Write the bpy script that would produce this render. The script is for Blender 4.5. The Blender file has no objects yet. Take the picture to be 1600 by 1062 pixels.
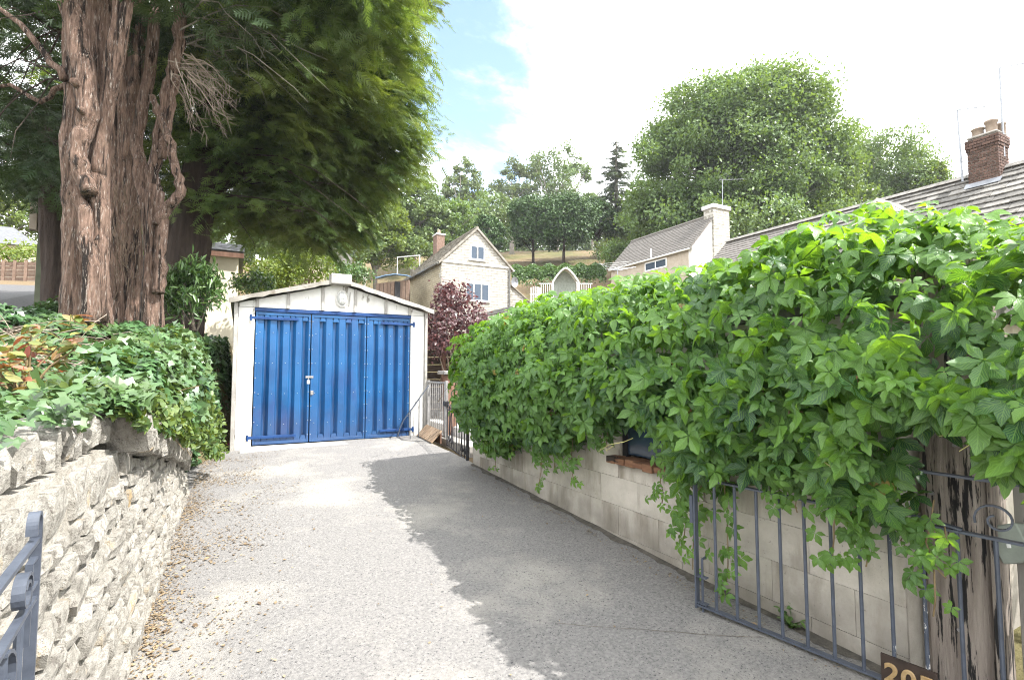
import bpy, bmesh, math, random
import numpy as np
from mathutils import Vector, Matrix, Euler

SC = bpy.context.scene
COL = SC.collection
R = math.radians
rng = np.random.default_rng(7)
random.seed(7)

# ------------------------------------------------------------------ camera
F_PX, TILT, YAW, EYE = 800.0, R(3.5), R(28), 1.55
cam_d = bpy.data.cameras.new('camera')
cam_d.sensor_width = 36.0
cam_d.lens = 36.0 * F_PX / 1600.0
cam_d.clip_start = 0.05
cam_d.clip_end = 2000
cam = bpy.data.objects.new('camera', cam_d)
COL.objects.link(cam)
cam.location = (0, 0, EYE)
cam.rotation_euler = (R(90) + TILT, 0, -YAW)
SC.camera = cam

# ------------------------------------------------------------------ light
SUN = Vector((0.46, -0.42, 0.79)).normalized()
SUN_EL = math.asin(SUN.z)
SUN_AZ = math.atan2(SUN.x, SUN.y)
sun_d = bpy.data.lights.new('sun', 'SUN')
sun_d.energy = 3.9
sun_d.angle = R(0.55)
sun_d.color = (1.0, 0.97, 0.925)
sun = bpy.data.objects.new('sun', sun_d)
COL.objects.link(sun)
sun.rotation_euler = SUN.to_track_quat('Z', 'Y').to_euler()
sun.location = (20, -20, 40)

SC.view_settings.view_transform = 'Standard'
SC.view_settings.look = 'None'
SC.view_settings.gamma = 1.0
SC.view_settings.use_curve_mapping = False
SC.view_settings.exposure = 1.62
SC.cycles.max_bounces = 6
SC.cycles.diffuse_bounces = 3
SC.cycles.glossy_bounces = 2
SC.cycles.transmission_bounces = 3
SC.cycles.transparent_max_bounces = 4
SC.cycles.use_denoising = True
SC.cycles.denoiser = 'OPENIMAGEDENOISE'
SC.cycles.denoising_input_passes = 'RGB_ALBEDO_NORMAL'
SC.cycles.denoising_prefilter = 'NONE'
SC.cycles.pixel_filter_type = 'BLACKMAN_HARRIS'
SC.cycles.filter_width = 1.1
SC.cycles.sample_clamp_indirect = 6


def ray(px, py):
    u = (px - 800) / F_PX
    v = (531 - py) / F_PX
    y, z = math.cos(TILT) - v * math.sin(TILT), math.sin(TILT) + v * math.cos(TILT)
    c, s = math.cos(YAW), math.sin(YAW)
    return Vector((u * c + y * s, -u * s + y * c, z)), y


def at(px, py, d):
    r, y = ray(px, py)
    return r * (d / y) + Vector((0, 0, EYE))


def onX(px, py, X):
    r, y = ray(px, py)
    return r * (X / r.x) + Vector((0, 0, EYE))


def onY(px, py, Y):
    r, y = ray(px, py)
    return r * (Y / r.y) + Vector((0, 0, EYE))


def drive_z(x, y):
    return 0.022 * x + 0.0415 * y


def gnd(px, py):
    r, y = ray(px, py)
    k = r.z - .022 * r.x - .0415 * r.y
    return r * (-EYE / k) + Vector((0, 0, EYE))


# world: Nishita sky with a broken layer of bright cloud
W = bpy.data.worlds.new('World')
SC.world = W
W.use_nodes = True
nt = W.node_tree
nt.nodes.clear()
out = nt.nodes.new('ShaderNodeOutputWorld')
bg = nt.nodes.new('ShaderNodeBackground')
bg.inputs['Strength'].default_value = 0.15
sky = nt.nodes.new('ShaderNodeTexSky')
sky.sky_type = 'NISHITA'
sky.sun_disc = False
sky.sun_elevation = SUN_EL
sky.sun_rotation = SUN_AZ
sky.altitude = 100
sky.air_density = 1.0
sky.dust_density = 1.0
sky.ozone_density = 0.8
tc = nt.nodes.new('ShaderNodeTexCoord')
mp = nt.nodes.new('ShaderNodeMapping')
mp.inputs['Scale'].default_value = (1, 1, 1.7)
mp.inputs['Location'].default_value = (3.1, 1.7, 0.4)
n1 = nt.nodes.new('ShaderNodeTexNoise')
n1.inputs['Scale'].default_value = 2.1
n1.inputs['Detail'].default_value = 9
n1.inputs['Roughness'].default_value = 0.58
n1.inputs['Distortion'].default_value = 0.35
hole = ray(650, 130)[0].normalized()
dot = nt.nodes.new('ShaderNodeVectorMath')
dot.operation = 'DOT_PRODUCT'
dot.inputs[1].default_value = hole
gap = nt.nodes.new('ShaderNodeMapRange')
gap.inputs['From Min'].default_value = 0.958
gap.inputs['From Max'].default_value = 1.0
gap.inputs['To Min'].default_value = 0.0
gap.inputs['To Max'].default_value = 0.30
sub = nt.nodes.new('ShaderNodeMath')
sub.operation = 'SUBTRACT'
ramp = nt.nodes.new('ShaderNodeMapRange')
ramp.interpolation_type = 'SMOOTHSTEP'
ramp.inputs['From Min'].default_value = 0.23
ramp.inputs['From Max'].default_value = 0.43
mix = nt.nodes.new('ShaderNodeMixRGB')
mix.inputs['Color2'].default_value = (8.6, 8.8, 9.0, 1)
L = nt.links.new
L(tc.outputs['Generated'], mp.inputs['Vector'])
L(mp.outputs['Vector'], n1.inputs['Vector'])
L(tc.outputs['Generated'], dot.inputs[0])
L(dot.outputs['Value'], gap.inputs['Value'])
L(n1.outputs['Fac'], sub.inputs[0])
L(gap.outputs['Result'], sub.inputs[1])
L(sub.outputs[0], ramp.inputs['Value'])
L(ramp.outputs['Result'], mix.inputs['Fac'])
L(sky.outputs['Color'], mix.inputs['Color1'])
L(mix.outputs['Color'], bg.inputs['Color'])
L(bg.outputs['Background'], out.inputs['Surface'])


# ------------------------------------------------------------------ materials
def nodes_of(name):
    m = bpy.data.materials.new(name)
    m.use_nodes = True
    t = m.node_tree
    t.nodes.clear()
    o = t.nodes.new('ShaderNodeOutputMaterial')
    p = t.nodes.new('ShaderNodeBsdfPrincipled')
    t.links.new(p.outputs[0], o.inputs['Surface'])
    return m, t, p, o


def N(t, typ, **kw):
    n = t.nodes.new(typ)
    for k, v in kw.items():
        if k.startswith('i_'):
            n.inputs[k[2:].replace('_', ' ')].default_value = v
        else:
            setattr(n, k, v)
    return n


def c4(c):
    return (c[0], c[1], c[2], 1)


def surf(name, c1, c2, scale=4.0, rough=0.85, bump=0.25, bscale=None, stretch=(1, 1, 1), objvar=0.0,
         c3=None, t3=(0.55, 0.62), s3=3.0, stretch3=None, metal=0.0, spec=0.3, detail=7, c4_=None, t4=(0.6, 0.66), s4=14.0, dist=0.02, zdirt=None):
    """two-tone noise surface, optional patches c3 and c4_, optional per-object variation, bump"""
    m, t, p, o = nodes_of(name)
    l = t.links.new
    geo = N(t, 'ShaderNodeNewGeometry')
    vec = geo.outputs['Position']
    oi = None
    if objvar:
        oi = N(t, 'ShaderNodeObjectInfo')
        ml = N(t, 'ShaderNodeMath', operation='MULTIPLY')
        ml.inputs[1].default_value = 37.0
        l(oi.outputs['Random'], ml.inputs[0])
        ad = N(t, 'ShaderNodeVectorMath', operation='ADD')
        l(vec, ad.inputs[0])
        l(ml.outputs[0], ad.inputs[1])
        vec = ad.outputs[0]
    mpn = N(t, 'ShaderNodeMapping')
    mpn.inputs['Scale'].default_value = stretch
    l(vec, mpn.inputs['Vector'])
    nz = N(t, 'ShaderNodeTexNoise', i_Scale=scale, i_Detail=detail, i_Roughness=0.62)
    l(mpn.outputs[0], nz.inputs['Vector'])
    cr = N(t, 'ShaderNodeValToRGB')
    cr.color_ramp.elements[0].position = 0.32
    cr.color_ramp.elements[0].color = c4(c1)
    cr.color_ramp.elements[1].position = 0.68
    cr.color_ramp.elements[1].color = c4(c2)
    l(nz.outputs['Fac'], cr.inputs['Fac'])
    col = cr.outputs['Color']

    def patch(col, cc, tt, ss, st):
        mp3 = N(t, 'ShaderNodeMapping')
        mp3.inputs['Scale'].default_value = st or stretch
        mp3.inputs['Location'].default_value = (ss, 2.3, 0.7)
        l(vec, mp3.inputs['Vector'])
        n3 = N(t, 'ShaderNodeTexNoise', i_Scale=ss, i_Detail=8, i_Roughness=0.65)
        l(mp3.outputs[0], n3.inputs['Vector'])
        mr = N(t, 'ShaderNodeMapRange')
        mr.inputs['From Min'].default_value = tt[0]
        mr.inputs['From Max'].default_value = tt[1]
        l(n3.outputs['Fac'], mr.inputs['Value'])
        mx = N(t, 'ShaderNodeMixRGB')
        l(mr.outputs[0], mx.inputs['Fac'])
        l(col, mx.inputs['Color1'])
        mx.inputs['Color2'].default_value = c4(cc)
        return mx.outputs[0]
    if c3:
        col = patch(col, c3, t3, s3, stretch3)
    if c4_:
        col = patch(col, c4_, t4, s4, None)
    if zdirt:   # splashed dirt: (colour, z0, z1)
        sx = N(t, 'ShaderNodeSeparateXYZ')
        l(geo.outputs['Position'], sx.inputs[0])
        n5 = N(t, 'ShaderNodeTexNoise', i_Scale=5.0, i_Detail=6)
        l(geo.outputs['Position'], n5.inputs['Vector'])
        m5 = N(t, 'ShaderNodeMath', operation='MULTIPLY_ADD')
        m5.inputs[1].default_value = (zdirt[2] - zdirt[1]) * 1.6
        l(n5.outputs['Fac'], m5.inputs[0])
        l(sx.outputs['Z'], m5.inputs[2])
        r5 = N(t, 'ShaderNodeMapRange')
        r5.inputs['From Min'].default_value = zdirt[1] + (zdirt[2] - zdirt[1]) * .8
        r5.inputs['From Max'].default_value = zdirt[2] + (zdirt[2] - zdirt[1]) * .8
        r5.inputs['To Min'].default_value = zdirt[3] if len(zdirt) > 3 else 0.7
        r5.inputs['To Max'].default_value = 0.0
        l(m5.outputs[0], r5.inputs['Value'])
        mx = N(t, 'ShaderNodeMixRGB')
        l(r5.outputs[0], mx.inputs['Fac'])
        l(col, mx.inputs['Color1'])
        mx.inputs['Color2'].default_value = c4(zdirt[0])
        col = mx.outputs[0]
    if objvar:
        hs = N(t, 'ShaderNodeHueSaturation')
        mr = N(t, 'ShaderNodeMapRange')
        mr.inputs['To Min'].default_value = 1 - objvar
        mr.inputs['To Max'].default_value = 1 + objvar
        l(oi.outputs['Random'], mr.inputs['Value'])
        l(mr.outputs[0], hs.inputs['Value'])
        l(col, hs.inputs['Color'])
        col = hs.outputs[0]
    l(col, p.inputs['Base Color'])
    p.inputs['Roughness'].default_value = rough
    p.inputs['Metallic'].default_value = metal
    p.inputs['Specular IOR Level'].default_value = spec
    if bump:
        nb = N(t, 'ShaderNodeTexNoise', i_Scale=bscale or scale * 3, i_Detail=8, i_Roughness=0.7)
        l(mpn.outputs[0], nb.inputs['Vector'])
        bp = N(t, 'ShaderNodeBump')
        bp.inputs['Strength'].default_value = bump
        bp.inputs['Distance'].default_value = dist
        l(nb.outputs['Fac'], bp.inputs['Height'])
        l(bp.outputs[0], p.inputs['Normal'])
    return m


def masonry(name, c1, c2, joint, bw, bh, axis='XZ', c3=None, bump=.8):
    """coursed stone for walls too far away to tell stone from stone"""
    m, t, p, o = nodes_of(name)
    l = t.links.new
    geo = N(t, 'ShaderNodeNewGeometry')
    sx = N(t, 'ShaderNodeSeparateXYZ')
    l(geo.outputs['Position'], sx.inputs[0])
    cb = N(t, 'ShaderNodeCombineXYZ')
    l(sx.outputs['X' if axis == 'XZ' else 'Y'], cb.inputs['X'])
    l(sx.outputs['Z'], cb.inputs['Y'])
    nd = N(t, 'ShaderNodeTexNoise', i_Scale=2.2, i_Detail=3)
    l(geo.outputs['Position'], nd.inputs['Vector'])
    mx0 = N(t, 'ShaderNodeVectorMath', operation='MULTIPLY_ADD')
    mx0.inputs[1].default_value = (.14, .10, 0)
    l(nd.outputs['Color'], mx0.inputs[0])
    l(cb.outputs[0], mx0.inputs[2])
    br = N(t, 'ShaderNodeTexBrick')
    br.inputs['Scale'].default_value = 1.0
    br.inputs['Brick Width'].default_value = bw
    br.inputs['Row Height'].default_value = bh
    br.inputs['Mortar Size'].default_value = .012
    br.inputs['Mortar Smooth'].default_value = .4
    br.inputs['Color1'].default_value = c4(c1)
    br.inputs['Color2'].default_value = c4(c2)
    br.inputs['Mortar'].default_value = c4(joint)
    l(mx0.outputs[0], br.inputs['Vector'])
    nz = N(t, 'ShaderNodeTexNoise', i_Scale=4.5, i_Detail=8, i_Roughness=.7)
    l(geo.outputs['Position'], nz.inputs['Vector'])
    mr = N(t, 'ShaderNodeMapRange')
    mr.inputs['From Min'].default_value = .50
    mr.inputs['From Max'].default_value = .68
    mr.inputs['To Max'].default_value = .75
    l(nz.outputs['Fac'], mr.inputs['Value'])
    mx = N(t, 'ShaderNodeMixRGB')
    l(mr.outputs[0], mx.inputs['Fac'])
    l(br.outputs['Color'], mx.inputs['Color1'])
    mx.inputs['Color2'].default_value = c4(c3 or joint)
    l(mx.outputs[0], p.inputs['Base Color'])
    p.inputs['Roughness'].default_value = .95
    p.inputs['Specular IOR Level'].default_value = .2
    ad = N(t, 'ShaderNodeMath', operation='SUBTRACT')
    l(nz.outputs['Fac'], ad.inputs[0])
    l(br.outputs['Fac'], ad.inputs[1])
    bp = N(t, 'ShaderNodeBump')
    bp.inputs['Strength'].default_value = bump
    bp.inputs['Distance'].default_value = .05
    l(ad.outputs[0], bp.inputs['Height'])
    l(bp.outputs[0], p.inputs['Normal'])
    return m


def leafmat(name, dark, light, trans=0.35, rough=0.45, tint=None, per_object=False, spec=0.4, patchy=0.0, pscale=0.6, pcol=None, veins=False, mid=None):
    """leaf: colour from the per-leaf value, with light passing through"""
    m, t, p, o = nodes_of(name)
    l = t.links.new
    if per_object:
        src = N(t, 'ShaderNodeObjectInfo').outputs['Random']
    else:
        src = N(t, 'ShaderNodeAttribute', attribute_name='rnd').outputs['Fac']
    cr = N(t, 'ShaderNodeValToRGB')
    cr.color_ramp.elements[0].color = c4(dark)
    cr.color_ramp.elements[1].color = c4(light)
    l(src, cr.inputs['Fac'])
    col = cr.outputs[0]
    if pcol:
        geo = N(t, 'ShaderNodeNewGeometry')
        nz = N(t, 'ShaderNodeTexNoise', i_Scale=pscale, i_Detail=3)
        l(geo.outputs['Position'], nz.inputs['Vector'])
        mr = N(t, 'ShaderNodeMapRange')
        mr.inputs['From Min'].default_value = 0.45
        mr.inputs['From Max'].default_value = 0.65
        mr.inputs['To Max'].default_value = patchy
        l(nz.outputs['Fac'], mr.inputs['Value'])
        mx = N(t, 'ShaderNodeMixRGB')
        l(mr.outputs[0], mx.inputs['Fac'])
        l(col, mx.inputs['Color1'])
        mx.inputs['Color2'].default_value = c4(pcol)
        col = mx.outputs[0]
    if mid:
        e = cr.color_ramp.elements.new(.5)
        e.color = c4(mid)
    if veins:
        at_ = N(t, 'ShaderNodeAttribute', attribute_name='luv')
        sx = N(t, 'ShaderNodeSeparateXYZ')
        l(at_.outputs['Vector'], sx.inputs[0])
        ma = N(t, 'ShaderNodeMath', operation='MULTIPLY_ADD')
        ma.inputs[1].default_value = -.38
        l(sx.outputs['Y'], ma.inputs[0])
        l(sx.outputs['X'], ma.inputs[2])
        mf = N(t, 'ShaderNodeMath', operation='MULTIPLY')
        mf.inputs[1].default_value = 46.0
        l(ma.outputs[0], mf.inputs[0])
        sn = N(t, 'ShaderNodeMath', operation='SINE')
        l(mf.outputs[0], sn.inputs[0])
        v1 = N(t, 'ShaderNodeMapRange')
        v1.inputs['From Min'].default_value = .35
        v1.inputs['From Max'].default_value = 1.0
        l(sn.outputs[0], v1.inputs['Value'])
        v2 = N(t, 'ShaderNodeMapRange')
        v2.inputs['From Min'].default_value = .09
        v2.inputs['From Max'].default_value = .03
        l(sx.outputs['Y'], v2.inputs['Value'])
        mxv = N(t, 'ShaderNodeMath', operation='MAXIMUM')
        l(v1.outputs[0], mxv.inputs[0])
        l(v2.outputs[0], mxv.inputs[1])
        m2 = N(t, 'ShaderNodeMixRGB')
        mm = N(t, 'ShaderNodeMath', operation='MULTIPLY')
        mm.inputs[1].default_value = .38
        l(mxv.outputs[0], mm.inputs[0])
        l(mm.outputs[0], m2.inputs['Fac'])
        l(col, m2.inputs['Color1'])
        m2.inputs['Color2'].default_value = c4((light[0] * 1.7, light[1] * 1.5, light[2] * 1.8))
        col = m2.outputs[0]
        bp = N(t, 'ShaderNodeBump')
        bp.inputs['Strength'].default_value = .35
        bp.inputs['Distance'].default_value = .004
        bp.invert = True
        l(mxv.outputs[0], bp.inputs['Height'])
        l(bp.outputs[0], p.inputs['Normal'])
    l(col, p.inputs['Base Color'])
    p.inputs['Roughness'].default_value = rough
    p.inputs['Specular IOR Level'].default_value = spec
    tr = N(t, 'ShaderNodeBsdfTranslucent')
    hs = N(t, 'ShaderNodeMixRGB', blend_type='MULTIPLY')
    hs.inputs['Fac'].default_value = 1
    hs.inputs['Color2'].default_value = c4(tint or (1.5, 1.35, 0.45))
    l(col, hs.inputs['Color1'])
    l(hs.outputs[0], tr.inputs['Color'])
    mx = N(t, 'ShaderNodeMixShader')
    mx.inputs['Fac'].default_value = trans
    l(p.outputs[0], mx.inputs[1])
    l(tr.outputs[0], mx.inputs[2])
    l(mx.outputs[0], o.inputs['Surface'])
    return m


# ------------------------------------------------------------------ building helpers
WL = {}


def link(o):
    COL.objects.link(o)
    return o


def thing(name, label, cat, loc, group=None):
    o = bpy.data.objects.new(name, None)
    link(o)
    o.location = loc
    o.empty_display_size = 0.2
    o['label'] = label
    o['category'] = cat
    if group:
        o['group'] = group
    WL[o.name] = Vector(loc)
    return o


def tag(o, label=None, cat=None, group=None, kind=None):
    if label:
        o['label'] = label
    if cat:
        o['category'] = cat
    if group:
        o['group'] = group
    if kind:
        o['kind'] = kind
    return o


def parent_to(o, parent):
    o.parent = parent


class MB:
    """collects shapes in world coordinates; build() links them as one mesh object"""

    def __init__(s):
        s.v = []
        s.f = []

    def add(s, verts, faces):
        b = len(s.v)
        s.v += [Vector(v) for v in verts]
        s.f += [tuple(i + b for i in f) for f in faces]
        return s

    def box(s, a, b, rot=None, bev=0.0):
        a, b = Vector(a), Vector(b)
        lo = Vector((min(a[i], b[i]) for i in range(3)))
        hi = Vector((max(a[i], b[i]) for i in range(3)))
        c = (lo + hi) / 2
        h = (hi - lo) / 2
        vs, fs = box_mesh(h, min(bev, min(h) * .9))
        M = rot.to_matrix() if rot is not None else None
        s.add([c + (M @ v if M else v) for v in vs], fs)
        return s

    def prism(s, poly, vec):
        """poly: list of 3d points (one face), extruded along vec"""
        n = len(poly)
        vec = Vector(vec)
        vs = [Vector(p) for p in poly] + [Vector(p) + vec for p in poly]
        fs = [tuple(range(n))[::-1], tuple(range(n, 2 * n))] + [(i, (i + 1) % n, n + (i + 1) % n, n + i) for i in range(n)]
        return s.add(vs, fs)

    def tube(s, pts, rad, n=8, cap=True, flat=None):
        pts = [Vector(p) for p in pts]
        k = len(pts)
        if not hasattr(rad, '__len__'):
            rad = [rad] * k
        up = Vector((0, 0, 1))
        vs = []
        prev = None
        for i in range(k):
            d = (pts[min(i + 1, k - 1)] - pts[max(i - 1, 0)])
            if d.length < 1e-9:
                d = Vector((0, 0, 1))
            d.normalize()
            if prev is None:
                a = d.cross(up)
                if a.length < .05:
                    a = d.cross(Vector((1, 0, 0)))
            else:
                a = prev - d * prev.dot(d)
                if a.length < 1e-6:
                    a = d.cross(up)
            a.normalize()
            prev = a
            b = d.cross(a)
            for j in range(n):
                th = 2 * math.pi * j / n
                vs.append(pts[i] + (a * math.cos(th) + b * math.sin(th)) * rad[i])
        fs = []
        for i in range(k - 1):
            for j in range(n):
                fs.append((i * n + j, i * n + (j + 1) % n, (i + 1) * n + (j + 1) % n, (i + 1) * n + j))
        if cap:
            fs.append(tuple(range(n))[::-1])
            fs.append(tuple(range((k - 1) * n, k * n)))
        return s.add(vs, fs)

    def strip(s, pts, w, th, wdir):
        """flat bar following pts: width w along wdir, thickness th across"""
        pts = [Vector(p) for p in pts]
        wdir = Vector(wdir).normalized()
        k = len(pts)
        vs = []
        for i in range(k):
            d = (pts[min(i + 1, k - 1)] - pts[max(i - 1, 0)]).normalized()
            nrm = d.cross(wdir)
            nrm.normalize()
            for a, b in ((-1, -1), (1, -1), (1, 1), (-1, 1)):
                vs.append(pts[i] + wdir * (a * w / 2) + nrm * (b * th / 2))
        fs = []
        for i in range(k - 1):
            for j in range(4):
                fs.append((i * 4 + j, i * 4 + (j + 1) % 4, i * 4 + 4 + (j + 1) % 4, i * 4 + 4 + j))
        fs += [(3, 2, 1, 0), tuple(range(4 * k - 4, 4 * k))]
        return s.add(vs, fs)

    def build(s, name, mat, parent=None, smooth=False):
        org = wloc(parent)
        me = bpy.data.meshes.new(name)
        me.from_pydata([v - org for v in s.v], [], s.f)
        bm = bmesh.new()
        bm.from_mesh(me)
        bmesh.ops.recalc_face_normals(bm, faces=bm.faces)
        bm.to_mesh(me)
        bm.free()
        me.materials.append(mat)
        if smooth:
            me.polygons.foreach_set('use_smooth', [True] * len(me.polygons))
        o = bpy.data.objects.new(name, me)
        link(o)
        if parent is not None:
            o.parent = parent
        return o


def wloc(o):
    if o is None:
        return Vector((0, 0, 0))
    v = Vector(o.location)
    p = o.parent
    while p is not None:
        v = v + Vector(p.location)
        p = p.parent
    return v


def box_mesh(h, bev):
    h = Vector(h)
    if bev <= 0:
        vs = [Vector((x * h.x, y * h.y, z * h.z)) for x in (-1, 1) for y in (-1, 1) for z in (-1, 1)]
        return vs, [(0, 1, 3, 2), (4, 6, 7, 5), (0, 4, 5, 1), (2, 3, 7, 6), (0, 2, 6, 4), (1, 5, 7, 3)]
    vs = []
    idx = {}
    for x in (-1, 1):
        for y in (-1, 1):
            for z in (-1, 1):
                for ax in range(3):
                    q = [x * (h.x - bev), y * (h.y - bev), z * (h.z - bev)]
                    q[ax] = (x, y, z)[ax] * h[ax]
                    idx[(x, y, z, ax)] = len(vs)
                    vs.append(Vector(q))
    fs = []
    for ax in range(3):
        o1, o2 = [a for a in range(3) if a != ax]
        for sg in (-1, 1):
            q = []
            for a, b in ((-1, -1), (1, -1), (1, 1), (-1, 1)):
                k = [0, 0, 0]
                k[ax], k[o1], k[o2] = sg, a, b
                q.append(idx[(*k, ax)])
            fs.append(tuple(q))
    for ax in range(3):
        o1, o2 = [a for a in range(3) if a != ax]
        for a in (-1, 1):
            for b in (-1, 1):
                q = []
                for sg, f in ((-1, o1), (1, o1), (1, o2), (-1, o2)):
                    k = [0, 0, 0]
                    k[ax], k[o1], k[o2] = sg, a, b
                    q.append(idx[(*k, f)])
                fs.append(tuple(q))
    for x in (-1, 1):
        for y in (-1, 1):
            for z in (-1, 1):
                fs.append(tuple(idx[(x, y, z, a)] for a in range(3)))
    return vs, fs


def piece(name, me, parent, loc, rot=(0, 0, 0), scale=(1, 1, 1)):
    o = bpy.data.objects.new(name, me)
    link(o)
    o.location = Vector(loc) - wloc(parent)
    o.rotation_euler = rot
    o.scale = scale
    o.parent = parent
    return o


def fixed_mesh(name, vs, fs, mat, smooth=False):
    me = bpy.data.meshes.new(name)
    me.from_pydata([Vector(v) for v in vs], [], fs)
    bm = bmesh.new()
    bm.from_mesh(me)
    bmesh.ops.recalc_face_normals(bm, faces=bm.faces)
    bm.to_mesh(me)
    bm.free()
    me.materials.append(mat)
    if smooth:
        me.polygons.foreach_set('use_smooth', [True] * len(me.polygons))
    return me


def unit_box(name, mat, bev=0.04, jit=0.0, seed=0, half=(.5, .5, .5)):
    vs, fs = box_mesh(half, bev)
    r = random.Random(seed)
    vs = [v + Vector((r.uniform(-jit, jit) for _ in range(3))) for v in vs]
    return fixed_mesh(name, vs, fs, mat)


def stone_mesh(name, mat, seed, jit=0.036):
    """rough unit stone, 48 triangles"""
    r = random.Random(seed)
    bm = bmesh.new()
    bmesh.ops.create_cube(bm, size=1.0)
    bmesh.ops.subdivide_edges(bm, edges=bm.edges, cuts=1, use_grid_fill=True)
    for v in bm.verts:
        n = sum(abs(abs(c) - .5) < 1e-4 for c in v.co)
        k = {3: .88, 2: .97, 1: 1.02}.get(n, 1)
        v.co = Vector((v.co.x * k, v.co.y * k, v.co.z * k)) + Vector((r.uniform(-jit, jit) for _ in range(3)))
    bmesh.ops.triangulate(bm, faces=bm.faces)
    for f_ in bm.faces:
        f_.smooth = False
    me = bpy.data.meshes.new(name)
    bm.to_mesh(me)
    bm.free()
    me.materials.append(mat)
    return me


# ---- many leaves in one mesh
def tri_template(tv, tf):
    return np.array(tv, float), np.array(tf, int)


def norm(a):
    return a / np.maximum(np.linalg.norm(a, axis=-1, keepdims=True), 1e-9)


def scatter(name, tmpl, P, A, Nn, S, mat, parent=None, rnd=None, smooth=False):
    tv, tf = tmpl
    P = np.asarray(P, float)
    n = len(P)
    A = norm(A)
    B = norm(np.cross(Nn, A))
    Nn = np.cross(A, B)
    S = np.broadcast_to(np.asarray(S, float).reshape(-1, 1), (n, 1))
    org = np.array(wloc(parent))
    V = (P - org)[:, None, :] + S[:, None, :] * (tv[None, :, 0:1] * B[:, None, :] + tv[None, :, 1:2] * A[:, None, :] + tv[None, :, 2:3] * Nn[:, None, :])
    k = len(tv)
    Fx = (tf[None] + (np.arange(n) * k)[:, None, None])
    return np_mesh(name, V.reshape(-1, 3), Fx.reshape(-1, tf.shape[1]), mat, parent, None if rnd is None else np.repeat(rnd, k), smooth)


def np_mesh(name, V, Fc, mat, parent=None, rnd=None, smooth=False, luv=None):
    me = bpy.data.meshes.new(name)
    nv, nf, c = len(V), len(Fc), Fc.shape[1]
    me.vertices.add(nv)
    me.vertices.foreach_set('co', np.ascontiguousarray(V, dtype=np.float32).ravel())
    me.loops.add(nf * c)
    me.loops.foreach_set('vertex_index', np.ascontiguousarray(Fc, dtype=np.int32).ravel())
    me.polygons.add(nf)
    me.polygons.foreach_set('loop_start', np.arange(0, nf * c, c, dtype=np.int32))
    try:
        me.polygons.foreach_set('loop_total', np.full(nf, c, dtype=np.int32))
    except Exception:
        pass
    if smooth:
        me.polygons.foreach_set('use_smooth', np.ones(nf, dtype=bool))
    if rnd is not None:
        a = me.attributes.new('rnd', 'FLOAT', 'POINT')
        a.data.foreach_set('value', np.ascontiguousarray(rnd, dtype=np.float32))
    if luv is not None:
        put_luv(me, luv)
    me.update(calc_edges=True)
    me.materials.append(mat)
    o = bpy.data.objects.new(name, me)
    link(o)
    if parent is not None:
        o.parent = parent
    return o


def put_luv(me, luv):
    a = me.attributes.new('luv', 'FLOAT_VECTOR', 'POINT')
    q = np.zeros((len(luv), 3), np.float32)
    q[:, :2] = luv
    a.data.foreach_set('vector', q.ravel())


def rand_dirs(n):
    return norm(rng.normal(size=(n, 3)))


# leaf shapes: x across, y along, z up
T_DIAMOND = tri_template([(0, -.5, 0), (.3, .02, .06), (0, .5, 0), (-.3, .02, .06)], [(0, 1, 2), (0, 2, 3)])
T_OVAL = tri_template([(0, -.5, 0), (.24, -.2, .05), (.27, .12, .06), (0, .5, -.05), (-.27, .12, .06), (-.24, -.2, .05)],
                      [(0, 1, 2), (0, 2, 3), (0, 3, 4), (0, 4, 5)])
T_IVY = tri_template([(0, -.05, .02), (.3, -.3, -.03), (.5, .02, -.02), (.24, .16, .02), (0, .55, -.03), (-.24, .16, .02), (-.5, .02, -.02), (-.3, -.3, -.03)],
                     [(0, 1, 2), (0, 2, 3), (0, 3, 4), (0, 4, 5), (0, 5, 6), (0, 6, 7)])


def spray_template(nn=6, length=1.0, w=.34, tw=.05, seed=0):
    """flat needle spray: side shoots on both sides of a thin stem"""
    r = random.Random(seed)
    v, f = [], []
    for i in range(nn):
        y = length * (i + .3) / nn
        L_ = w * (1 - .55 * i / nn) * r.uniform(.8, 1.2)
        for sg in (-1, 1):
            b = len(v)
            yy = y + (0.05 if sg > 0 else 0)
            dz = r.uniform(-.08, .05)
            v += [(0, yy - tw, 0), (0, yy + tw, 0), (sg * L_, yy + L_ * .75, dz)]
            f.append((b, b + 1, b + 2))
    b = len(v)
    v += [(-tw * .6, length * .8, 0), (tw * .6, length * .8, 0), (0, length * 1.12, -.03), (-.012, 0, 0), (.012, 0, 0), (0, length, 0)]
    f += [(b, b + 1, b + 2), (b + 3, b + 4, b + 5)]
    return tri_template(v, f)


T_LANCE = tri_template([(0, -.5, 0), (.12, -.1, .03), (.10, .15, .03), (0, .5, -.06), (-.10, .15, .03), (-.12, -.1, .03)], [(0, 1, 2), (0, 2, 3), (0, 3, 4), (0, 4, 5)])
T_SPRAY = spray_template(7, 1.0, .34, .042)
T_NEEDLE = spray_template(5, 1.0, .40, .075, 9)
T_FROND = spray_template(5, 1.0, .42, .10, 3)


PALM_UV = []


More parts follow.
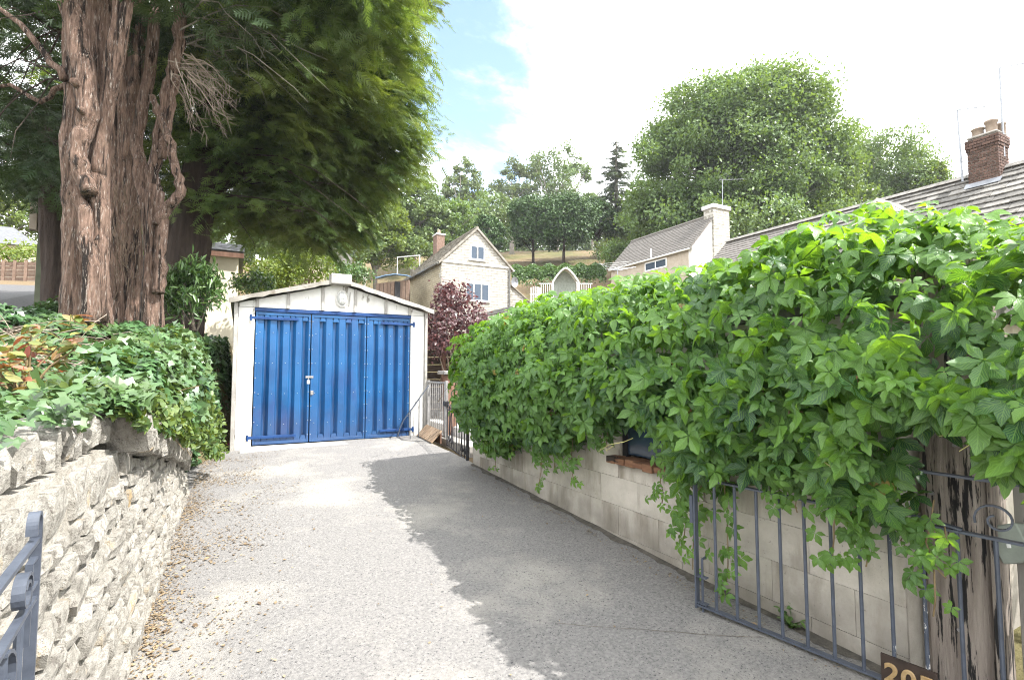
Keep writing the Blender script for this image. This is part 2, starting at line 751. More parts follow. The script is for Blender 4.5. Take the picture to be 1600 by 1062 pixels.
def palm_template(seed, droop=.18, lobes=5):
    """five-fingered creeper leaf; origin at the leaf centre, y = middle leaflet"""
    r = random.Random(seed)
    v, f, uv = [], [], []
    angs = [0, 58, -58, 122, -122][:lobes]
    lens = [1.0, .95, .93, .72, .70]
    for a, ln in zip(angs, lens):
        side_k = 0
        a = R(a + r.uniform(-8, 8))
        ln *= r.uniform(.9, 1.08) * .5
        ca, sa = math.cos(a), math.sin(a)
        wd = ln * r.uniform(.23, .29)
        prof = [(.04, .0), (.25, .55), (.38, .82), (.50, 1.0), (.62, .95), (.75, .70), (.88, .36), (1, 0)]
        mid, lf, rt = [], [], []
        uvs_mid, uvs_side = [], []
        tw = r.uniform(-.10, .10)
        for (s_, w_) in prof:
            z = -droop * ln * 2 * s_ * s_ + .05 * ln * math.sin(s_ * 3)
            side_k += 1
            jig = 1 + (.10 if side_k % 2 else -.09) + r.uniform(-.04, .04)
            uvs_mid.append((s_, 0)); uvs_side.append((s_, 1.0 if 0 < w_ else 0.0))
            zz = z + .33 * w_ * wd
            mid.append((s_ * ln, 0, z))
            lf.append((s_ * ln, -w_ * wd * jig, zz + tw * w_ * wd * 4))
            rt.append((s_ * ln, w_ * wd * jig, zz - tw * w_ * wd * 4))
        pts = []
        b = len(v)
        for q in mid + lf[1:-1] + rt[1:-1]:
            pts.append((q[0] * sa + q[1] * ca, q[0] * ca - q[1] * sa, q[2]))
        v += pts
        uv += uvs_mid + uvs_side[1:-1] * 2
        n = len(prof)
        li = lambda i: b if i == 0 else (b + n - 1 if i == n - 1 else b + n + i - 1)
        ri = lambda i: b if i == 0 else (b + n - 1 if i == n - 1 else b + n + (n - 2) + i - 1)
        mi = lambda i: b + i
        for i in range(n - 1):
            for q in (li, ri):
                tri = [mi(i), mi(i + 1), q(i + 1), q(i)]
                u = []
                for x in tri:
                    if x not in u:
                        u.append(x)
                if q is li:
                    u = u[::-1]
                if len(u) == 3:
                    f.append(tuple(u))
                elif len(u) == 4:
                    f.append((u[0], u[1], u[2]))
                    f.append((u[0], u[2], u[3]))
    PALM_UV.append(np.array(uv, float))
    return tri_template(v, f)


T_PALM = [palm_template(k, .10 + .04 * k) for k in range(6)]


# ------------------------------------------------------------------ material set
M = {}
M['asphalt'] = surf('drive_surface', (.150, .145, .141), (.258, .247, .235), scale=55, rough=.95, bump=.85, bscale=130, dist=.012, detail=4,
                    c3=(.34, .32, .285), t3=(.50, .72), s3=.9, c4_=(.065, .063, .066), t4=(.575, .64), s4=75, spec=.2)
M['hill'] = surf('hill_grass', (.065, .075, .03), (.15, .13, .06), scale=.35, rough=1, bump=.6, bscale=6, c3=(.155, .115, .07), t3=(.40, .55), s3=.09, dist=.2, spec=.1)
M['soil'] = surf('soil', (.06, .045, .03), (.14, .10, .065), scale=6, rough=1, bump=.8, bscale=20, dist=.03)
M['mortar'] = surf('old_mortar', (.34, .31, .26), (.50, .47, .42), scale=14, rough=1, bump=1, bscale=40, dist=.03, c3=(.12, .10, .08), t3=(.58, .70), s3=9)
M['stone'] = surf('limestone', (.27, .25, .215), (.52, .49, .435), scale=11, rough=.95, bump=1.0, bscale=30, dist=.045, objvar=.16,
                  c3=(.50, .36, .19), t3=(.60, .74), s3=5, c4_=(.20, .18, .155), t4=(.55, .66), s4=26)
M['block'] = surf('rendered_block', (.42, .385, .33), (.52, .48, .42), scale=7, rough=.95, bump=.5, bscale=45, dist=.01, objvar=.05,
                  c3=(.24, .21, .165), t3=(.50, .70), s3=2.6, stretch3=(1, 1.3, .35), c4_=(.22, .20, .17), t4=(.64, .70), s4=40,
                  zdirt=((.15, .135, .115), .12, .55, .75))
M['block_joint'] = surf('block_joint', (.36, .33, .28), (.46, .42, .365), scale=12, rough=1, bump=.4)
M['conc_white'] = surf('painted_concrete', (.60, .58, .54), (.72, .71, .68), scale=5, rough=.8, bump=.25, bscale=30, dist=.006, objvar=.03,
                       c3=(.24, .22, .19), t3=(.60, .65), s3=6, stretch3=(1, 1, .40), zdirt=((.30, .27, .22), .35, .75, .6))
M['conc_grey'] = surf('bare_concrete', (.27, .255, .235), (.38, .36, .33), scale=8, rough=.95, bump=.5, bscale=40, dist=.01, c3=(.16, .15, .13), t3=(.58, .72), s3=3)
M['slab'] = surf('pale_slab', (.55, .54, .52), (.66, .65, .63), scale=7, rough=.95, bump=.4, bscale=50, dist=.008, c3=(.36, .33, .29), t3=(.60, .72), s3=4)
M['asbestos'] = surf('cement_sheet', (.17, .155, .13), (.30, .28, .25), scale=5, rough=.95, bump=.4, bscale=40, dist=.008, c3=(.12, .10, .07), t3=(.56, .7), s3=4)
M['blue'] = surf('blue_door_paint', (.0035, .052, .158), (.007, .088, .235), scale=2.2, rough=.42, bump=.12, bscale=16, dist=.004, spec=.5,
                 c3=(.02, .05, .16), t3=(.56, .75), s3=2.3, stretch3=(1, 1, .5), c4_=(.25, .31, .40), t4=(.70, .72), s4=20, zdirt=((.034, .055, .125), .40, 1.10, .6))
M['blue_trim'] = surf('blue_trim_paint', (.006, .03, .11), (.012, .055, .18), scale=8, rough=.5, bump=.2, c3=(.10, .08, .08), t3=(.66, .72), s3=16)
M['rivet'] = surf('rivet_metal', (.35, .38, .45), (.5, .52, .56), scale=20, rough=.4, bump=0, metal=.6)
M['iron'] = surf('gate_paint', (.042, .050, .068), (.068, .08, .105), scale=20, rough=.45, bump=.2, bscale=60, dist=.003, spec=.5,
                 c3=(.42, .40, .38), t3=(.70, .73), s3=22)
M['iron_flaky'] = surf('flaking_gate_paint', (.042, .050, .068), (.068, .08, .105), scale=20, rough=.5, bump=.3, c3=(.55, .53, .50), t3=(.57, .60), s3=26, stretch3=(1, 1, .5))
M['black_iron'] = surf('black_iron', (.012, .012, .014), (.03, .03, .034), scale=20, rough=.5, bump=.15)
M['galv'] = surf('galvanised', (.20, .195, .19), (.33, .32, .31), scale=15, rough=.5, bump=.1, metal=.3, c3=(.22, .12, .07), t3=(.64, .7), s3=9)
M['brownwood'] = surf('brown_wood', (.10, .052, .035), (.20, .115, .08), scale=9, rough=.8, bump=.4, stretch=(1, 1, .15), bscale=30, dist=.006, objvar=.15)
M['boardwood'] = surf('worn_board', (.22, .15, .10), (.34, .25, .17), scale=9, rough=.9, bump=.4, stretch=(.3, 1, 1), objvar=.15)
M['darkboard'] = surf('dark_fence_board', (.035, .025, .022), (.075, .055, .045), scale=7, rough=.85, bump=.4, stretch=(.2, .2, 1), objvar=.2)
M['post'] = surf('weathered_post', (.16, .13, .11), (.34, .295, .255), scale=26, rough=.9, bump=1.0, stretch=(1, 1, .07), bscale=60, dist=.012,
                 c3=(.018, .017, .017), t3=(.54, .575), s3=24, stretch3=(1.6, 1.6, .13), detail=9)
M['greyboard'] = surf('grey_board', (.20, .19, .17), (.34, .32, .29), scale=14, rough=.9, bump=.5, stretch=(1, 1, .12), bscale=40, dist=.006, objvar=.12)
M['brass'] = surf('brass', (.46, .30, .13), (.70, .52, .30), scale=25, rough=.35, bump=.1, metal=.7)
M['plate'] = surf('dark_plate', (.025, .018, .015), (.05, .035, .028), scale=12, rough=.4, bump=.1)
M['rotwood'] = surf('rotten_sill', (.13, .06, .035), (.26, .14, .08), scale=14, rough=.9, bump=.8, stretch=(1, .2, 1), c3=(.04, .03, .025), t3=(.55, .6), s3=10)
M['dark'] = surf('dark_interior', (.012, .012, .014), (.03, .03, .032), scale=3, rough=.9, bump=0)
M['dryivy'] = surf('dry_ivy_stem', (.10, .068, .048), (.20, .145, .105), scale=9, rough=.9, bump=.2)
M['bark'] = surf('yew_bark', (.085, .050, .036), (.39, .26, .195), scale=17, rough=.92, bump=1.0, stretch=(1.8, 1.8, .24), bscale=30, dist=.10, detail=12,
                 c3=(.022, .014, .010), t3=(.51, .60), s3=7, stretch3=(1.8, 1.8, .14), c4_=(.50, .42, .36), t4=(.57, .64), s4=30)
M['barkdark'] = surf('shaded_dark_bark', (.028, .02, .016), (.07, .05, .038), scale=8, rough=.95, bump=1.0, stretch=(1.4, 1.4, .25), dist=.05)  # darker copy of the bark; shade on the rear yews is in its colour
M['greybark'] = surf('grey_bark', (.13, .115, .095), (.26, .235, .20), scale=8, rough=.95, bump=.8, stretch=(1, 1, .4), dist=.03)
M['twig'] = surf('dead_twig', (.17, .13, .10), (.32, .27, .22), scale=9, rough=.9, bump=.2)
M['vinestem'] = surf('vine_stem', (.11, .075, .04), (.20, .15, .075), scale=10, rough=.8, bump=.2)
M['tendril'] = surf('tendril', (.42, .40, .16), (.55, .48, .20), scale=10, rough=.7, bump=0)

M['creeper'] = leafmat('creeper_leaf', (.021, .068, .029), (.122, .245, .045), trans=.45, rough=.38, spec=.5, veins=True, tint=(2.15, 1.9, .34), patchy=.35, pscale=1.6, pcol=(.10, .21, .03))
M['creeper_one'] = leafmat('creeper_leaf_single', (.023, .074, .032), (.122, .245, .046), trans=.45, rough=.38, spec=.5, veins=True, tint=(2.15, 1.9, .34), per_object=True)
M['oldcreeper'] = leafmat('creeper_old_leaf', (.13, .055, .03), (.24, .19, .05), trans=.35, rough=.5)
M['ivy'] = leafmat('ivy_leaf', (.030, .075, .028), (.085, .165, .060), trans=.16, rough=.36, spec=.55, patchy=.5, pscale=1.1, pcol=(.12, .15, .05))
M['lonicera'] = leafmat('small_shrub_leaf', (.045, .095, .028), (.17, .225, .06), trans=.3, rough=.45, spec=.4)
M['yew'] = leafmat('sunlit_yew_needles', (.046, .092, .034), (.15, .225, .070), trans=.38, rough=.5, spec=.35, tint=(1.6, 1.5, .5), patchy=.65, pscale=.45, pcol=(.16, .19, .06))  # sunlit copy of the yew needles: sun put into a lighter colour
M['yewshaded'] = leafmat('shaded_yew_needles', (.022, .045, .019), (.060, .098, .038), trans=.15, rough=.55, spec=.3, patchy=.3, pscale=.5, pcol=(.07, .10, .03))  # shaded copy of the yew needles: crown self-shadow put into the colour
M['lime'] = leafmat('lime_tree_leaf', (.075, .135, .044), (.15, .235, .075), trans=.38, rough=.45, spec=.4, patchy=.5, pscale=.22, pcol=(.085, .13, .03))
M['oak'] = leafmat('oak_leaf', (.058, .108, .034), (.145, .215, .066), trans=.25, rough=.5, patchy=.5, pscale=.2, pcol=(.12, .16, .05))
M['ash'] = leafmat('ash_leaf', (.065, .105, .045), (.15, .20, .085), trans=.28, rough=.5, patchy=.4, pscale=.2, pcol=(.10, .12, .05))
M['brightgreen'] = leafmat('bright_leaf', (.075, .125, .020), (.19, .25, .045), trans=.35, rough=.5, patchy=.4, pscale=.3, pcol=(.10, .16, .03))
M['topiary'] = leafmat('clipped_yew_leaf', (.018, .055, .014), (.07, .13, .028), trans=.12, rough=.55)
M['conifer'] = leafmat('conifer_needles', (.045, .075, .048), (.11, .15, .08), trans=.12, rough=.55)
M['laurel'] = leafmat('laurel_leaf', (.035, .085, .022), (.11, .19, .05), trans=.2, rough=.35, spec=.5)
M['purple'] = leafmat('purple_leaf', (.045, .022, .028), (.16, .075, .075), trans=.22, rough=.45, spec=.5, tint=(1.8, .7, .6), patchy=.5, pscale=3, pcol=(.17, .13, .14))
M['redleaf'] = leafmat('photinia_leaf', (.34, .11, .085), (.10, .17, .045), mid=(.26, .25, .085), trans=.3, rough=.35, spec=.5, tint=(1.4, 1.0, .5), per_object=True)
M['deadleaf'] = leafmat('dead_leaf', (.10, .068, .042), (.34, .26, .16), trans=.1, rough=.8, spec=.2, tint=(1, .8, .4))
M['grass'] = leafmat('grass_blade', (.08, .12, .03), (.24, .26, .08), trans=.3, rough=.6)

M['cottage_old'] = surf('cottage_limestone', (.42, .36, .26), (.60, .54, .43), scale=3.2, rough=.95, bump=.8, bscale=9, dist=.05, c3=(.30, .25, .18), t3=(.55, .66), s3=6, stretch3=(.5, .5, 1.2), c4_=(.68, .64, .56), t4=(.56, .66), s4=5)
M['cottage'] = masonry('cottage_stone', (.36, .34, .295), (.46, .44, .395), (.27, .25, .21), .42, .17, 'XZ', (.22, .20, .165), bump=1)
M['cottage_side'] = masonry('cottage_rubble', (.33, .29, .21), (.42, .37, .27), (.18, .155, .11), .34, .14, 'YZ', (.25, .21, .15))
M['cottage_rough'] = surf('cottage_rubble', (.33, .275, .18), (.50, .43, .31), scale=5, rough=.95, bump=1, bscale=9, dist=.06, stretch=(.5, .5, 1.3), c3=(.22, .18, .12), t3=(.55, .66), s3=7, stretch3=(.4, .4, 1.4))
M['tile'] = surf('roof_tile', (.14, .125, .10), (.25, .225, .18), scale=3, rough=.9, bump=.3, objvar=.2, c3=(.12, .10, .08), t3=(.58, .7), s3=2)
M['stoneslate'] = surf('stone_slate', (.115, .108, .10), (.22, .21, .19), scale=6, rough=.95, bump=.7, bscale=22, dist=.02, objvar=.3, c3=(.09, .08, .07), t3=(.56, .66), s3=5)
M['plaintile'] = surf('plain_tile', (.115, .105, .095), (.18, .165, .15), scale=9, rough=.9, bump=.4, objvar=.22)
M['slate'] = surf('grey_slate', (.075, .078, .085), (.14, .143, .15), scale=6, rough=.7, bump=.3, objvar=.2)
M['brick'] = surf('chimney_brick', (.065, .040, .032), (.13, .078, .060), scale=14, rough=.95, bump=.7, bscale=40, dist=.01, objvar=.35, c3=(.05, .035, .03), t3=(.56, .68), s3=6)
M['brickorange'] = surf('orange_brick', (.12, .075, .055), (.20, .135, .105), scale=9, rough=.95, bump=.4, objvar=.2)
M['lead'] = surf('lead_flashing', (.19, .20, .22), (.28, .29, .31), scale=6, rough=.5, bump=.2, metal=.2)
M['pot'] = surf('chimney_pot_clay', (.22, .17, .13), (.34, .275, .22), scale=7, rough=.9, bump=.2, c3=(.22, .17, .13), t3=(.56, .7), s3=5)
M['cream'] = surf('cream_render', (.60, .54, .41), (.68, .62, .49), scale=4, rough=.95, bump=.3, bscale=50, dist=.006)
M['whiterender'] = surf('white_render', (.62, .61, .58), (.72, .71, .68), scale=4, rough=.95, bump=.3, bscale=40, dist=.006)
M['tanrender'] = surf('tan_render', (.33, .28, .22), (.42, .365, .30), scale=4, rough=.95, bump=.3)
M['greenshed'] = surf('dark_green_render', (.085, .095, .06), (.14, .15, .10), scale=3, rough=.95, bump=.3)
M['white'] = surf('white_paint', (.72, .72, .71), (.80, .80, .79), scale=8, rough=.5, bump=.05)
M['greypaint'] = surf('grey_painted_wood', (.20, .22, .19), (.30, .33, .29), scale=8, rough=.7, bump=.15)
M['felt'] = surf('roof_felt', (.10, .10, .095), (.19, .185, .175), scale=9, rough=.95, bump=.4)
M['metal'] = surf('aerial_metal', (.22, .23, .25), (.34, .35, .37), scale=20, rough=.45, bump=0, metal=.7)
M['lamp_body'] = surf('lamp_plastic', (.58, .56, .52), (.66, .64, .60), scale=9, rough=.5, bump=.05)
M['pink'] = surf('pink_plastic', (.75, .10, .30), (.85, .20, .42), scale=20, rough=.4, bump=.1)
M['bluetarp'] = surf('blue_tarp', (.10, .20, .36), (.22, .34, .50), scale=6, rough=.6, bump=.4)
M['fence'] = surf('panel_fence', (.13, .085, .062), (.20, .14, .105), scale=6, rough=.9, bump=.4, objvar=.15)
M['grit'] = surf('edge_grit', (.05, .046, .040), (.12, .108, .09), scale=18, rough=1, bump=.8, bscale=60, dist=.01)
M['lane'] = surf('shaded_lane_surface', (.055, .055, .058), (.105, .102, .10), scale=20, rough=.95, bump=.4, bscale=60, dist=.01)  # shade of the yews is put into this darker base colour


def glassmat():
    m, t, p, o = nodes_of('window_glass')
    p.inputs['Base Color'].default_value = (.03, .05, .08, 1)
    p.inputs['Roughness'].default_value = .05
    p.inputs['Specular IOR Level'].default_value = .6
    return m


M['glass'] = glassmat()


def lensmat():
    m, t, p, o = nodes_of('lamp_glass')
    p.inputs['Base Color'].default_value = (.60, .60, .58, 1)
    p.inputs['Roughness'].default_value = .18
    p.inputs['Transmission Weight'].default_value = .35
    return m


M['lens'] = lensmat()


# ------------------------------------------------------------------ the ground
def sstep(a, b, x):
    t = np.clip((x - a) / (b - a), 0, 1)
    return t * t * (3 - 2 * t)


def lump(x, y, s=1.0):
    return (np.sin(x * 1.7 * s + 1.3 * np.sin(y * 1.1 * s)) + np.sin(y * 2.1 * s + 1.7 * np.sin(x * .9 * s + 2)) + .5 * np.sin(x * 4.3 * s + y * 3.1 * s)) / 2.5


def hill_z(x, y):
    x = np.asarray(x, float)
    y = np.asarray(y, float)
    t = .6 * x + .8 * y
    b = np.interp(t, [-300, -40, -5, 0, 9, 15, 32, 42, 55, 78, 110, 160, 400], [-8, -2, -.3, -.02, .30, 1.0, 4.0, 8.0, 13.6, 19.5, 28, 36, 44])
    b = b + lump(x * .12, y * .12) * .5 * sstep(28, 60, t)
    # raised garden to the left of the drive
    fade = sstep(-2.5, -.4, y)
    edge = np.interp(y, [0, 3.2, 6.5, 7.5, 8.7, 9.8], [-.68, -.68, -.74, -.64, -.26, -.02])
    dx = np.clip(edge - x, 0, None)
    hgt = np.interp(y, [0, 3.1, 4.0, 6.3, 8, 14], [1.24, 1.22, 1.15, 1.2, 1.6, 1.62])
    left = hgt * sstep(0, .30, dx) + .15 * np.clip(dx - .4, 0, 1.4) * sstep(1.5, 8, y) + .06 * np.clip(dx - 1.8, 0, 9) * sstep(1, 8, y) + .06 * np.clip(dx - .4, 0, 2)
    b = b + left * fade + .075 * np.clip(y - 9, 0, 20) * sstep(-3, -6, x)
    drive = (x > -.8) & (x < 3.2) & (y < 9.2)
    b = np.where(drive & (dx <= .0), np.minimum(b, drive_z(x, y) - .10), b)
    return b


def grow(a, b, s0, k):
    o = [a]
    s = s0
    while o[-1] < b:
        o.append(o[-1] + s)
        s *= k
    return o


xs = np.array([-v for v in grow(10, 320, .6, 1.18)][::-1] + list(np.arange(-9.75, 4.1, .25)) + grow(4.5, 320, .5, 1.09))
ys = np.array([-v for v in grow(1, 260, .6, 1.25)][::-1] + list(np.arange(-.75, 20, .25)) + grow(20.4, 420, .5, 1.07))
GX, GY = np.meshgrid(xs, ys)
GZ = hill_z(GX, GY)
V = np.stack([GX, GY, GZ], -1).reshape(-1, 3)
nx, ny = len(xs), len(ys)
ii, jj = np.meshgrid(np.arange(nx - 1), np.arange(ny - 1))
q = (jj * nx + ii).ravel()
Fq = np.stack([q, q + 1, q + nx + 1, q + nx], -1)
o = np_mesh('ground', V, Fq, M['hill'], smooth=True)
o['kind'] = 'structure'

# drive: an old asphalt sheet with a slightly uneven surface
dxs = np.arange(-.85, 2.80, .07)
dys = np.arange(-4, 8.90, .07)
DX, DY = np.meshgrid(dxs, dys)
DZ = drive_z(DX, DY) + .010 * lump(DX * 1.3, DY * 1.1) + .004 * lump(DX * 5, DY * 5)
nx, ny = len(dxs), len(dys)
ii, jj = np.meshgrid(np.arange(nx - 1), np.arange(ny - 1))
q = (jj * nx + ii).ravel()
o = np_mesh('driveway', np.stack([DX, DY, DZ], -1).reshape(-1, 3), np.stack([q, q + 1, q + nx + 1, q + nx], -1), M['asphalt'], smooth=True)
o['kind'] = 'structure'


def dz(x, y):
    return float(drive_z(x, y) + .010 * lump(x * 1.3, y * 1.1) + .004 * lump(x * 5, y * 5))


# thin cracks in the drive
def crack(pts, w=.0022):
    vs, fs = [], []
    for i, (x, y) in enumerate(pts):
        a = pts[max(i - 1, 0)]
        b = pts[min(i + 1, len(pts) - 1)]
        t = Vector((b[0] - a[0], b[1] - a[1], 0)).normalized()
        n = Vector((-t.y, t.x, 0)) * w * random.uniform(.3, 1)
        vs += [Vector((x, y, dz(x, y) + .004)) + n, Vector((x, y, dz(x, y) + .004)) - n]
    for i in range(len(pts) - 1):
        fs.append((2 * i, 2 * i + 1, 2 * i + 3, 2 * i + 2))
    return vs, fs


mb = MB()
for (p0, p1) in (((870, 972), (1205, 1000)),):
    a, b = gnd(*p0), gnd(*p1)
    k = 26
    pts = []
    w_ = 0
    for i in range(k):
        w_ = w_ * .8 + random.uniform(-.018, .018)
        f_ = i / (k - 1)
        pts.append((a.x + (b.x - a.x) * f_ + w_, a.y + (b.y - a.y) * f_ - w_))
    mb.add(*crack(pts))
o = mb.build('driveway_crack', M['soil'])
o['kind'] = 'structure'

# dark grit and moss gathered where the drive meets the two walls
def edge_strip(xa, y0, y1, w0, sgn):
    mb = MB()
    vs, fs = [], []
    k = int((y1 - y0) / .05)
    for i in range(k + 1):
        y = y0 + (y1 - y0) * i / k
        w = w0 * (.35 + .65 * abs(math.sin(y * 3.1) * math.sin(y * 7.7 + 1))) * random.uniform(.6, 1.2) + .012
        x0 = xa(y)
        for f in (0, .5, 1):
            x = x0 + sgn * w * f
            vs.append((x, y, dz(x, y) + (.014 if f == 0 else .009 if f == .5 else .0035)))
    for i in range(k):
        for j in range(2):
            a = i * 3 + j
            fs.append((a, a + 1, a + 4, a + 3))
    mb.add(vs, fs)
    o = mb.build('edge_grit', M['grit'], smooth=True)
    o['kind'] = 'structure'


edge_strip(lambda y: 2.765, 1.3, 6.3, .075, -1)

# lane on the far left, behind the yews
vs, fs = [], []
ln = [(-7.7, 7.5), (-6.4, 11.5), (-6.2, 16), (-6.6, 21), (-6.3, 26)]
lx = []
for i in range(33):
    f_ = i / 32 * 4
    k = min(int(f_), 3)
    u = f_ - k
    cx = ln[k][0] * (1 - u) + ln[k + 1][0] * u
    cy = ln[k][1] * (1 - u) + ln[k + 1][1] * u
    for j in range(7):
        xx = cx - 3.2 + j * 6.0 / 6 * 1.0
        vs.append((xx, cy, float(hill_z(xx, cy)) + .05))
for i in range(32):
    for j in range(6):
        fs.append((i * 7 + j, i * 7 + j + 1, (i + 1) * 7 + j + 1, (i + 1) * 7 + j))
mb = MB()
mb.add(vs, fs)
o = mb.build('lane', M['lane'])
o['kind'] = 'structure'

# ------------------------------------------------------------------ left stone wall
sw = thing('stone_wall', 'pale dry limestone rubble wall along the left edge of the drive with slanting coping', 'wall', (-.60, 2.5, 0))
core = MB()


def face_x(z):
    return -.40 - .115 * z


def wall_top(y):
    return float(np.interp(y, [-2, 3.15, 3.3, 4.2, 5.4, 6.5], [1.24, 1.24, 1.16, 1.02, .80, .50]))


ysec = list(np.arange(-.6, 6.61, .2))
for a, b in zip(ysec[:-1], ysec[1:]):
    za, zb = wall_top(a) - .05, wall_top(b) - .05
    g = dz(-.4, a) - .15
    vs = [(face_x(0) - .026, a, g), (face_x(za) - .026, a, za), (-.95, a, za), (-.95, a, g), (face_x(0) - .026, b, g), (face_x(zb) - .026, b, zb), (-.95, b, zb), (-.95, b, g)]
    core.add(vs, [(0, 1, 5, 4), (1, 2, 6, 5), (2, 3, 7, 6)])
cm = core.build('mortar_core', M['mortar'], sw)
ST = [stone_mesh('wall_stone', M['stone'], 100 + k) for k in range(9)]
stones = []
z = dz(-.4, 3) - .04
while z < 1.24:
    h = random.choice([.07, .085, .10, .11, .13, .15, .18])
    y = .55 + random.uniform(-.2, 0)
    while y < 6.5:
        ln_ = h * random.uniform(1.1, 2.9)
        ln_ = min(max(ln_, .09), .36)
        yc = y + ln_ / 2
        g = dz(-.4, yc)
        if z + h * .6 < wall_top(yc) and z + h > g + .02:
            hh = min(h, wall_top(yc) - z + .03)
            if random.random() < .22 and h > .12:
                stones.append((yc, z + hh * .27, ln_, hh * .50))
                stones.append((yc + .01, z + hh * .77, ln_ * .9, hh * .44))
            else:
                stones.append((yc, z + hh / 2, ln_, hh))
        y += ln_ + random.uniform(.004, .018)
    z += h + random.uniform(.003, .012)
extra = []
stones.sort(key=lambda s: abs(s[0] - 2.4))
for k, (yc, zc, ln_, hh) in enumerate(stones):
    d = random.uniform(.14, .20)
    x = face_x(zc) - d / 2 + random.uniform(-.008, .010)
    me = random.choice(ST)
    if k < 262:
        piece('stone', me, sw, (x, yc, zc + random.uniform(-.01, .01)), (R(random.uniform(-5, 5)), R(random.uniform(-6, 6)), R(random.uniform(-6, 6))),
              (d, ln_ * random.uniform(.93, 1.0), hh * random.uniform(.86, .98)))
    else:
        extra.append((me, x, yc, zc, d, ln_, hh))
if extra:
    mb = MB()
    for me, x, yc, zc, d, ln_, hh in extra:
        mb.add([(x + v.co.x * d, yc + v.co.y * ln_, zc + v.co.z * hh) for v in me.vertices], [tuple(p.vertices) for p in me.polygons])
    e = mb.build('small_stones', M['stone'], sw)
    e['kind'] = 'stuff'
# coping: slabs leaning along the top
y = .4
while y < 3.18:
    th = random.uniform(.045, .125)
    hh = random.uniform(.10, .15)
    dp = random.uniform(.26, .34)
    piece('coping_stone', random.choice(ST), sw, (-.565 - dp / 2 + random.uniform(0, .03), y + th / 2, 1.222 + hh * .40), (R(random.uniform(8, 28)), R(random.uniform(-6, 6)), R(random.uniform(-7, 7))), (dp, th * .98, hh))
    y += th + random.uniform(.004, .016)
y = 3.30
while y < 6.3:
    th = random.uniform(.045, .09)
    hh = random.uniform(.14, .24)
    piece('edge_stone', random.choice(ST), sw, (-.42 - .14, y + th / 2, wall_top(y) + hh * .30), (R(random.uniform(8, 30)), R(random.uniform(-6, 6)), R(random.uniform(-8, 8))), (.30, th, hh))
    y += th + random.uniform(.008, .03)

# ------------------------------------------------------------------ right block wall of the outbuilding
ob = thing('block_outbuilding', 'pale rendered block outbuilding under the creeper on the right of the drive', 'outbuilding', (3.9, 3.6, .1))
XW = 2.76
YW0, YW1 = 1.30, 6.30
wy0, wy1, wz0, wz1 = 2.47, 3.32, .85, 1.42
mb = MB()
mb.box((XW + .018, YW0, -.2), (XW + .2, wy0, 1.84))
mb.box((XW + .018, wy1, -.2), (XW + .2, YW1, 1.84))
mb.box((XW + .018, wy0, -.2), (XW + .2, wy1, wz0 - .03))
mb.box((XW + .018, wy0, wz1 + .03), (XW + .2, wy1, 1.84))
mb.build('wall_core', M['block_joint'], ob)
mb = MB()
mb.box((XW + .2, YW1 - .18, -.2), (5.2, YW1 - .001, 1.83))
mb.box((XW + .2, YW0 + .001, -.2), (5.2, YW0 + .18, 1.83))
mb.box((5.02, YW0 + .181, -.2), (5.2, YW1 - .181, 1.83))
mb.build('other_wall', M['block'], ob)
mb = MB()
mb.box((XW + .05, YW0 - .05, 1.85), (5.3, YW1 + .05, 1.92))
mb.build('roof', M['felt'], ob)
BL = unit_box('concrete_block', M['block'], .006, half=(.5, .5, .5))
row = 0
z0 = .0
bh, bl = .228, .455
while z0 < 1.80:
    y = YW0 - (bl / 2 if row % 2 else 0)
    while y < YW1 - .05:
        a, b = max(y, YW0), min(y + bl, YW1)
        segs = [(a, b, z0, min(z0 + bh, 1.83))]
        if z0 + bh > wz0 and z0 < wz1:
            ns = []
            for (p, q_, zz0, zz1) in segs:
                if q_ <= wy0 or p >= wy1:
                    ns.append((p, q_, zz0, zz1))
                else:
                    if p < wy0 - .04:
                        ns.append((p, wy0, zz0, zz1))
                    if q_ > wy1 + .04:
                        ns.append((wy1, q_, zz0, zz1))
                    if zz0 < wz0 - .03:
                        ns.append((max(p, wy0), min(q_, wy1), zz0, wz0))
                    if zz1 > wz1 + .03:
                        ns.append((max(p, wy0), min(q_, wy1), wz1, zz1))
            segs = ns
        for (p, q_, zz0, zz1) in segs:
            if q_ - p < .03 or zz1 < dz(2.7, p) - .02:
                continue
            piece('block', BL, ob, (XW + .01 + random.uniform(0, .003), (p + q_) / 2, (zz0 + zz1) / 2), (0, 0, 0), (.02, q_ - p - .0025, zz1 - zz0 - .0025))
        y += bl
    z0 += bh
    row += 1
# window with a rotten sill
wn = MB().box((XW + .03, wy0, wz0), (XW + .075, wy0 + .05, wz1)).box((XW + .03, wy1 - .05, wz0), (XW + .075, wy1, wz1)).box((XW + .03, wy0 + .05, wz1 - .05), (XW + .075, wy1 - .05, wz1)).build('window', M['dark'], ob)
MB().box((XW + .05, wy0 + .05, wz0 + .03), (XW + .055, wy1 - .05, wz1 - .05)).build('pane', M['glass'], wn)
mb = MB()
ptsz = [wy0 - .04 + i * (wy1 - wy0 + .10) / 9 for i in range(10)]
for a, b in zip(ptsz[:-1], ptsz[1:]):
    x0 = XW - .085 + random.uniform(-.012, .014)
    mb.box((x0, a + .002, wz0 - .035 + random.uniform(-.008, .006)), (XW + .09, b, wz0 + .012 + random.uniform(-.010, .006)), bev=.004)
mb.build('sill', M['rotwood'], wn)

# ------------------------------------------------------------------ garage
GX0, GX1, GY, GF = -.04, 2.92, 8.85, .39
DX0, DX1, DTOP = .20, 2.66, 2.48
EAV, APX, GXM = 2.62, 3.02, 1.44
ga = thing('garage', 'small precast concrete garage with blue ribbed metal doors at the end of the drive', 'garage', (GXM, GY + 2.3, GF))


def roof_z(x):
    return EAV + (APX - EAV) * (1 - abs(x - GXM) / (GXM - GX0))


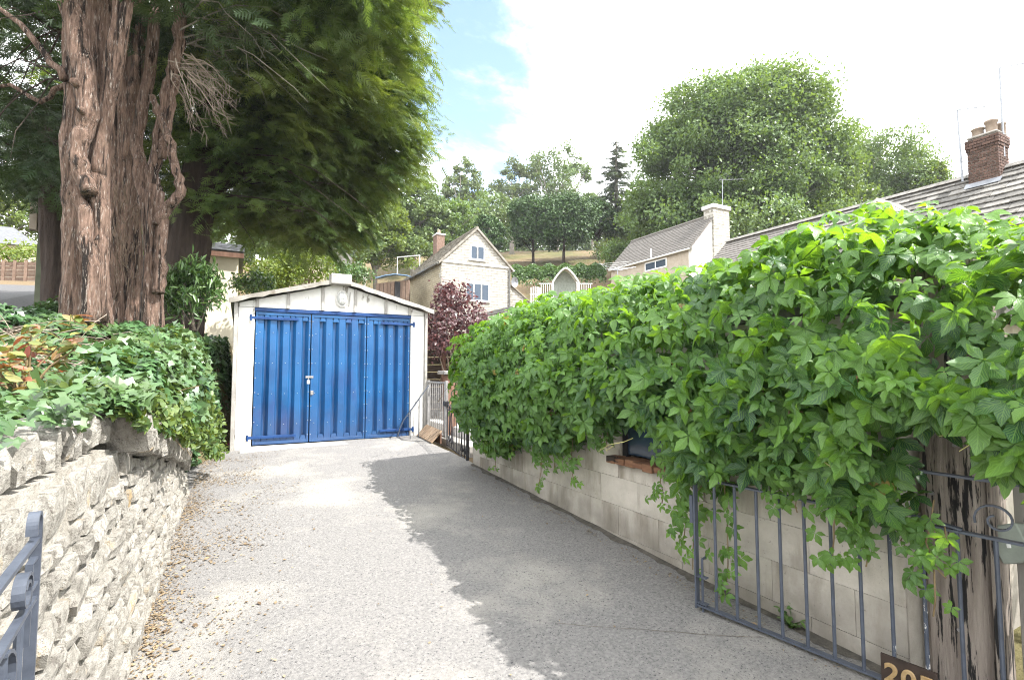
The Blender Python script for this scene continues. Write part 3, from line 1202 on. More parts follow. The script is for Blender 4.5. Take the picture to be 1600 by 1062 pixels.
MB().box((GX0, GY, GF - .05), (DX0 - .012, GY + .08, DTOP + .06), bev=.008).build('pier', M['conc_white'], ga)
MB().box((DX1 + .012, GY, GF - .05), (GX1, GY + .08, DTOP + .06), bev=.008).build('pier', M['conc_white'], ga)
# angle posts on the outer edges
MB().box((GX0 - .055, GY - .035, GF - .1), (GX0 - .002, GY + .09, EAV - .02), bev=.006).build('corner_post', M['conc_grey'], ga)
MB().box((GX1 + .002, GY - .035, GF - .1), (GX1 + .05, GY + .09, EAV - .02), bev=.006).build('corner_post', M['conc_grey'], ga)
gpx = [GX0, DX0 + .02, .66, 1.18, 1.70, 2.22, DX1 - .02, GX1]
for a, b in zip(gpx[:-1], gpx[1:]):
    aa, bb = a + .014, b - .014
    zb = DTOP + .065
    poly = [(aa, GY + .004, zb), (bb, GY + .004, zb), (bb, GY + .004, roof_z(bb) - .02)]
    if aa < GXM < bb:
        poly.append((GXM, GY + .004, roof_z(GXM) - .02))
    poly.append((aa, GY + .004, roof_z(aa) - .02))
    if roof_z(aa) - zb < .03:
        continue
    MB().prism(poly, (0, .06, 0)).build('gable_panel', M['conc_white'], ga)
for k, x in enumerate(gpx[1:-1]):
    MB().box((x - .022, GY - .028, DTOP + .062), (x + .022, GY + .06, roof_z(x) - .015), bev=.005).build('batten', M['conc_grey'], ga)
MB().box((DX0 - .01, GY + .002, DTOP + .005), (DX1 + .01, GY + .07, DTOP + .06), bev=.004).build('lintel', M['blue_trim'], ga)
# side and back walls of stacked panels
for sx, nm in ((GX0 + .0, 'L'), (GX1 - .08, 'R')):
    for k in range(7):
        y0 = GY + .095 + k * .70
        MB().box((sx, y0 + .006, GF - .3), (sx + .08, y0 + .694, EAV - .02), bev=.006).build('side_panel', M['conc_grey'], ga)
MB().box((GX0 + .082, GY + 4.92, GF - .3), (GX1 - .082, GY + 5.0, EAV)).build('back_wall', M['conc_grey'], ga)
# corrugated cement roof, two slopes; corrugations run from ridge to eave
for sg in (-1, 1):
    vs, fs = [], []
    ny_ = 120
    xe = GXM + sg * (GXM - GX0 + .11)
    for j in range(ny_ + 1):
        y = GY - .14 + j * (5.24 / ny_)
        wz = .017 * math.cos(j * math.pi / 2)
        for x in (GXM + sg * .02, xe):
            zz = roof_z(x) + wz + .035
            vs += [(x, y, zz), (x, y, zz + .012)]
    for j in range(ny_):
        a, b = j * 4, j * 4 + 4
        fs += [(a + 1, a + 3, b + 3, b + 1), (a, b, b + 2, a + 2), (a + 2, b + 2, b + 3, a + 3)]
    fs.append((0, 2, 3, 1))
    mb = MB()
    mb.add(vs, fs)
    mb.build('roof_sheet', M['asbestos'], ga)
    # barge flashing over the gable
    p0 = Vector((GXM + sg * .13, GY - .155, roof_z(GXM + sg * .13) - .005))
    p1 = Vector((xe + sg * .02, GY - .155, roof_z(xe + sg * .02) - .005))
    mb = MB()
    k = 16
    top = [p0.lerp(p1, i / k) + Vector((0, 0, .065)) for i in range(k + 1)]
    bot = [p0.lerp(p1, i / k) + Vector((0, 0, .002 + random.uniform(-.016, .012))) for i in range(k + 1)]
    vs = []
    for t_, b_ in zip(top, bot):
        vs += [t_, b_, t_ + Vector((0, .014, 0)), b_ + Vector((0, .014, 0))]
    fs = []
    for i in range(k):
        a = i * 4
        fs += [(a, a + 1, a + 5, a + 4), (a + 2, a + 6, a + 7, a + 3), (a, a + 4, a + 6, a + 2), (a + 1, a + 3, a + 7, a + 5)]
    fs += [(0, 2, 3, 1), (4 * k, 4 * k + 1, 4 * k + 3, 4 * k + 2)]
    mb.add(vs, fs)
    mb.build('barge_strip', M['asbestos'] if sg < 0 else M['conc_grey'], ga)
MB().box((GXM - .165, GY - .19, APX - .045), (GXM + .165, GY + .05, APX + .125), bev=.012).build('ridge_block', M['conc_grey'], ga)
MB().prism([(GXM - .15, GY + .06, APX + .045), (GXM + .15, GY + .06, APX + .045), (GXM, GY + .06, APX + .115)], (0, 5.0, 0)).build('ridge_cap', M['asbestos'], ga)
# threshold slab
mb = MB()
mb.prism([(DX0 - .16, GY - .30, dz(.2, 8.55) - .02), (DX0 - .16, GY - .30, GF + .004), (DX0 - .10, GY + .02, GF + .012), (DX0 - .10, GY + .02, GF - .1)], (DX1 - DX0 + .22, 0, 0))
mb.build('threshold', M['slab'], ga)


def door_leaf(x0, x1, nrib, strap):
    """ribbed steel leaf with an angle frame"""
    z0, z1 = GF + .03, DTOP
    yb, yf = GY + .088, GY + .030
    per = (x1 - x0 - .06) / nrib
    prof = [(x0 + .03, yf)]
    for i in range(nrib):
        a = x0 + .03 + i * per
        prof += [(a + per * .46, yf), (a + per * .56, yb), (a + per * .74, yb), (a + per * .985, yf)]
    prof.append((x1 - .03, yf))
    vs, fs = [], []
    nz = 14
    for j in range(nz + 1):
        zz = z0 + .05 + (z1 - z0 - .10) * j / nz
        for (x, y) in prof:
            dent = .012 * math.exp(-((zz - 1.05) / .22) ** 2) * math.sin(x * 23 + 1.2) + .003 * math.sin(x * 7 + zz * 5)
            vs.append((x, y + dent, zz))
    n = len(prof)
    for j in range(nz):
        for i in range(n - 1):
            fs.append((j * n + i, j * n + i + 1, (j + 1) * n + i + 1, (j + 1) * n + i))
    mb = MB()
    mb.add(vs, fs)
    leaf = mb.build('door', M['blue'], ga)
    mb = MB()
    mb.box((x0 + .004, yf - .012, z0), (x0 + .034, yf + .05, z1), bev=.003).box((x1 - .034, yf - .012, z0), (x1 - .004, yf + .05, z1), bev=.003)
    mb.box((x0 + .034, yf - .010, z0), (x1 - .034, yf + .05, z0 + .05), bev=.003).box((x0 + .034, yf - .010, z1 - .05), (x1 - .034, yf + .05, z1), bev=.003)
    for i in range(nrib):     # folded feet closing the rib ends
        a = x0 + .03 + i * per
        for zz in (z0 + .052, z1 - .115):
            mb.prism([(a + per * .48, yf - .002, zz), (a + per * .97, yf - .002, zz), (a + per * .86, yf - .002, zz + .062), (a + per * .56, yf - .002, zz + .062)], (0, .02, 0))
    mb.build('door_frame', M['blue'], leaf)
    mb = MB()
    for j in range(9):
        zz = z0 + .12 + j * (z1 - z0 - .24) / 8
        for x in (x0 + .019, x1 - .019):
            mb.tube([(x, yf - .020, zz), (x, yf - .010, zz)], [.006, .009], 6)
    for i in range(nrib):
        a = x0 + .03 + i * per
        for j in range(4):
            zz = z0 + .3 + j * .48
            mb.tube([(a + per * .2, yf - .007, zz), (a + per * .2, yf + .004, zz)], [.005, .008], 6)
    r_ = mb.build('rivets', M['rivet'], leaf)
    r_['kind'] = 'stuff'
    if strap:
        for zz in (z1 - .10, z0 + .115):
            if strap < 0:
                a, b = x0 - .085, x0 + .62
            else:
                a, b = x1 - .52, x1 + .085
            mb = MB()
            mb.box((a, yf - .034, zz - .022), (b, yf - .014, zz + .022), bev=.004)
            px_ = a + .02 if strap < 0 else b - .02
            mb.tube([(px_, yf - .03, zz - .045), (px_, yf - .03, zz + .045)], .016, 10)
            mb.build('strap_hinge', M['blue_trim'], leaf)
    return leaf


l1 = door_leaf(DX0, DX0 + .81, 4, -1)
l2 = door_leaf(DX0 + .818, DX0 + 1.70, 4, 0)
l3 = door_leaf(DX0 + 1.706, DX1, 4, 1)
# hasp and padlock between the first two leaves
xh = DX0 + .814
mb = MB()
mb.box((xh - .07, GY + .008, 1.44), (xh + .05, GY + .016, 1.475), bev=.003)
mb.tube([(xh - .03, GY + .006, 1.45), (xh - .03, GY - .03, 1.45), (xh - .03, GY - .03, 1.41)], .006, 6)
mb.build('hasp', M['galv'], l1)
MB().box((xh - .055, GY - .045, 1.345), (xh - .005, GY - .018, 1.41), bev=.006).build('padlock', M['rivet'], l1)
MB().box((xh + .01, GY + .0, 1.17), (xh + .055, GY + .017, 1.24), bev=.004).build('lock_plate', M['galv'], l2)

# bulkhead lamp on the gable
lx_, lz_ = 1.475, 2.755
mb = MB()
ring = []
pts = []
n = 20
for k_, (yy, sc) in enumerate(((GY + .004, 1.0), (GY - .035, 1.0), (GY - .05, .90))):
    pts.append([(lx_ + .098 * sc * math.cos(2 * math.pi * i / n) * (1.0 if math.sin(2 * math.pi * i / n) < 0 else .9), yy, lz_ + .146 * sc * math.sin(2 * math.pi * i / n)) for i in range(n)])
vs = [p for rr in pts for p in rr]
fs = [(k_ * n + i, k_ * n + (i + 1) % n, (k_ + 1) * n + (i + 1) % n, (k_ + 1) * n + i) for k_ in range(2) for i in range(n)] + [tuple(range(2 * n, 3 * n))]
mb.add(vs, fs)
lamp = mb.build('bulkhead_lamp', M['lamp_body'], ga, smooth=False)
vs, fs = [], []
for k_ in range(6):
    a = k_ / 5 * math.pi / 2
    sc, yy = .80 * math.cos(a) + .001, GY - .05 - .055 * math.sin(a)
    vs += [(lx_ + .098 * sc * math.cos(2 * math.pi * i / n), yy, lz_ + .146 * sc * math.sin(2 * math.pi * i / n)) for i in range(n)]
fs = [(k_ * n + i, k_ * n + (i + 1) % n, (k_ + 1) * n + (i + 1) % n, (k_ + 1) * n + i) for k_ in range(5) for i in range(n)] + [tuple(range(5 * n, 6 * n))]
mb = MB()
mb.add(vs, fs)
mb.build('lens', M['lens'], lamp, smooth=True)
mb = MB()
for dx_ in (-.035, .035):
    mb.tube([(lx_ + dx_, GY - .04, lz_ + .11), (lx_ + dx_, GY - .095, lz_ + .07), (lx_ + dx_, GY - .11, lz_), (lx_ + dx_, GY - .095, lz_ - .07), (lx_ + dx_, GY - .04, lz_ - .11)], .005, 6)
mb.tube([(lx_ - .07, GY - .05, lz_), (lx_ - .03, GY - .108, lz_), (lx_ + .03, GY - .108, lz_), (lx_ + .07, GY - .05, lz_)], .005, 6)
mb.build('lamp_guard', M['lamp_body'], lamp)
mb = MB()
mb.tube([(lx_ + .03, GY - .004, lz_ - .11), (lx_ + .08, GY - .006, lz_ - .18), (lx_ + .12, GY - .006, lz_ - .12), (lx_ + .14, GY - .006, lz_ + .12)], .006, 6)
mb.build('lamp_cable', M['conc_grey'], lamp)

# handrail in front of the right pier
hr = thing('handrail', 'thin black iron handrail sloping down in front of the garage right pier', 'handrail', (2.75, 8.5, .4))
h0, h1 = Vector((2.93, 8.62, 1.30)), Vector((2.47, 8.56, .72))
MB().strip([h1 + Vector((-.10, 0, -.28)), h1 + Vector((-.06, 0, -.13)), h1, h0], .035, .012, (0, 1, 0)).build('rail', M['iron'], hr)
for f_ in (.28, .62):
    p = h1.lerp(h0, f_)
    MB().tube([p, (p.x, p.y, dz(2.6, 8.5) - .02)], .007, 6).build('baluster', M['iron'], hr)

# grey bar gate at the foot of the steps
gg = thing('bar_gate', 'narrow grey metal gate of upright bars beside the garage', 'gate', (3.0, 8.4, .4))
A, B = Vector((2.99, 8.80, .46)), Vector((3.02, 7.98, .46))
gh = .93
dirn = (B - A).normalized()
mb = MB()
for p in (A, B):
    mb.box(p + Vector((-.025, -.025, 0)), p + Vector((.025, .025, gh)), bev=.004)
for zz in (.02, gh - .03):
    mb.strip([A + Vector((0, 0, zz)), B + Vector((0, 0, zz))], .03, .03, (0, 0, 1))
mb.build('gate_frame', M['galv'], gg)
for k in range(1, 9):
    p = A.lerp(B, k / 9)
    MB().tube([p + Vector((0, 0, .03)), p + Vector((0, 0, gh - .04))], .009, 6).build('bar', M['galv'], gg)
MB().box(B + Vector((-.04, -.06, .52)), B + Vector((.03, .06, .60)), bev=.006).build('latch', M['black_iron'], gg)

# slanted wooden board at its foot
wb = thing('wooden_ramp', 'small brown plank ramp leaning at the foot of the grey bar gate', 'ramp', (2.88, 8.25, .39))
for k in range(6):
    y0 = 7.98 + k * .13
    MB().prism([(2.78, y0, dz(2.7, y0) + .012), (2.78, y0 + .122, dz(2.7, y0) + .012), (2.955, y0 + .122, dz(2.7, y0) + .19), (2.955, y0, dz(2.7, y0) + .19)], (-.012, 0, .018)).build('plank', M['boardwood'], wb)
MB().box((2.93, 8.0, dz(2.7, 8) - .01), (2.95, 8.74, dz(2.7, 8) + .165)).build('riser', M['brownwood'], wb)


def scroll(mb, c, r0, r1, a0, a1, ux, uz, w=.016, th=.007, wd=None, n=22):
    """flat iron spiral in the plane ux/uz"""
    pts = []
    for i in range(n + 1):
        f_ = i / n
        a = a0 + (a1 - a0) * f_
        r = r0 + (r1 - r0) * f_
        pts.append(Vector(c) + Vector(ux) * (r * math.cos(a)) + Vector(uz) * (r * math.sin(a)))
    mb.strip(pts, w, th, wd if wd is not None else Vector(ux).cross(Vector(uz)))
    return pts


# black scrollwork gate
sg_ = thing('scrollwork_gate', 'low black wrought iron gate with curled tops beside the block wall end', 'gate', (2.9, 7.2, .35))
A, B = Vector((3.0, 7.88, .35)), Vector((2.78, 6.52, .30))
ud = (B - A).normalized()
UZ = Vector((0, 0, 1))
nm_ = ud.cross(UZ)
mb = MB()
mb.strip([A + UZ * .03, B + UZ * .03], .02, .012, nm_)
mb.strip([A, A + UZ * .72], .02, .02, nm_)
mb.build('gate_frame', M['black_iron'], sg_)
Lg = (B - A).length
MB().tube([B - UZ * .05, B + UZ * 1.05], .022, 8).build('gate_post', M['black_iron'], sg_)
for k in range(1, 8):
    p = A + ud * (Lg * k / 8)
    hh = .62 if k % 2 else .70
    mb = MB()
    mb.tube([p + UZ * .03, p + UZ * hh], .007, 6)
    mb.build('bar', M['black_iron'], sg_)
for k in range(7):
    p = A + ud * (Lg * (k + .5) / 8)
    mb = MB()
    scroll(mb, p + UZ * .62, .075, .02, R(200), R(200 - 500), ud, UZ, .012, .006)
    mb.build('scroll', M['black_iron'], sg_)
for k in (0.4, 1.4, 5.6, 6.6):
    p = A + ud * (Lg * (k + .5) / 8)
    mb = MB()
    scroll(mb, p + UZ * .13, .07, .02, R(-20), R(460), ud, UZ, .012, .006)
    mb.build('scroll', M['black_iron'], sg_)
for s_ in (.12, .7):
    mb = MB()
    a_ = A + ud * (Lg * s_)
    mb.tube([a_ + UZ * .10, a_ + ud * .10 + UZ * .50, a_ + ud * .14 + UZ * .58], .007, 6)
    mb.tube([a_ + ud * .28 + UZ * .10, a_ + ud * .18 + UZ * .50, a_ + ud * .14 + UZ * .58], .007, 6)
    mb.build('tie_bar', M['black_iron'], sg_)
# taller scroll piece of the same ironwork behind
mb = MB()
p = at(716, 650, 9.0)
scroll(mb, p + Vector((0, 0, .35)), .09, .02, R(160), R(-380), Vector((.88, -.47, 0)), UZ, .016, .008)
mb.tube([p + Vector((-.06, .03, .36)), p + Vector((-.03, .02, 0)), p + Vector((.06, 0, -.3))], .009, 6)
mb.tube([p + Vector((.0, .0, .30)), p + Vector((.05, 0, 0)), p + Vector((.06, 0, -.75))], .009, 6)
o = mb.build('stair_scroll', M['black_iron'])
tag(o, 'curled black iron stair end seen above the scrollwork gate', 'ironwork')

# brown newel post with a flat cap
nw = thing('newel_post', 'brown wooden post with a flat pale cap behind the grey bar gate', 'post', tuple(at(703, 690, 9.3)))
c_ = Vector(nw.location)
MB().box((c_.x - .10, c_.y - .10, .3), (c_.x + .10, c_.y + .10, 1.49), bev=.012).build('shaft', M['brownwood'], nw)
MB().box((c_.x - .19, c_.y - .17, 1.492), (c_.x + .19, c_.y + .17, 1.56), bev=.012).build('cap', M['galv'], nw)

# dark boarded fence beyond
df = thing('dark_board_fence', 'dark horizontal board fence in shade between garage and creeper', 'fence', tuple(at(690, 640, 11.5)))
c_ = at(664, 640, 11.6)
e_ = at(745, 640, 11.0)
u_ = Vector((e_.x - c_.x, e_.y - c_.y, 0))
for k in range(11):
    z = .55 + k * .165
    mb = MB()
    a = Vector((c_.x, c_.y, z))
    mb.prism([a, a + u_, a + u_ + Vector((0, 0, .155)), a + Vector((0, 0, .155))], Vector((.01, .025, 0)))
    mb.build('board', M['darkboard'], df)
for f_ in (.35, .98):
    a = Vector((c_.x, c_.y, .3)) + u_ * f_
    MB().box(a + Vector((-.045, -.06, 0)), a + Vector((.045, -.006, 2.2))).build('fence_post', M['brownwood'], df)
# stone steps / path seen through the bars
st = thing('garden_steps', 'pale stone steps climbing behind the two small gates', 'steps', (3.6, 8.2, .3))
for k in range(4):
    MB().box((3.10 + k * .30, 7.2 + k * .55, .2), (5.0, 10.2, .42 + k * .15 - .003 * k), bev=.01).build('step', M['slab'] if k % 2 else M['conc_grey'], st)

# pink litter by the garage corner
mb = MB()
p = gnd(345, 700)
for k in range(5):
    a = Vector((p.x + random.uniform(-.05, .07), p.y + random.uniform(-.06, .06), p.z + .015 + random.uniform(0, .03)))
    mb.add([a, a + Vector((.06, .02, .03)), a + Vector((.08, .07, .008)), a + Vector((.01, .05, .025))], [(0, 1, 2), (0, 2, 3)])
o = mb.build('plastic_litter', M['pink'])
tag(o, 'crumpled pink plastic litter by the garage left corner', 'litter')


# ------------------------------------------------------------------ the two entrance gates
def iron_gate(name, label, H0, H1, hb, hm, ht, nbars, parent_loc, loop_at, flaky=None, bw=.034):
    """flat-bar gate from H0 to H1 (ground points); heights of the bottom, middle and upper rails"""
    g = thing(name, label, 'gate', parent_loc, 'iron drive gates')
    H0, H1 = Vector(H0), Vector(H1)
    u = (H1 - H0)
    Ln = u.length
    u.normalize()
    n_ = u.cross(UZ).normalized()
    up = lambda p, z: Vector((p.x, p.y, p.z + z))
    for z, w_ in ((hb, bw), (hm, bw), (ht, bw)):
        MB().strip([up(H0, z), up(H1, z)], w_, .010, n_).build('rail', M['iron'], g)
    for p in (H0, H1):
        MB().strip([up(p, hb - .02), up(p, ht + .02)], bw + .004, .010, n_).build('stile', M['iron'], g)
    for k in range(1, nbars):
        p = H0 + u * (Ln * k / nbars)
        MB().tube([up(p, hb), up(p, hm)], .0085, 8).build('bar', M['iron_flaky'] if flaky and k in flaky else M['iron'], g)
    # rolled loop on a stile top
    for q, sgn in loop_at:
        p = H0 if q == 0 else H1
        r = .022
        pts = [up(p, ht + .0)] + [up(p, ht + .035)]
        for i in range(13):
            a = math.pi * i / 12
            pts.append(up(p, ht + .035 + r * 1.3 * math.sin(a)) + u * (sgn * (r - r * math.cos(a))))
        pts.append(up(p, ht + .02) + u * (sgn * 2 * r))
        MB().strip(pts, bw + .004, .008, n_).build('loop', M['iron'], g)
    return g, u, n_, Ln


hz = lambda p: Vector((p[0], p[1], dz(p[0], p[1])))
G0, G1 = hz((2.435, 2.24)), hz((2.785, .72))
rg, u, n_, Ln = iron_gate('drive_gate', 'dark iron drive gate open against the block wall, carrying the number plate', G0, G1, .035, .77, 1.0, 13, tuple(G1), [(1, -1)], flaky=(8, 9, 12))
up = lambda p, z: Vector((p.x, p.y, p.z + z))
# swept bar and scrolls between the two rails
mb = MB()
a = G0 + u * (Ln * .40)
b = G0 + u * (Ln * .78)
mb.strip([up(a, .985), up(a + u * .08, .95), up(a + u * .22, .87), up(a + u * .36, .81), up(b, .78)], .03, .009, n_)
mb.build('swept_bar', M['iron'], rg)
for (f_, zc, r_, a0, a1) in ((.37, .845, .065, 180, -330), (.44, .87, .055, 0, 480), (.58, .845, .06, 190, -330), (.85, .845, .070, 200, -250), (.93, .86, .06, -20, 460)):
    mb = MB()
    scroll(mb, up(G0 + u * (Ln * f_), zc), r_, .018, R(a0), R(a1), u, UZ, .020, .007)
    mb.build('scroll', M['iron'], rg)
# drop bolt
p = G0 + u * .035 + n_ * .0
mb = MB()
mb.tube([up(p, -.03), up(p, .30)], .007, 8)
mb.tube([up(p, .30), up(p + u * .0 - n_ * .05, .305)], .007, 8)
for z in (.05, .20):
    mb.strip([up(G0, z), up(p + u * .03, z)], .035, .006, n_)
mb.build('drop_bolt', M['iron'], rg)
MB().box(up(G0, .50) + Vector((-.012, -.012, 0)) - u * .02, up(G0, .66) + Vector((.006, .012, 0)) - u * .02).build('lock_box', M['iron'], rg)
# strap hinge on the post
mb = MB()
p = G1
mb.prism([up(p, .80), up(p + u * .02, .80), up(p + u * .02, .93), up(p, .93)], n_ * -.06)
mb.build('hinge', M['black_iron'], rg)
# number plate 205
pA, pB = onX(1378, 1030, 2.74), None
fA, fB = .585, .715
side = -n_ if (-n_).dot(Vector((0, 0, EYE)) - G0) > 0 else n_
c0 = up(G0 + u * (Ln * fA), .03) + side * .022
c1 = up(G0 + u * (Ln * fB), .03) + side * .022
plate = MB().prism([c0, c1, up(c1, .125), up(c0, .125)], side * -.012).build('number_plate', M['plate'], rg)
bpy.context.view_layer.update()
for k, ch in enumerate('205'):
    cu = bpy.data.curves.new('digit', 'FONT')
    cu.body = ch
    cu.size = .112
    cu.extrude = .003
    cu.bevel_depth = .0012
    cu.offset = .002
    cu.align_x = 'CENTER'
    cu.materials.append(M['brass'])
    d = bpy.data.objects.new('digit', cu)
    link(d)
    d.parent = plate
    p = c0.lerp(c1, (k + .5) / 3 * .92 + .04) + side * .005 + UZ * .018
    d.location = p - wloc(plate)
    # text x along the plate as read from the drive side
    xa = (c1 - c0).normalized()
    if xa.cross(UZ).dot(side) < 0:
        xa = -xa
    za = side
    ya = za.cross(xa).normalized()
    d.rotation_euler = Matrix((xa, ya, za)).transposed().to_euler()
    bpy.context.view_layer.update()
    me = bpy.data.meshes.new_from_object(d.evaluated_get(bpy.context.evaluated_depsgraph_get()))
    dm = bpy.data.objects.new('digit_' + {'2': 'two', '0': 'zero', '5': 'five'}[ch], me)
    link(dm)
    dm.parent = plate
    dm.location = d.location
    dm.rotation_euler = d.rotation_euler
    bpy.data.objects.remove(d)

L0, L1 = hz((-.40, 1.57)), hz((-.285, .20))
lg, u2, n2, Ln2 = iron_gate('drive_gate', 'dark iron drive gate with a rolled top loop folded back by the stone wall', L0, L1, .05, .985, 1.115, 12, tuple(L1), [(0, 1)], bw=.017)
for (f_, zc, r_, a0, a1) in ((.075, 1.035, .040, 180, -330), (.17, .90, .075, 80, 480), (.32, .90, .075, 190, -330), (.48, .90, .075, 0, 480)):
    mb = MB()
    scroll(mb, up(L0 + u2 * (Ln2 * f_), zc), r_, .018, R(a0), R(a1), u2, UZ, .022, .007)
    mb.build('scroll', M['iron'], lg)
mb = MB()
a = L0 + u2 * .10
a = L0 + u2 * .05
mb.strip([up(L0, 1.075), up(a, 1.075), up(a, .90)], .014, .006, n2)
mb.strip([up(L0, 1.02), up(a + u2 * .015, 1.02)], .018, .006, n2)
mb.build('latch', M['iron'], lg)

# ------------------------------------------------------------------ timber post, boards and offcut on the right
pp = thing('timber_post', 'thick weathered timber post with peeling black paint behind the right gate', 'post', (2.975, 1.15, 0))
vs, fs = [], []
nseg, nring = 28, 26
for j in range(nring + 1):
    z = -.1 + 2.15 * j / nring
    for i in range(nseg):
        a = 2 * math.pi * i / nseg
        q_ = (abs(math.cos(a)) ** 5 + abs(math.sin(a)) ** 5) ** (-1 / 5)
        r = .128 * q_ * (1 + .018 * math.sin(i * 5.1 + .6 * math.sin(z * 2)) + .012 * math.sin(i * 9.7 + z))
        vs.append((2.975 + r * math.cos(a), 1.15 + r * math.sin(a), z))
for j in range(nring):
    for i in range(nseg):
        fs.append((j * nseg + i, j * nseg + (i + 1) % nseg, (j + 1) * nseg + (i + 1) % nseg, (j + 1) * nseg + i))
fs.append(tuple(range(nring * nseg, (nring + 1) * nseg)))
MB().add(vs, fs).build('shaft', M['post'], pp)
for p_ in (onX(1492, 695, 2.847), onX(1500, 983, 2.847), onX(1456, 770, 2.847)):
    MB().tube([p_ - Vector((.01, 0, 0)), p_ + Vector((.02, 0, 0))], [.008, .011], 8).build('bolt', M['galv'], pp)
MB().box((2.85, 1.0, -.05), (2.89, 1.018, 1.75), bev=.003).build('edge_batten', M['post'], pp)
gbd = thing('board_fence', 'pale grey weathered upright boards to the right of the timber post', 'fence', (3.05, .4, 0))
y = .99
k = 0
while y > -.35:
    w_ = random.uniform(.085, .125)
    MB().box((3.00 + random.uniform(0, .012), y - w_, -.05), (3.025, y - .006, 1.62 + random.uniform(-.03, .03)), bev=.003).build('board', M['greyboard'], gbd)
    y -= w_
for z in (.4, 1.3):
    MB().box((3.03, -.4, z), (3.07, .98, z + .08)).build('fence_rail', M['greyboard'], gbd)
bx = thing('wooden_block', 'tilted grey green wooden block fixed beside the post under the hinge', 'block', tuple(onX(1583, 850, 2.93)))
p = Vector(bx.location)
MB().box(p + Vector((-.04, -.055, -.075)), p + Vector((.08, .055, .075)), rot=Euler((R(-24), R(10), 0)), bev=.006).build('block_body', M['greypaint'], bx)
MB().box(p + Vector((-.047, -.007, -.008)), p + Vector((-.0405, .007, .010)), rot=Euler((R(-14), R(10), 0)), bev=.002).build('number_tag', M['white'], bx)

# ------------------------------------------------------------------ Virginia creeper over the block building
cr = thing('virginia_creeper', 'lush green five-fingered creeper smothering the block wall and roof on the right', 'climbing plant', (3.3, 3.6, .2))
bot_px = [(735, 665), (752, 698), (782, 708), (805, 688), (825, 678), (848, 708), (885, 700), (900, 660), (940, 680), (965, 640), (1000, 640), (1045, 690), (1060, 730), (1090, 770), (1120, 745), (1150, 735), (1200, 745), (1260, 755), (1300, 790),
          (1340, 830), (1390, 800), (1420, 790), (1440, 745), (1455, 690), (1480, 640), (1540, 635), (1560, 720), (1600, 740)]
bp = [onX(px_, py_, 2.50) for px_, py_ in bot_px]
bY = np.array([p.y for p in bp])[::-1]
bZ = np.array([p.z for p in bp])[::-1]
crest_px = [(722, 575), (735, 532), (790, 496), (850, 468), (950, 442), (1090, 414), (1150, 399), (1200, 384), (1250, 367), (1300, 348), (1400, 315), (1440, 306), (1500, 318), (1600, 330)]
cp = [onX(px_, py_, 3.0) for px_, py_ in crest_px]
cY = np.array([p.y for p in cp])[::-1]
cZ = np.array([p.z for p in cp])[::-1]


def cross(y, w):
    """section of the green mass: w 0 (hem of the curtain) .. 1 (back on the roof); returns points and outward normals"""
    zb = np.interp(y, bY, bZ)
    zc = np.interp(y, cY, cZ) - .08
    endf = np.clip((6.38 - y) / 1.0, 0, 1) ** .5
    x0 = 2.56 - .10 * endf
    zs = zc - .72 * endf
    X = np.zeros_like(y)
    Z = np.zeros_like(y)
    NX = np.zeros_like(y)
    NZ = np.zeros_like(y)
    a = w < .45
    t = w / .45
    bulge = .16 * np.sin(np.clip(t, 0, 1) * math.pi * .5) * endf
    X = np.where(a, x0 - bulge, X)
    Z = np.where(a, zb + (zs - zb) * t, Z)
    NX = np.where(a, -1.0, NX)
    NZ = np.where(a, .15, NZ)
    b = (w >= .45) & (w < .78)
    th = np.clip((w - .45) / .33, 0, 1) * math.pi / 2
    xr = 3.05
    X = np.where(b, xr - (xr - x0 + .16 * endf) * np.cos(th), X)
    Z = np.where(b, zs + (zc - zs) * np.sin(th), Z)
    NX = np.where(b, -np.cos(th), NX)
    NZ = np.where(b, np.sin(th) + .1, NZ)
    c = w >= .78
    t = np.clip((w - .78) / .22, 0, 1)
    X = np.where(c, xr + t * 2.3, X)
    Z = np.where(c, zc - .10 * t + .05 * np.sin(t * 9 + y * 3), Z)
    NX = np.where(c, -.15, NX)
    NZ = np.where(c, 1.0, NZ)
    return X, Z, NX, NZ


nL = 7600
y_ = .25 + (rng.random(nL) ** 1.08) * 5.98
w_ = rng.random(nL) ** .92
X, Z, NX, NZ = cross(y_, w_)
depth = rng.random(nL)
off = (depth - .75) * .34 + .05 * lump(y_ * 2.5, Z * 3)
P = np.stack([X + NX * off, y_ + rng.normal(0, .03, nL), Z + NZ * off * .8], -1)
# rounded far end
far = np.clip((y_ - 5.6) / .6, 0, 1)
Nn = np.stack([NX, -.25 + .9 * far, NZ + .22], -1) + rng.normal(0, .50, (nL, 3))
Nn = norm(Nn)
A = np.stack([-.35 + rng.normal(0, .5, nL), rng.normal(0, .75, nL), -1.0 + rng.normal(0, .35, nL)], -1)
A = A - Nn * (A * Nn).sum(-1, keepdims=True)
A = norm(A)
S = rng.uniform(.12, .255, nL) * np.where(rng.random(nL) < .25, .55, 1.0)
rnd = np.clip(.05 + .42 * depth + rng.normal(0, .20, nL) + .25 * (S < .13) + .28 * np.clip((w_ - .5) / .2, 0, 1), 0, 1)  # inner leaves painted darker as shade; crest lighter for young growth and transmitted sun

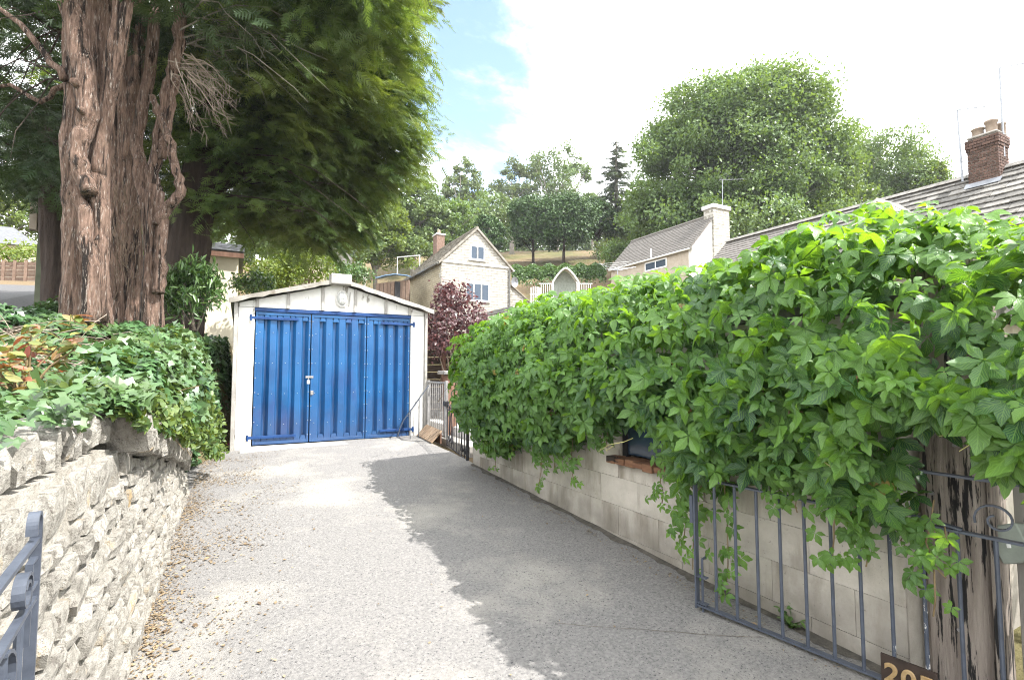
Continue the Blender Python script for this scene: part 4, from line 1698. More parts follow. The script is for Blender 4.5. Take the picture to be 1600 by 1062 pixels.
# hanging strands
strand_px = [((770, 640), (776, 735), .12), ((758, 640), (762, 712), .12), ((795, 650), (800, 715), .12), ((850, 670), (842, 772), .15), ((868, 650), (866, 735), .14), ((893, 650), (897, 752), .14), ((830, 650), (835, 712), .12),
             ((932, 640), (938, 708), .15), ((945, 640), (950, 700), .12), ((1085, 720), (1084, 890), .15), ((1070, 700), (1066, 860), .14), ((1135, 735), (1137, 912), .14), ((1032, 690), (1033, 785), .12),
             ((1215, 735), (1218, 790), .14), ((1300, 760), (1303, 880), .14), ((1345, 790), (1350, 885), .14), ((1410, 800), (1413, 870), .13), ((1450, 790), (1462, 965), .12), ((1466, 830), (1474, 900), .11), ((1240, 745), (1243, 800), .15), ((1330, 780), (1333, 850), .15)]
sp, sa, sn, ss = [], [], [], []
stem = MB()
for (a, b, sz) in strand_px:
    X0 = 2.56 if a[0] < 1400 else 2.58
    pa, pb = onX(a[0], a[1], X0), onX(b[0], b[1], X0 - .02)
    pts = []
    for i in range(7):
        f_ = i / 6
        pts.append(pa.lerp(pb, f_) + Vector((random.uniform(-.015, .015), random.uniform(-.02, .02), 0)))
    pts[0] = pts[0] + Vector((.04, 0, .02))
    stem.tube(pts, .0035, 5)
    ln_ = (pb - pa).length
    for i in range(int(ln_ / .042) + 3):
        f_ = random.random()
        p = pa.lerp(pb, f_)
        sp.append(p + Vector((random.uniform(-.07, .01), random.uniform(-.09, .09), random.uniform(-.04, .03))))
        sa.append((random.uniform(-.5, .1), random.uniform(-.9, .9), -1))
        sn.append((-1 + random.uniform(-.3, .3), random.uniform(-.6, .2), .45 + random.uniform(-.3, .3)))
        ss.append(sz * 1.35 * (1 - .35 * f_) * random.uniform(.65, 1.0))
P = np.concatenate([P, np.array(sp)])
A = np.concatenate([A, np.array(sa)])
Nn = np.concatenate([Nn, norm(np.array(sn))])
S = np.concatenate([S, np.array(ss)])
depth = np.concatenate([depth, np.full(len(ss), .9)])
rnd = np.concatenate([rnd, rng.uniform(.35, .9, len(ss))])
# leave the little window and the face of the timber post open
uvx = np.empty(len(P))
uvy = np.empty(len(P))
cy_, sy_ = math.cos(YAW), math.sin(YAW)
cx = P[:, 0] * cy_ - P[:, 1] * sy_
cyy = P[:, 0] * sy_ + P[:, 1] * cy_
cz = P[:, 2] - EYE
keep = cyy > .75
open_win = (P[:, 1] > 2.85) & (P[:, 1] < 3.25) & (P[:, 2] < 1.04) & (P[:, 2] > .7) & (P[:, 0] < 2.75)
keep &= ~(open_win & (rng.random(len(P)) < .92))
post_gap = (P[:, 1] > .86) & (P[:, 1] < 1.19) & (P[:, 2] < 1.36) & (P[:, 0] < 2.85) & (np.arange(len(P)) < nL)
keep &= ~post_gap
P, A, Nn, S, depth, rnd, cyy, cx, cz = [q_[keep] for q_ in (P, A, Nn, S, depth, rnd, cyy, cx, cz)]
dist = np.sqrt(cx ** 2 + cyy ** 2 + cz ** 2)
toc = norm(np.array([0, 0, EYE]) - P)
score = (S / dist) ** 2 * (.25 + np.abs((toc * norm(Nn)).sum(-1))) * (depth > .72) * ((np.abs(cx / cyy) < .99))
score *= (P[:, 0] < 3.1)
order = np.argsort(-score)
single = order[:300]
rest = np.setdiff1d(np.arange(len(P)), single)
MESH = []
for k in range(6):
    tv, tf = T_PALM[k]
    me_ = bpy.data.meshes.new('creeper_leaf')
    me_.from_pydata([tuple(q) for q in tv], [], [tuple(int(i) for i in t_) for t_ in tf])
    put_luv(me_, PALM_UV[k])
    me_.materials.append(M['creeper_one'])
    MESH.append(me_)
B = norm(np.cross(Nn, A))
A = norm(np.cross(B, Nn))
for i in single:
    m3 = Matrix((Vector(B[i]), Vector(A[i]), Vector(norm(Nn[i:i + 1])[0]))).transposed()
    piece('leaf', MESH[i % 6], cr, P[i], m3.to_euler(), (float(S[i]),) * 3)
grp = rng.integers(0, 6, len(rest))
allV, allF, allR, allU = [], [], [], []
base = 0
org = np.array(wloc(cr))
for k in range(6):
    ix = rest[grp == k]
    tv, tf = T_PALM[k]
    n3 = norm(Nn[ix])
    Vv = (P[ix] - org)[:, None, :] + S[ix][:, None, None] * (tv[None, :, 0:1] * B[ix][:, None, :] + tv[None, :, 1:2] * A[ix][:, None, :] + tv[None, :, 2:3] * n3[:, None, :])
    allV.append(Vv.reshape(-1, 3))
    allF.append((tf[None] + (np.arange(len(ix)) * len(tv))[:, None, None] + base).reshape(-1, 3))
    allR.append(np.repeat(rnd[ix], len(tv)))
    allU.append(np.tile(PALM_UV[k], (len(ix), 1)))
    base += len(ix) * len(tv)
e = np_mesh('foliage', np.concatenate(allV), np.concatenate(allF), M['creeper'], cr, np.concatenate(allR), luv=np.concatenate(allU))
e['kind'] = 'stuff'
# a few reddened and browned old leaves
ix = rng.choice(rest, 90, replace=False)
e = scatter('old_leaves', T_PALM[2], P[ix] + norm(Nn[ix]) * .03, A[ix], Nn[ix], S[ix] * rng.uniform(.35, .8, 90), M['oldcreeper'], cr, rng.random(90))
e['kind'] = 'stuff'
# wandering stems and young tendrils
for k in range(24):
    y0 = random.uniform(.9, 6.6)
    w0 = random.uniform(.05, .5)
    pts = []
    for i in range(9):
        yy, ww = np.array([y0 + .10 * i * random.uniform(.4, 1)]), np.array([min(max(w0 + random.uniform(-.04, .04) - .02 * i, .0), 1)])
        a, b, c, d = cross(yy, ww)
        pts.append(Vector((float(a[0]) + random.uniform(.0, .09), float(yy[0]), float(b[0]))))
    stem.tube(pts, [.0045 - .0003 * i for i in range(9)], 5)
e = stem.build('stems', M['vinestem'], cr)
e['kind'] = 'stuff'
tend = MB()
for (px_, py_, dx_, dy_) in ((1500, 672, 22, 20), (1490, 655, -14, 26), (1450, 640, 30, 16), (1040, 570, -20, 26), (770, 595, -28, 10), (1305, 690, -8, 40), (1460, 590, 10, 40), (1180, 600, -4, 50), (975, 690, -40, 15), (880, 650, 20, -30), (1130, 650, 8, 46)):
    X0 = 2.36 if py_ > 400 else 3.0
    p = onX(px_, py_, X0)
    q_ = onX(px_ + dx_, py_ + dy_, X0 - .02)
    pts = [p + Vector((.08, 0, .02)), p, p.lerp(q_, .5) + Vector((-.02, 0, .015)), q_]
    tend.tube(pts, [.003, .0026, .002, .0014], 5)
    for s_ in (.4, .7, .95):
        a = p.lerp(q_, s_)
        tend.tube([a, a + Vector((-.02, random.uniform(-.05, .05), random.uniform(-.04, .03)))], [.0022, .0012], 4)
e = tend.build('tendrils', M['tendril'], cr)
e['kind'] = 'stuff'

# ------------------------------------------------------------------ ivy over the raised garden
n = 60000
y = .2 + rng.random(n) * 14.5
x = np.interp(y, [0, 3.2, 6.5, 7.5, 8.7, 9.8], [-.60, -.60, -.66, -.58, -.22, -.05]) - (rng.random(n) ** 1.25) * 7.5
zc_ = hill_z(x, y)
hum = .10 + .10 * lump(x * 2.2, y * 2.0) + .07 * lump(x * 5 + 3, y * 5)
dens = np.clip(1.0 + .7 * lump(x * 1.6 + 5, y * 1.5), .22, 1)
bare = x < np.interp(y, [0, 8, 12, 16], [-5.4, -4.8, -3.5, -3.2])
k_ = (rng.random(n) < dens) & ~bare
x, y, zc_, hum = x[k_], y[k_], zc_[k_], hum[k_]
n = len(x)
P = np.stack([x, y, zc_ + .04 + np.clip(hum, 0, None) * (.4 + .8 * rng.random(n))], -1)
gx = (hill_z(x + .1, y) - hill_z(x - .1, y)) / .2
gy = (hill_z(x, y + .1) - hill_z(x, y - .1)) / .2
Nn = norm(np.stack([-gx, -gy - .15, np.ones(n)], -1) + rng.normal(0, .38, (n, 3)))
A = np.stack([.6 + rng.normal(0, .7, n), -.4 + rng.normal(0, .7, n), -.4 + 0 * x], -1)
dd = np.sqrt(x ** 2 + y ** 2)
S = rng.uniform(.055, .115, n) * np.clip(.75 + .07 * dd, .9, 1.5)
m = 700      # leaves hanging over the back of the coping
yy = rng.uniform(.3, 4.2, m)
P = np.concatenate([P, np.stack([-.66 + .14 * rng.random(m) ** 2 + .05 * lump(yy * 5, 0 * yy), yy, 1.36 + .10 * rng.random(m) - .05 * lump(yy * 3, 0 * yy)], -1)])
A = np.concatenate([A, rng.normal(0, .6, (m, 3)) + np.array([.8, -.2, -.3])])
Nn = np.concatenate([Nn, norm(np.array([.35, -.2, 1.0]) + rng.normal(0, .35, (m, 3)))])
S = np.concatenate([S, rng.uniform(.035, .075, m)])
n = len(P)
o = scatter('ivy_ground_cover', T_IVY, P, A, Nn, S, M['ivy'], None, np.clip(rng.normal(.5, .25, n), 0, 1))
tag(o, 'glossy green ivy carpeting the raised garden behind the stone wall', 'ivy', kind='stuff')
# ivy and small leaved shrub tumbling over the low end of the wall
sh = thing('honeysuckle_shrub', 'small-leaved yellow green shrub tumbling over the low end of the stone wall', 'shrub', (-.65, 6.2, .5))
n = 9500
y = 3.05 + rng.random(n) * 5.2
t = rng.random(n)
zt = np.interp(y, [3.0, 4.2, 5.5, 7, 8.2], [1.42, 1.62, 1.78, 1.95, 1.9]) + .08 * lump(y * 3, t * 4)
zb = np.interp(y, [3.0, 4.3, 5.5, 6.6, 7.4, 8.2], [1.30, 1.08, .84, .58, .46, .55])
ang = t * math.pi * .62
rx = np.interp(y, [3.5, 5.5, 7, 8.2], [.12, .30, .34, .20])
rx = rx * (1 + .35 * lump(y * 2.6, t * 3 + 1))
zt = zt + .07 * lump(y * 7, t * 6)
x = -.55 + rx * np.cos(ang) * (.75 + .25 * rng.random(n)) - .25 * (t > .7) * rng.random(n)
z = zb + (zt - zb) * np.sin(np.clip(ang, 0, math.pi / 2)) * (.93 + .1 * rng.random(n))
P = np.stack([x + .05 * lump(y * 6, z * 6), y, z], -1)
Nn = norm(np.stack([np.cos(ang), -.3 + 0 * y, np.sin(ang) + .35], -1) + rng.normal(0, .45, (n, 3)))
A = rng.normal(0, 1, (n, 3)) + np.array([.5, -.2, -.4])
o = scatter('foliage', T_OVAL, P, A, Nn, rng.uniform(.045, .085, n), M['lonicera'], sh, np.clip(rng.normal(.45, .28, n), 0, 1))
o['kind'] = 'stuff'
k_ = (rng.random(n) < .42) & (t > .22 + .2 * lump(y * 2, 0 * y))
m = int(k_.sum())
o = scatter('ivy_leaves', T_IVY, P[k_] + Nn[k_] * .035, A[k_], Nn[k_], rng.uniform(.07, .12, m), M['ivy'], sh, np.clip(rng.normal(.6, .25, m), 0, 1))
o['kind'] = 'stuff'
mb = MB()
for k in range(40):
    yy = random.uniform(4.2, 8.1)
    b = Vector((-.60, yy, float(np.interp(yy, [3.5, 8.2], [1.2, 1.1]))))
    e_ = b + Vector((random.uniform(.15, .36), random.uniform(-.3, .3), random.uniform(-.35, .35)))
    mb.tube([b, b.lerp(e_, .5) + Vector((0, 0, .08)), e_], [.005, .004, .002], 4)
mb.build('stems', M['vinestem'], sh)['kind'] = 'stuff'

# dry brushwood and dead stems lying in the ivy
bw = MB()
for k in range(60):
    c = Vector(random.choice([(-1.55, 7.2, 0), (-1.2, 6.4, 0), (-1.7, 5.5, 0), (-2.3, 7.0, 0)])) + Vector((random.gauss(0, .28), random.gauss(0, .28), 0))
    c.z = float(hill_z(c.x, c.y)) + random.uniform(.12, .32)
    d = Vector((random.gauss(0, 1), random.gauss(0, 1), random.gauss(0, .25))).normalized() * random.uniform(.15, .4)
    bw.tube([c - d, c + Vector((0, 0, .04)), c + d], [.005, .004, .002], 4)
o = bw.build('brushwood', M['twig'])
tag(o, 'pale dead twigs lying in the ivy below the yew trunks', 'brushwood', kind='stuff')

# photinia with red and yellow leaves
ph = thing('photinia_bush', 'low bush with red, orange and yellow leaves at the far left above the wall', 'bush', tuple(at(40, 600, 3.5)))
pc = at(40, 556, 3.4)
mb = MB()
tips = []
for k in range(15):
    e_ = pc + Vector((random.uniform(-.27, .26), random.uniform(-.2, .2), random.uniform(-.20, .18)))
    b = pc + Vector((random.uniform(-.05, .05), random.uniform(-.05, .05), -.32))
    mb.tube([b, b.lerp(e_, .55) + Vector((0, 0, .05)), e_], [.009, .007, .004], 5)
    tips.append(e_)
tips.append(pc + Vector((.26, .0, .22)))
mb.build('stems', M['vinestem'], ph)
LF = fixed_mesh('photinia_leaf', [(0, -.5, 0), (.20, -.22, .05), (.25, .1, .06), (.12, .38, .02), (0, .5, -.04), (-.12, .38, .02), (-.25, .1, .06), (-.20, -.22, .05), (0, .05, 0)],
                [(8, 0, 1), (8, 1, 2), (8, 2, 3), (8, 3, 4), (8, 4, 5), (8, 5, 6), (8, 6, 7), (8, 7, 0)], M['redleaf'])
for e_ in tips:
    for k in range(15):
        d = Vector((random.gauss(0, 1), random.gauss(0, 1), random.uniform(-.7, .8))).normalized()
        nn_ = Vector((random.gauss(0, .5), -.4 + random.gauss(0, .5), 1)).normalized()
        nn_ = (nn_ - d * nn_.dot(d)).normalized()
        b = d.cross(nn_) * -1
        m3 = Matrix((nn_.cross(d) * -1, d, nn_)).transposed()
        p = e_ + d * .055 + Vector((random.gauss(0, .03), random.gauss(0, .03), random.gauss(0, .04)))
        s_ = random.uniform(.065, .105)
        piece('leaf', LF, ph, p, m3.to_euler(), (s_, s_, s_))


# generic leafy shrub
def shrub(name, label, cat, c, r, nl, size, mat, tmpl=T_OVAL, stems=True, group=None, up=.5, seed=0, stemmat='vinestem', droop=0.0):
    s = thing(name, label, cat, (c[0], c[1], c[2] - r[2]), group)
    c = np.array(c, float)
    r = np.array(r, float)
    ncl = max(10, nl // 45)
    u = rand_dirs(ncl)
    u[:, 2] = np.abs(u[:, 2]) * np.where(rng.random(ncl) < .75, 1, -.6)
    rr = .55 + .5 * rng.random(ncl) ** .6
    cc = c + u * r * rr[:, None]
    idx = rng.integers(0, ncl, nl)
    P = cc[idx] + rng.normal(0, 1, (nl, 3)) * (r.mean() * .20)
    P[:, 2] = np.maximum(P[:, 2], c[2] - r[2])
    Nn = norm(u[idx] * .6 + np.array([0, 0, up]) + rng.normal(0, .5, (nl, 3)))
    A = rng.normal(0, 1, (nl, 3)) + np.array([0, 0, -droop])
    f = scatter('foliage', tmpl, P, A, Nn, size * rng.uniform(.7, 1.25, nl), mat, s, np.clip(rng.normal(.5, .27, nl), 0, 1))
    f['kind'] = 'stuff'
    if stems:
        mb = MB()
        for k in range(7):
            b = Vector(c) + Vector((random.uniform(-.1, .1), random.uniform(-.1, .1), -r[2] - .1))
            e_ = Vector(cc[k])
            mb.tube([b, b.lerp(e_, .5) + Vector((0, 0, r[2] * .15)), e_], [.03 * r.mean(), .02 * r.mean(), .008 * r.mean()], 6)
        mb.build('stems', M[stemmat], s)
    return s


# laurel-like shrub with drooping leaves below the yews
lc = at(300, 462, 8.8)
shrub('laurel_shrub', 'dark drooping shrub in the ivy in front of the cream building', 'shrub', lc, (.46, .45, .50), 1700, .15, M['laurel'], T_LANCE, droop=1.2, stemmat='twig')
# purple-leaved bush by the small gates
pc_ = at(712, 500, 10.6)
ps = thing('purple_smoke_bush', 'dark purple-leaved bush between the garage and the creeper', 'bush', (pc_.x, pc_.y, .9))
n = 4200
lob = [(pc_, (.62, .55, .62)), (at(690, 520, 10.4), (.42, .4, .45)), (at(738, 512, 10.5), (.34, .4, .40)), (at(706, 468, 10.6), (.35, .3, .32))]
PP, NN_ = [], []
for (c, r) in lob:
    k = n // 4
    ncl = 46
    u = rand_dirs(ncl)
    cc = np.array(c) + u * np.array(r) * (.6 + .5 * rng.random(ncl))[:, None]
    idx = rng.integers(0, ncl, k)
    PP.append(cc[idx] + rng.normal(0, .075, (k, 3)))
    NN_.append(norm(u[idx] * .5 + np.array([0, -.2, .5]) + rng.normal(0, .6, (k, 3))))
PP, NN_ = np.concatenate(PP), np.concatenate(NN_)
f = scatter('foliage', T_OVAL, PP, rng.normal(0, 1, PP.shape), NN_, rng.uniform(.055, .10, len(PP)), M['purple'], ps, np.clip(rng.normal(.5, .3, len(PP)), 0, 1))
f['kind'] = 'stuff'
mb = MB()
b = Vector((pc_.x + .05, pc_.y, .75))
for k in range(9):
    e_ = Vector(PP[k * 460]) if k * 460 < len(PP) else Vector(PP[k])
    mb.tube([b + Vector((random.uniform(-.08, .08), random.uniform(-.08, .08), 0)), b.lerp(e_, .5) + Vector((random.uniform(-.06, .06), 0, .1)), e_], [.022, .014, .005], 6)
mb.build('stems', M['twig'], ps)

# fallen leaves along the left edge of the drive
n = 12000
y = 2.2 + rng.random(n) * 6.4
x = -.46 + np.abs(rng.normal(0, .30, n)) * np.interp(y, [2, 4, 6.5, 8.5], [.75, 1.0, 1.5, 1.2])
cl = np.clip(.35 + .9 * lump(x * 4, y * 2.6), .03, 1)
k_ = rng.random(n) < cl
x, y = x[k_], y[k_]
n2 = 110
n3 = 2600
y3 = 1.8 + rng.random(n3) * 6.6
y = np.concatenate([y, y3])
x = np.concatenate([x, -.43 + np.abs(rng.normal(0, .075, n3)) * np.interp(y3, [2, 8.4], [.8, 2.2])])
x = np.concatenate([x, rng.uniform(-.3, 2.6, n2), 2.66 - np.abs(rng.normal(0, .06, 260))])
y = np.concatenate([y, rng.uniform(2.0, 8.4, n2), rng.uniform(1.5, 6.4, 260)])
n = len(x)
P = np.stack([x, y, drive_z(x, y) + .010 * lump(x * 1.3, y * 1.1) + .004 * lump(x * 5, y * 5) + rng.uniform(.005, .010, n)], -1)
Nn = norm(np.array([0, 0, 1.0]) + rng.normal(0, .16, (n, 3)))
o = scatter('fallen_leaves', T_OVAL, P, rng.normal(0, 1, (n, 3)) * np.array([1, 1, .1]), Nn, rng.uniform(.007, .024, n) * (1 + .9 * (rng.random(n) < .06)), M['deadleaf'], None, rng.random(n))
tag(o, 'dry brown leaves drifted along the edges of the drive', 'leaves', kind='stuff')


# little weeds where the block wall meets the drive
def weed(px_, py_, s, nb, label):
    p = gnd(px_, py_)
    w = thing('weed', label, 'weed', (p.x, p.y, p.z - .01), 'weeds at the foot of the block wall')
    PPs, AA, NN2, SS = [], [], [], []
    for k in range(nb):
        a = random.uniform(0, 2 * math.pi)
        h = random.uniform(.3, 1) * s
        for j in range(5):
            f_ = (j + 1) / 5
            PPs.append((p.x + math.cos(a) * s * .5 * f_ ** 1.5, p.y + math.sin(a) * s * .5 * f_ ** 1.5, p.z + h * f_))
            AA.append((math.cos(a) + random.gauss(0, .6), math.sin(a) + random.gauss(0, .6), .4))
            NN2.append((random.gauss(0, .4), random.gauss(0, .4), 1))
            SS.append(s * .34)
    f = scatter('foliage', T_OVAL, PPs, np.array(AA), np.array(NN2), np.array(SS), M['laurel'], w, rng.random(len(PPs)))
    f['kind'] = 'stuff'


weed(1236, 982, .13, 9, 'fern-like weed at the foot of the block wall behind the gate bars')
weed(752, 722, .10, 8, 'small weed at the far end of the block wall by the scrollwork gate')
weed(838, 770, .08, 6, 'small weed under the long hanging creeper strand')
# rough plants at the bottom right
shrub('nettle_clump', 'pale green weeds growing in front of the grey boards at the far right', 'plant', (2.78, .60, .40), (.10, .22, .42), 420, .05, M['lonicera'], T_OVAL)

# ------------------------------------------------------------------ yew trees
def trunk_mesh(mb, pts, rad, lobes=7, amp=.22, nseg=44, sub=7, seed=0):
    """fluted trunk through pts (x,y,z) with radii; lobes drift as they climb"""
    r_ = random.Random(seed)
    ph = [r_.uniform(0, 6.28) for _ in range(8)]
    P_, Rr = [], []
    for i in range(len(pts) - 1):
        for j in range(sub):
            f = j / sub
            P_.append(Vector(pts[i]).lerp(Vector(pts[i + 1]), f))
            Rr.append(rad[i] * (1 - f) + rad[i + 1] * f)
    P_.append(Vector(pts[-1]))
    Rr.append(rad[-1])
    vs, fs = [], []
    for i, (p, r) in enumerate(zip(P_, Rr)):
        z = p.z
        for j in range(nseg):
            a = 2 * math.pi * j / nseg
            d = a + .35 * math.sin(z * .9 + ph[0])
            fl = abs(math.cos(lobes * .5 * d + ph[1] + .5 * math.sin(z * 1.3))) ** .7 - .6
            fl += .45 * math.sin(3 * d + ph[2] + z * .7) + .28 * math.sin(11 * d + ph[3] + 1.4 * math.sin(z * 1.1)) + .16 * math.sin(17 * d + ph[4] - z * 2.1)
            knob = .5 * math.exp(-((math.sin(z * 1.9 + ph[5])) ** 2) / .05) * max(0, math.sin(2 * d + ph[6] + z))
            rr = r * (1 + amp * (fl + knob * .5))
            vs.append(p + Vector((rr * math.cos(a), rr * math.sin(a), 0)))
    for i in range(len(P_) - 1):
        for j in range(nseg):
            fs.append((i * nseg + j, i * nseg + (j + 1) % nseg, (i + 1) * nseg + (j + 1) % nseg, (i + 1) * nseg + j))
    mb.add(vs, fs)


def px_path(pts, d):
    return [at(p[0], p[1], d + (p[2] if len(p) > 2 else 0)) for p in pts]


def branch(mb, pts, r0, r1, n=8, wob=.02, sub=3):
    o = []
    for i in range(len(pts) - 1):
        for j in range(sub):
            o.append(Vector(pts[i]).lerp(Vector(pts[i + 1]), j / sub) + Vector((random.gauss(0, wob), random.gauss(0, wob), random.gauss(0, wob))))
    o.append(Vector(pts[-1]))
    k = len(o)
    mb.tube(o, [r0 + (r1 - r0) * i / (k - 1) for i in range(k)], n)


def wpx(w, d):
    return w / 2 * d / F_PX


def yew_crown(parent, blobs, mat, K=5, L=(.7, 1.4), size=(.20, .36), name='crown', extra=None):
    Ps, As, Ns, Ss, Rs = [], [], [], [], []
    for (c, r, nb, lo) in blobs:
        nb = int(nb * .68)
        c = np.array(c, float)
        r = np.array(r, float)
        u = rand_dirs(nb)
        rho = lo + (1.02 - lo) * rng.random(nb) ** .7
        lump_ = 1 + .16 * np.sin(u[:, 0] * 5 + c[0]) * np.sin(u[:, 1] * 4 + c[1]) + .12 * np.sin(u[:, 2] * 7 + c[2])
        npad = max(8, nb // 7)
        up_, rp_ = u[:npad].copy(), (rho * lump_)[:npad]
        pick = rng.integers(0, npad, nb)
        root = c + up_[pick] * r * rp_[pick][:, None] + rng.normal(0, 1, (nb, 3)) * np.array([.34, .34, .10])
        u = norm(up_[pick] + rng.normal(0, .45, (nb, 3)))
        o = u.copy()
        o[:, 2] = .10 * u[:, 2]
        o = norm(o + rng.normal(0, .35, (nb, 3)) * np.array([1, 1, .25]))
        Ln = rng.uniform(L[0], L[1], nb)
        tint = np.clip(rng.normal(.45, .2, nb), 0, 1)
        for k in range(K):
            f = (k + .3) / K
            P = root + o * (Ln * f * .8)[:, None]
            P[:, 2] -= Ln * .40 * f ** 1.8
            tan = o * .8
            tan[:, 2] -= .40 * 1.8 * f ** .8
            side = norm(np.cross(tan, np.array([0, 0, 1.0])))
            for sg in (-1, 1):
                A = norm(tan) * .75 + side * (sg * .6) + rng.normal(0, .22, (nb, 3))
                A[:, 2] -= .12
                Nn = np.array([0, 0, 1.0]) + o * .4 + rng.normal(0, .4, (nb, 3))
                Ps.append(P + rng.normal(0, .03, (nb, 3)))
                As.append(A)
                Ns.append(Nn)
                Ss.append(rng.uniform(size[0], size[1], nb) * (1 - .25 * f))
                Rs.append(np.clip(tint + .15 * f + rng.normal(0, .1, nb), 0, 1))
    return scatter(name, T_NEEDLE, np.concatenate(Ps), np.concatenate(As), np.concatenate(Ns), np.concatenate(Ss), mat, parent, np.concatenate(Rs))


def yew_tips(parent, segs, d, mat):
    """long feathery branch ends that break the crown's outline"""
    mb = MB()
    Ps, As, Ns, Ss = [], [], [], []
    for (p0, p1) in segs:
        for rep_ in range(4):
            j = (0, 0) if rep_ == 0 else (random.uniform(-22, 8), random.uniform(-16, 16))
            dd_ = d + random.uniform(-.6, .6)
            a, b = at(p0[0] + j[0], p0[1] + j[1], dd_ + .3), at(p1[0] + j[0] * 1.2, p1[1] + j[1], dd_ - .2)
            m_ = a.lerp(b, .55) + Vector((0, 0, .16))
            pts = [a, a.lerp(m_, .5) + Vector((0, 0, .04)), m_, m_.lerp(b, .55) + Vector((0, 0, .03)), b]
            mb.tube(pts, [.022, .017, .012, .008, .003], 5)
            n = 46
            for i in range(n):
                f = .15 + .85 * i / (n - 1)
                k = min(int(f * 4), 3)
                q = pts[k].lerp(pts[k + 1], f * 4 - k)
                t_ = (pts[k + 1] - pts[k]).normalized()
                s_ = t_.cross(UZ).normalized()
                for sg in (-1, 1):
                    Ps.append(q + Vector((random.gauss(0, .015), random.gauss(0, .015), random.gauss(0, .015))))
                    As.append(t_ * .75 + s_ * (sg * random.uniform(.2, .9)) + Vector((0, 0, -random.uniform(.1, .7))))
                    Ns.append(Vector((random.gauss(0, .4), random.gauss(0, .4), 1)))
                    Ss.append(random.uniform(.13, .30) * (1.1 - .5 * f))
    scatter('branch_ends', T_NEEDLE, np.array(Ps), np.array(As), np.array(Ns), np.array(Ss), mat, parent, rng.random(len(Ps)))
    mb.build('outer_twigs', M['barkdark'], parent)


# 1: big pale fluted trunk
D1 = 7.0
b1 = at(134, 515, D1)
y1 = thing('yew_tree', 'old yew with the broad pale brown fluted trunk nearest the wall', 'tree', (b1.x, b1.y, b1.z - .4), 'yew trees of the raised garden')
mb = MB()
tp = px_path([(136, 600), (135, 505), (135, 440), (136, 370), (138, 300), (140, 230), (143, 170), (148, 110), (150, 50), (155, -40)], D1)
trunk_mesh(mb, tp, [wpx(w, D1) for w in (76, 60, 54, 52, 50, 52, 56, 50, 54, 60)], 5, .27, seed=3)
for (pts, w0, w1, dd_) in (([(117, 505), (115, 420), (114, 330), (110, 240), (112, 150), (110, 80), (112, -20)], 27, 24, -.14),
                           ([(152, 500), (155, 400), (158, 330), (150, 240), (165, 170), (176, 80), (192, -20)], 26, 20, -.14),
                           ([(140, 300), (125, 270), (124, 220), (138, 180), (132, 120), (120, 40), (95, -30)], 22, 34, -.34),
                           ([(140, 505), (142, 420), (130, 330), (118, 295), (113, 305)], 26, 12, -.30),
                           ([(152, 280), (168, 190), (184, 100), (200, -10)], 20, 17, -.15)):
    branch(mb, px_path(pts, D1 + dd_), wpx(w0, D1), wpx(w1, D1), 12, .012, 4)
for (px_, py_, r) in ((124, 170, .045), (116, 128, .055)):
    p = at(px_, py_, D1 - .52)
    mb.tube([p + Vector((.05, .25, 0)), p, p + Vector((-.01, -.03, 0))], [r * 1.3, r, r * .7], 10)
mb.build('trunk', M['bark'], y1, smooth=True)
mb = MB()
branch(mb, px_path([(100, 125), (70, 85), (30, 40), (-10, 5)], D1 - .3), .05, .03, 8, .02)
branch(mb, px_path([(100, 130), (60, 160), (20, 130), (-20, 140)], D1 + .4), .04, .02, 8, .02)
mb.build('limb', M['bark'], y1, smooth=True)
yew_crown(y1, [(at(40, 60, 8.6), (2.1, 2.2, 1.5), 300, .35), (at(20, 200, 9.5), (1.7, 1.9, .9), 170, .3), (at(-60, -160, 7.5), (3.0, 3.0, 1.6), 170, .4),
               (at(330, -70, 7.6), (2.2, 1.8, 1.15), 300, .3)], M['yewshaded'], L=(.6, 1.2))

# 2: middle trunk, darker, clad in old ivy stems
D2 = 8.3
b2 = at(196, 480, D2)
y2 = thing('yew_tree', 'middle yew trunk wrapped in dead ivy stems behind the pale one', 'tree', (b2.x, b2.y, b2.z - .4), 'yew trees of the raised garden')
mb = MB()
tp = px_path([(196, 600), (196, 480), (195, 400), (194, 320), (196, 240), (200, 160), (205, 80), (206, -30)], D2)
trunk_mesh(mb, tp, [wpx(w, D2) for w in (60, 46, 41, 38, 36, 36, 36, 36)], 4, .27, seed=8)
branch(mb, px_path([(186, 470), (181, 380), (186, 280), (203, 200), (213, 90), (220, -20)], D2 - .12), wpx(20, D2), wpx(15, D2), 10, .015, 4)
mb.build('trunk', M['bark'], y2, smooth=True)
mb = MB()
for k in range(70):
    z0 = random.uniform(300, 470)
    x0 = random.uniform(174, 216)
    p = at(x0, z0, D2 - .36 + abs(x0 - 195) * .006)
    q_ = p + Vector((random.uniform(-.1, .1), random.uniform(-.08, .02), random.uniform(.12, .4)))
    mb.tube([p, p.lerp(q_, .5) + Vector((random.uniform(-.03, .03), -.02, 0)), q_], [.010, .008, .004], 5)
e = mb.build('ivy_stems', M['dryivy'], y2)
e['kind'] = 'stuff'
yew_crown(y2, [(at(250, 20, 9.5), (2.0, 2.0, 1.2), 260, .3), (at(330, 110, 10.2), (1.7, 1.7, .95), 220, .25)], M['yewshaded'], L=(.6, 1.2))

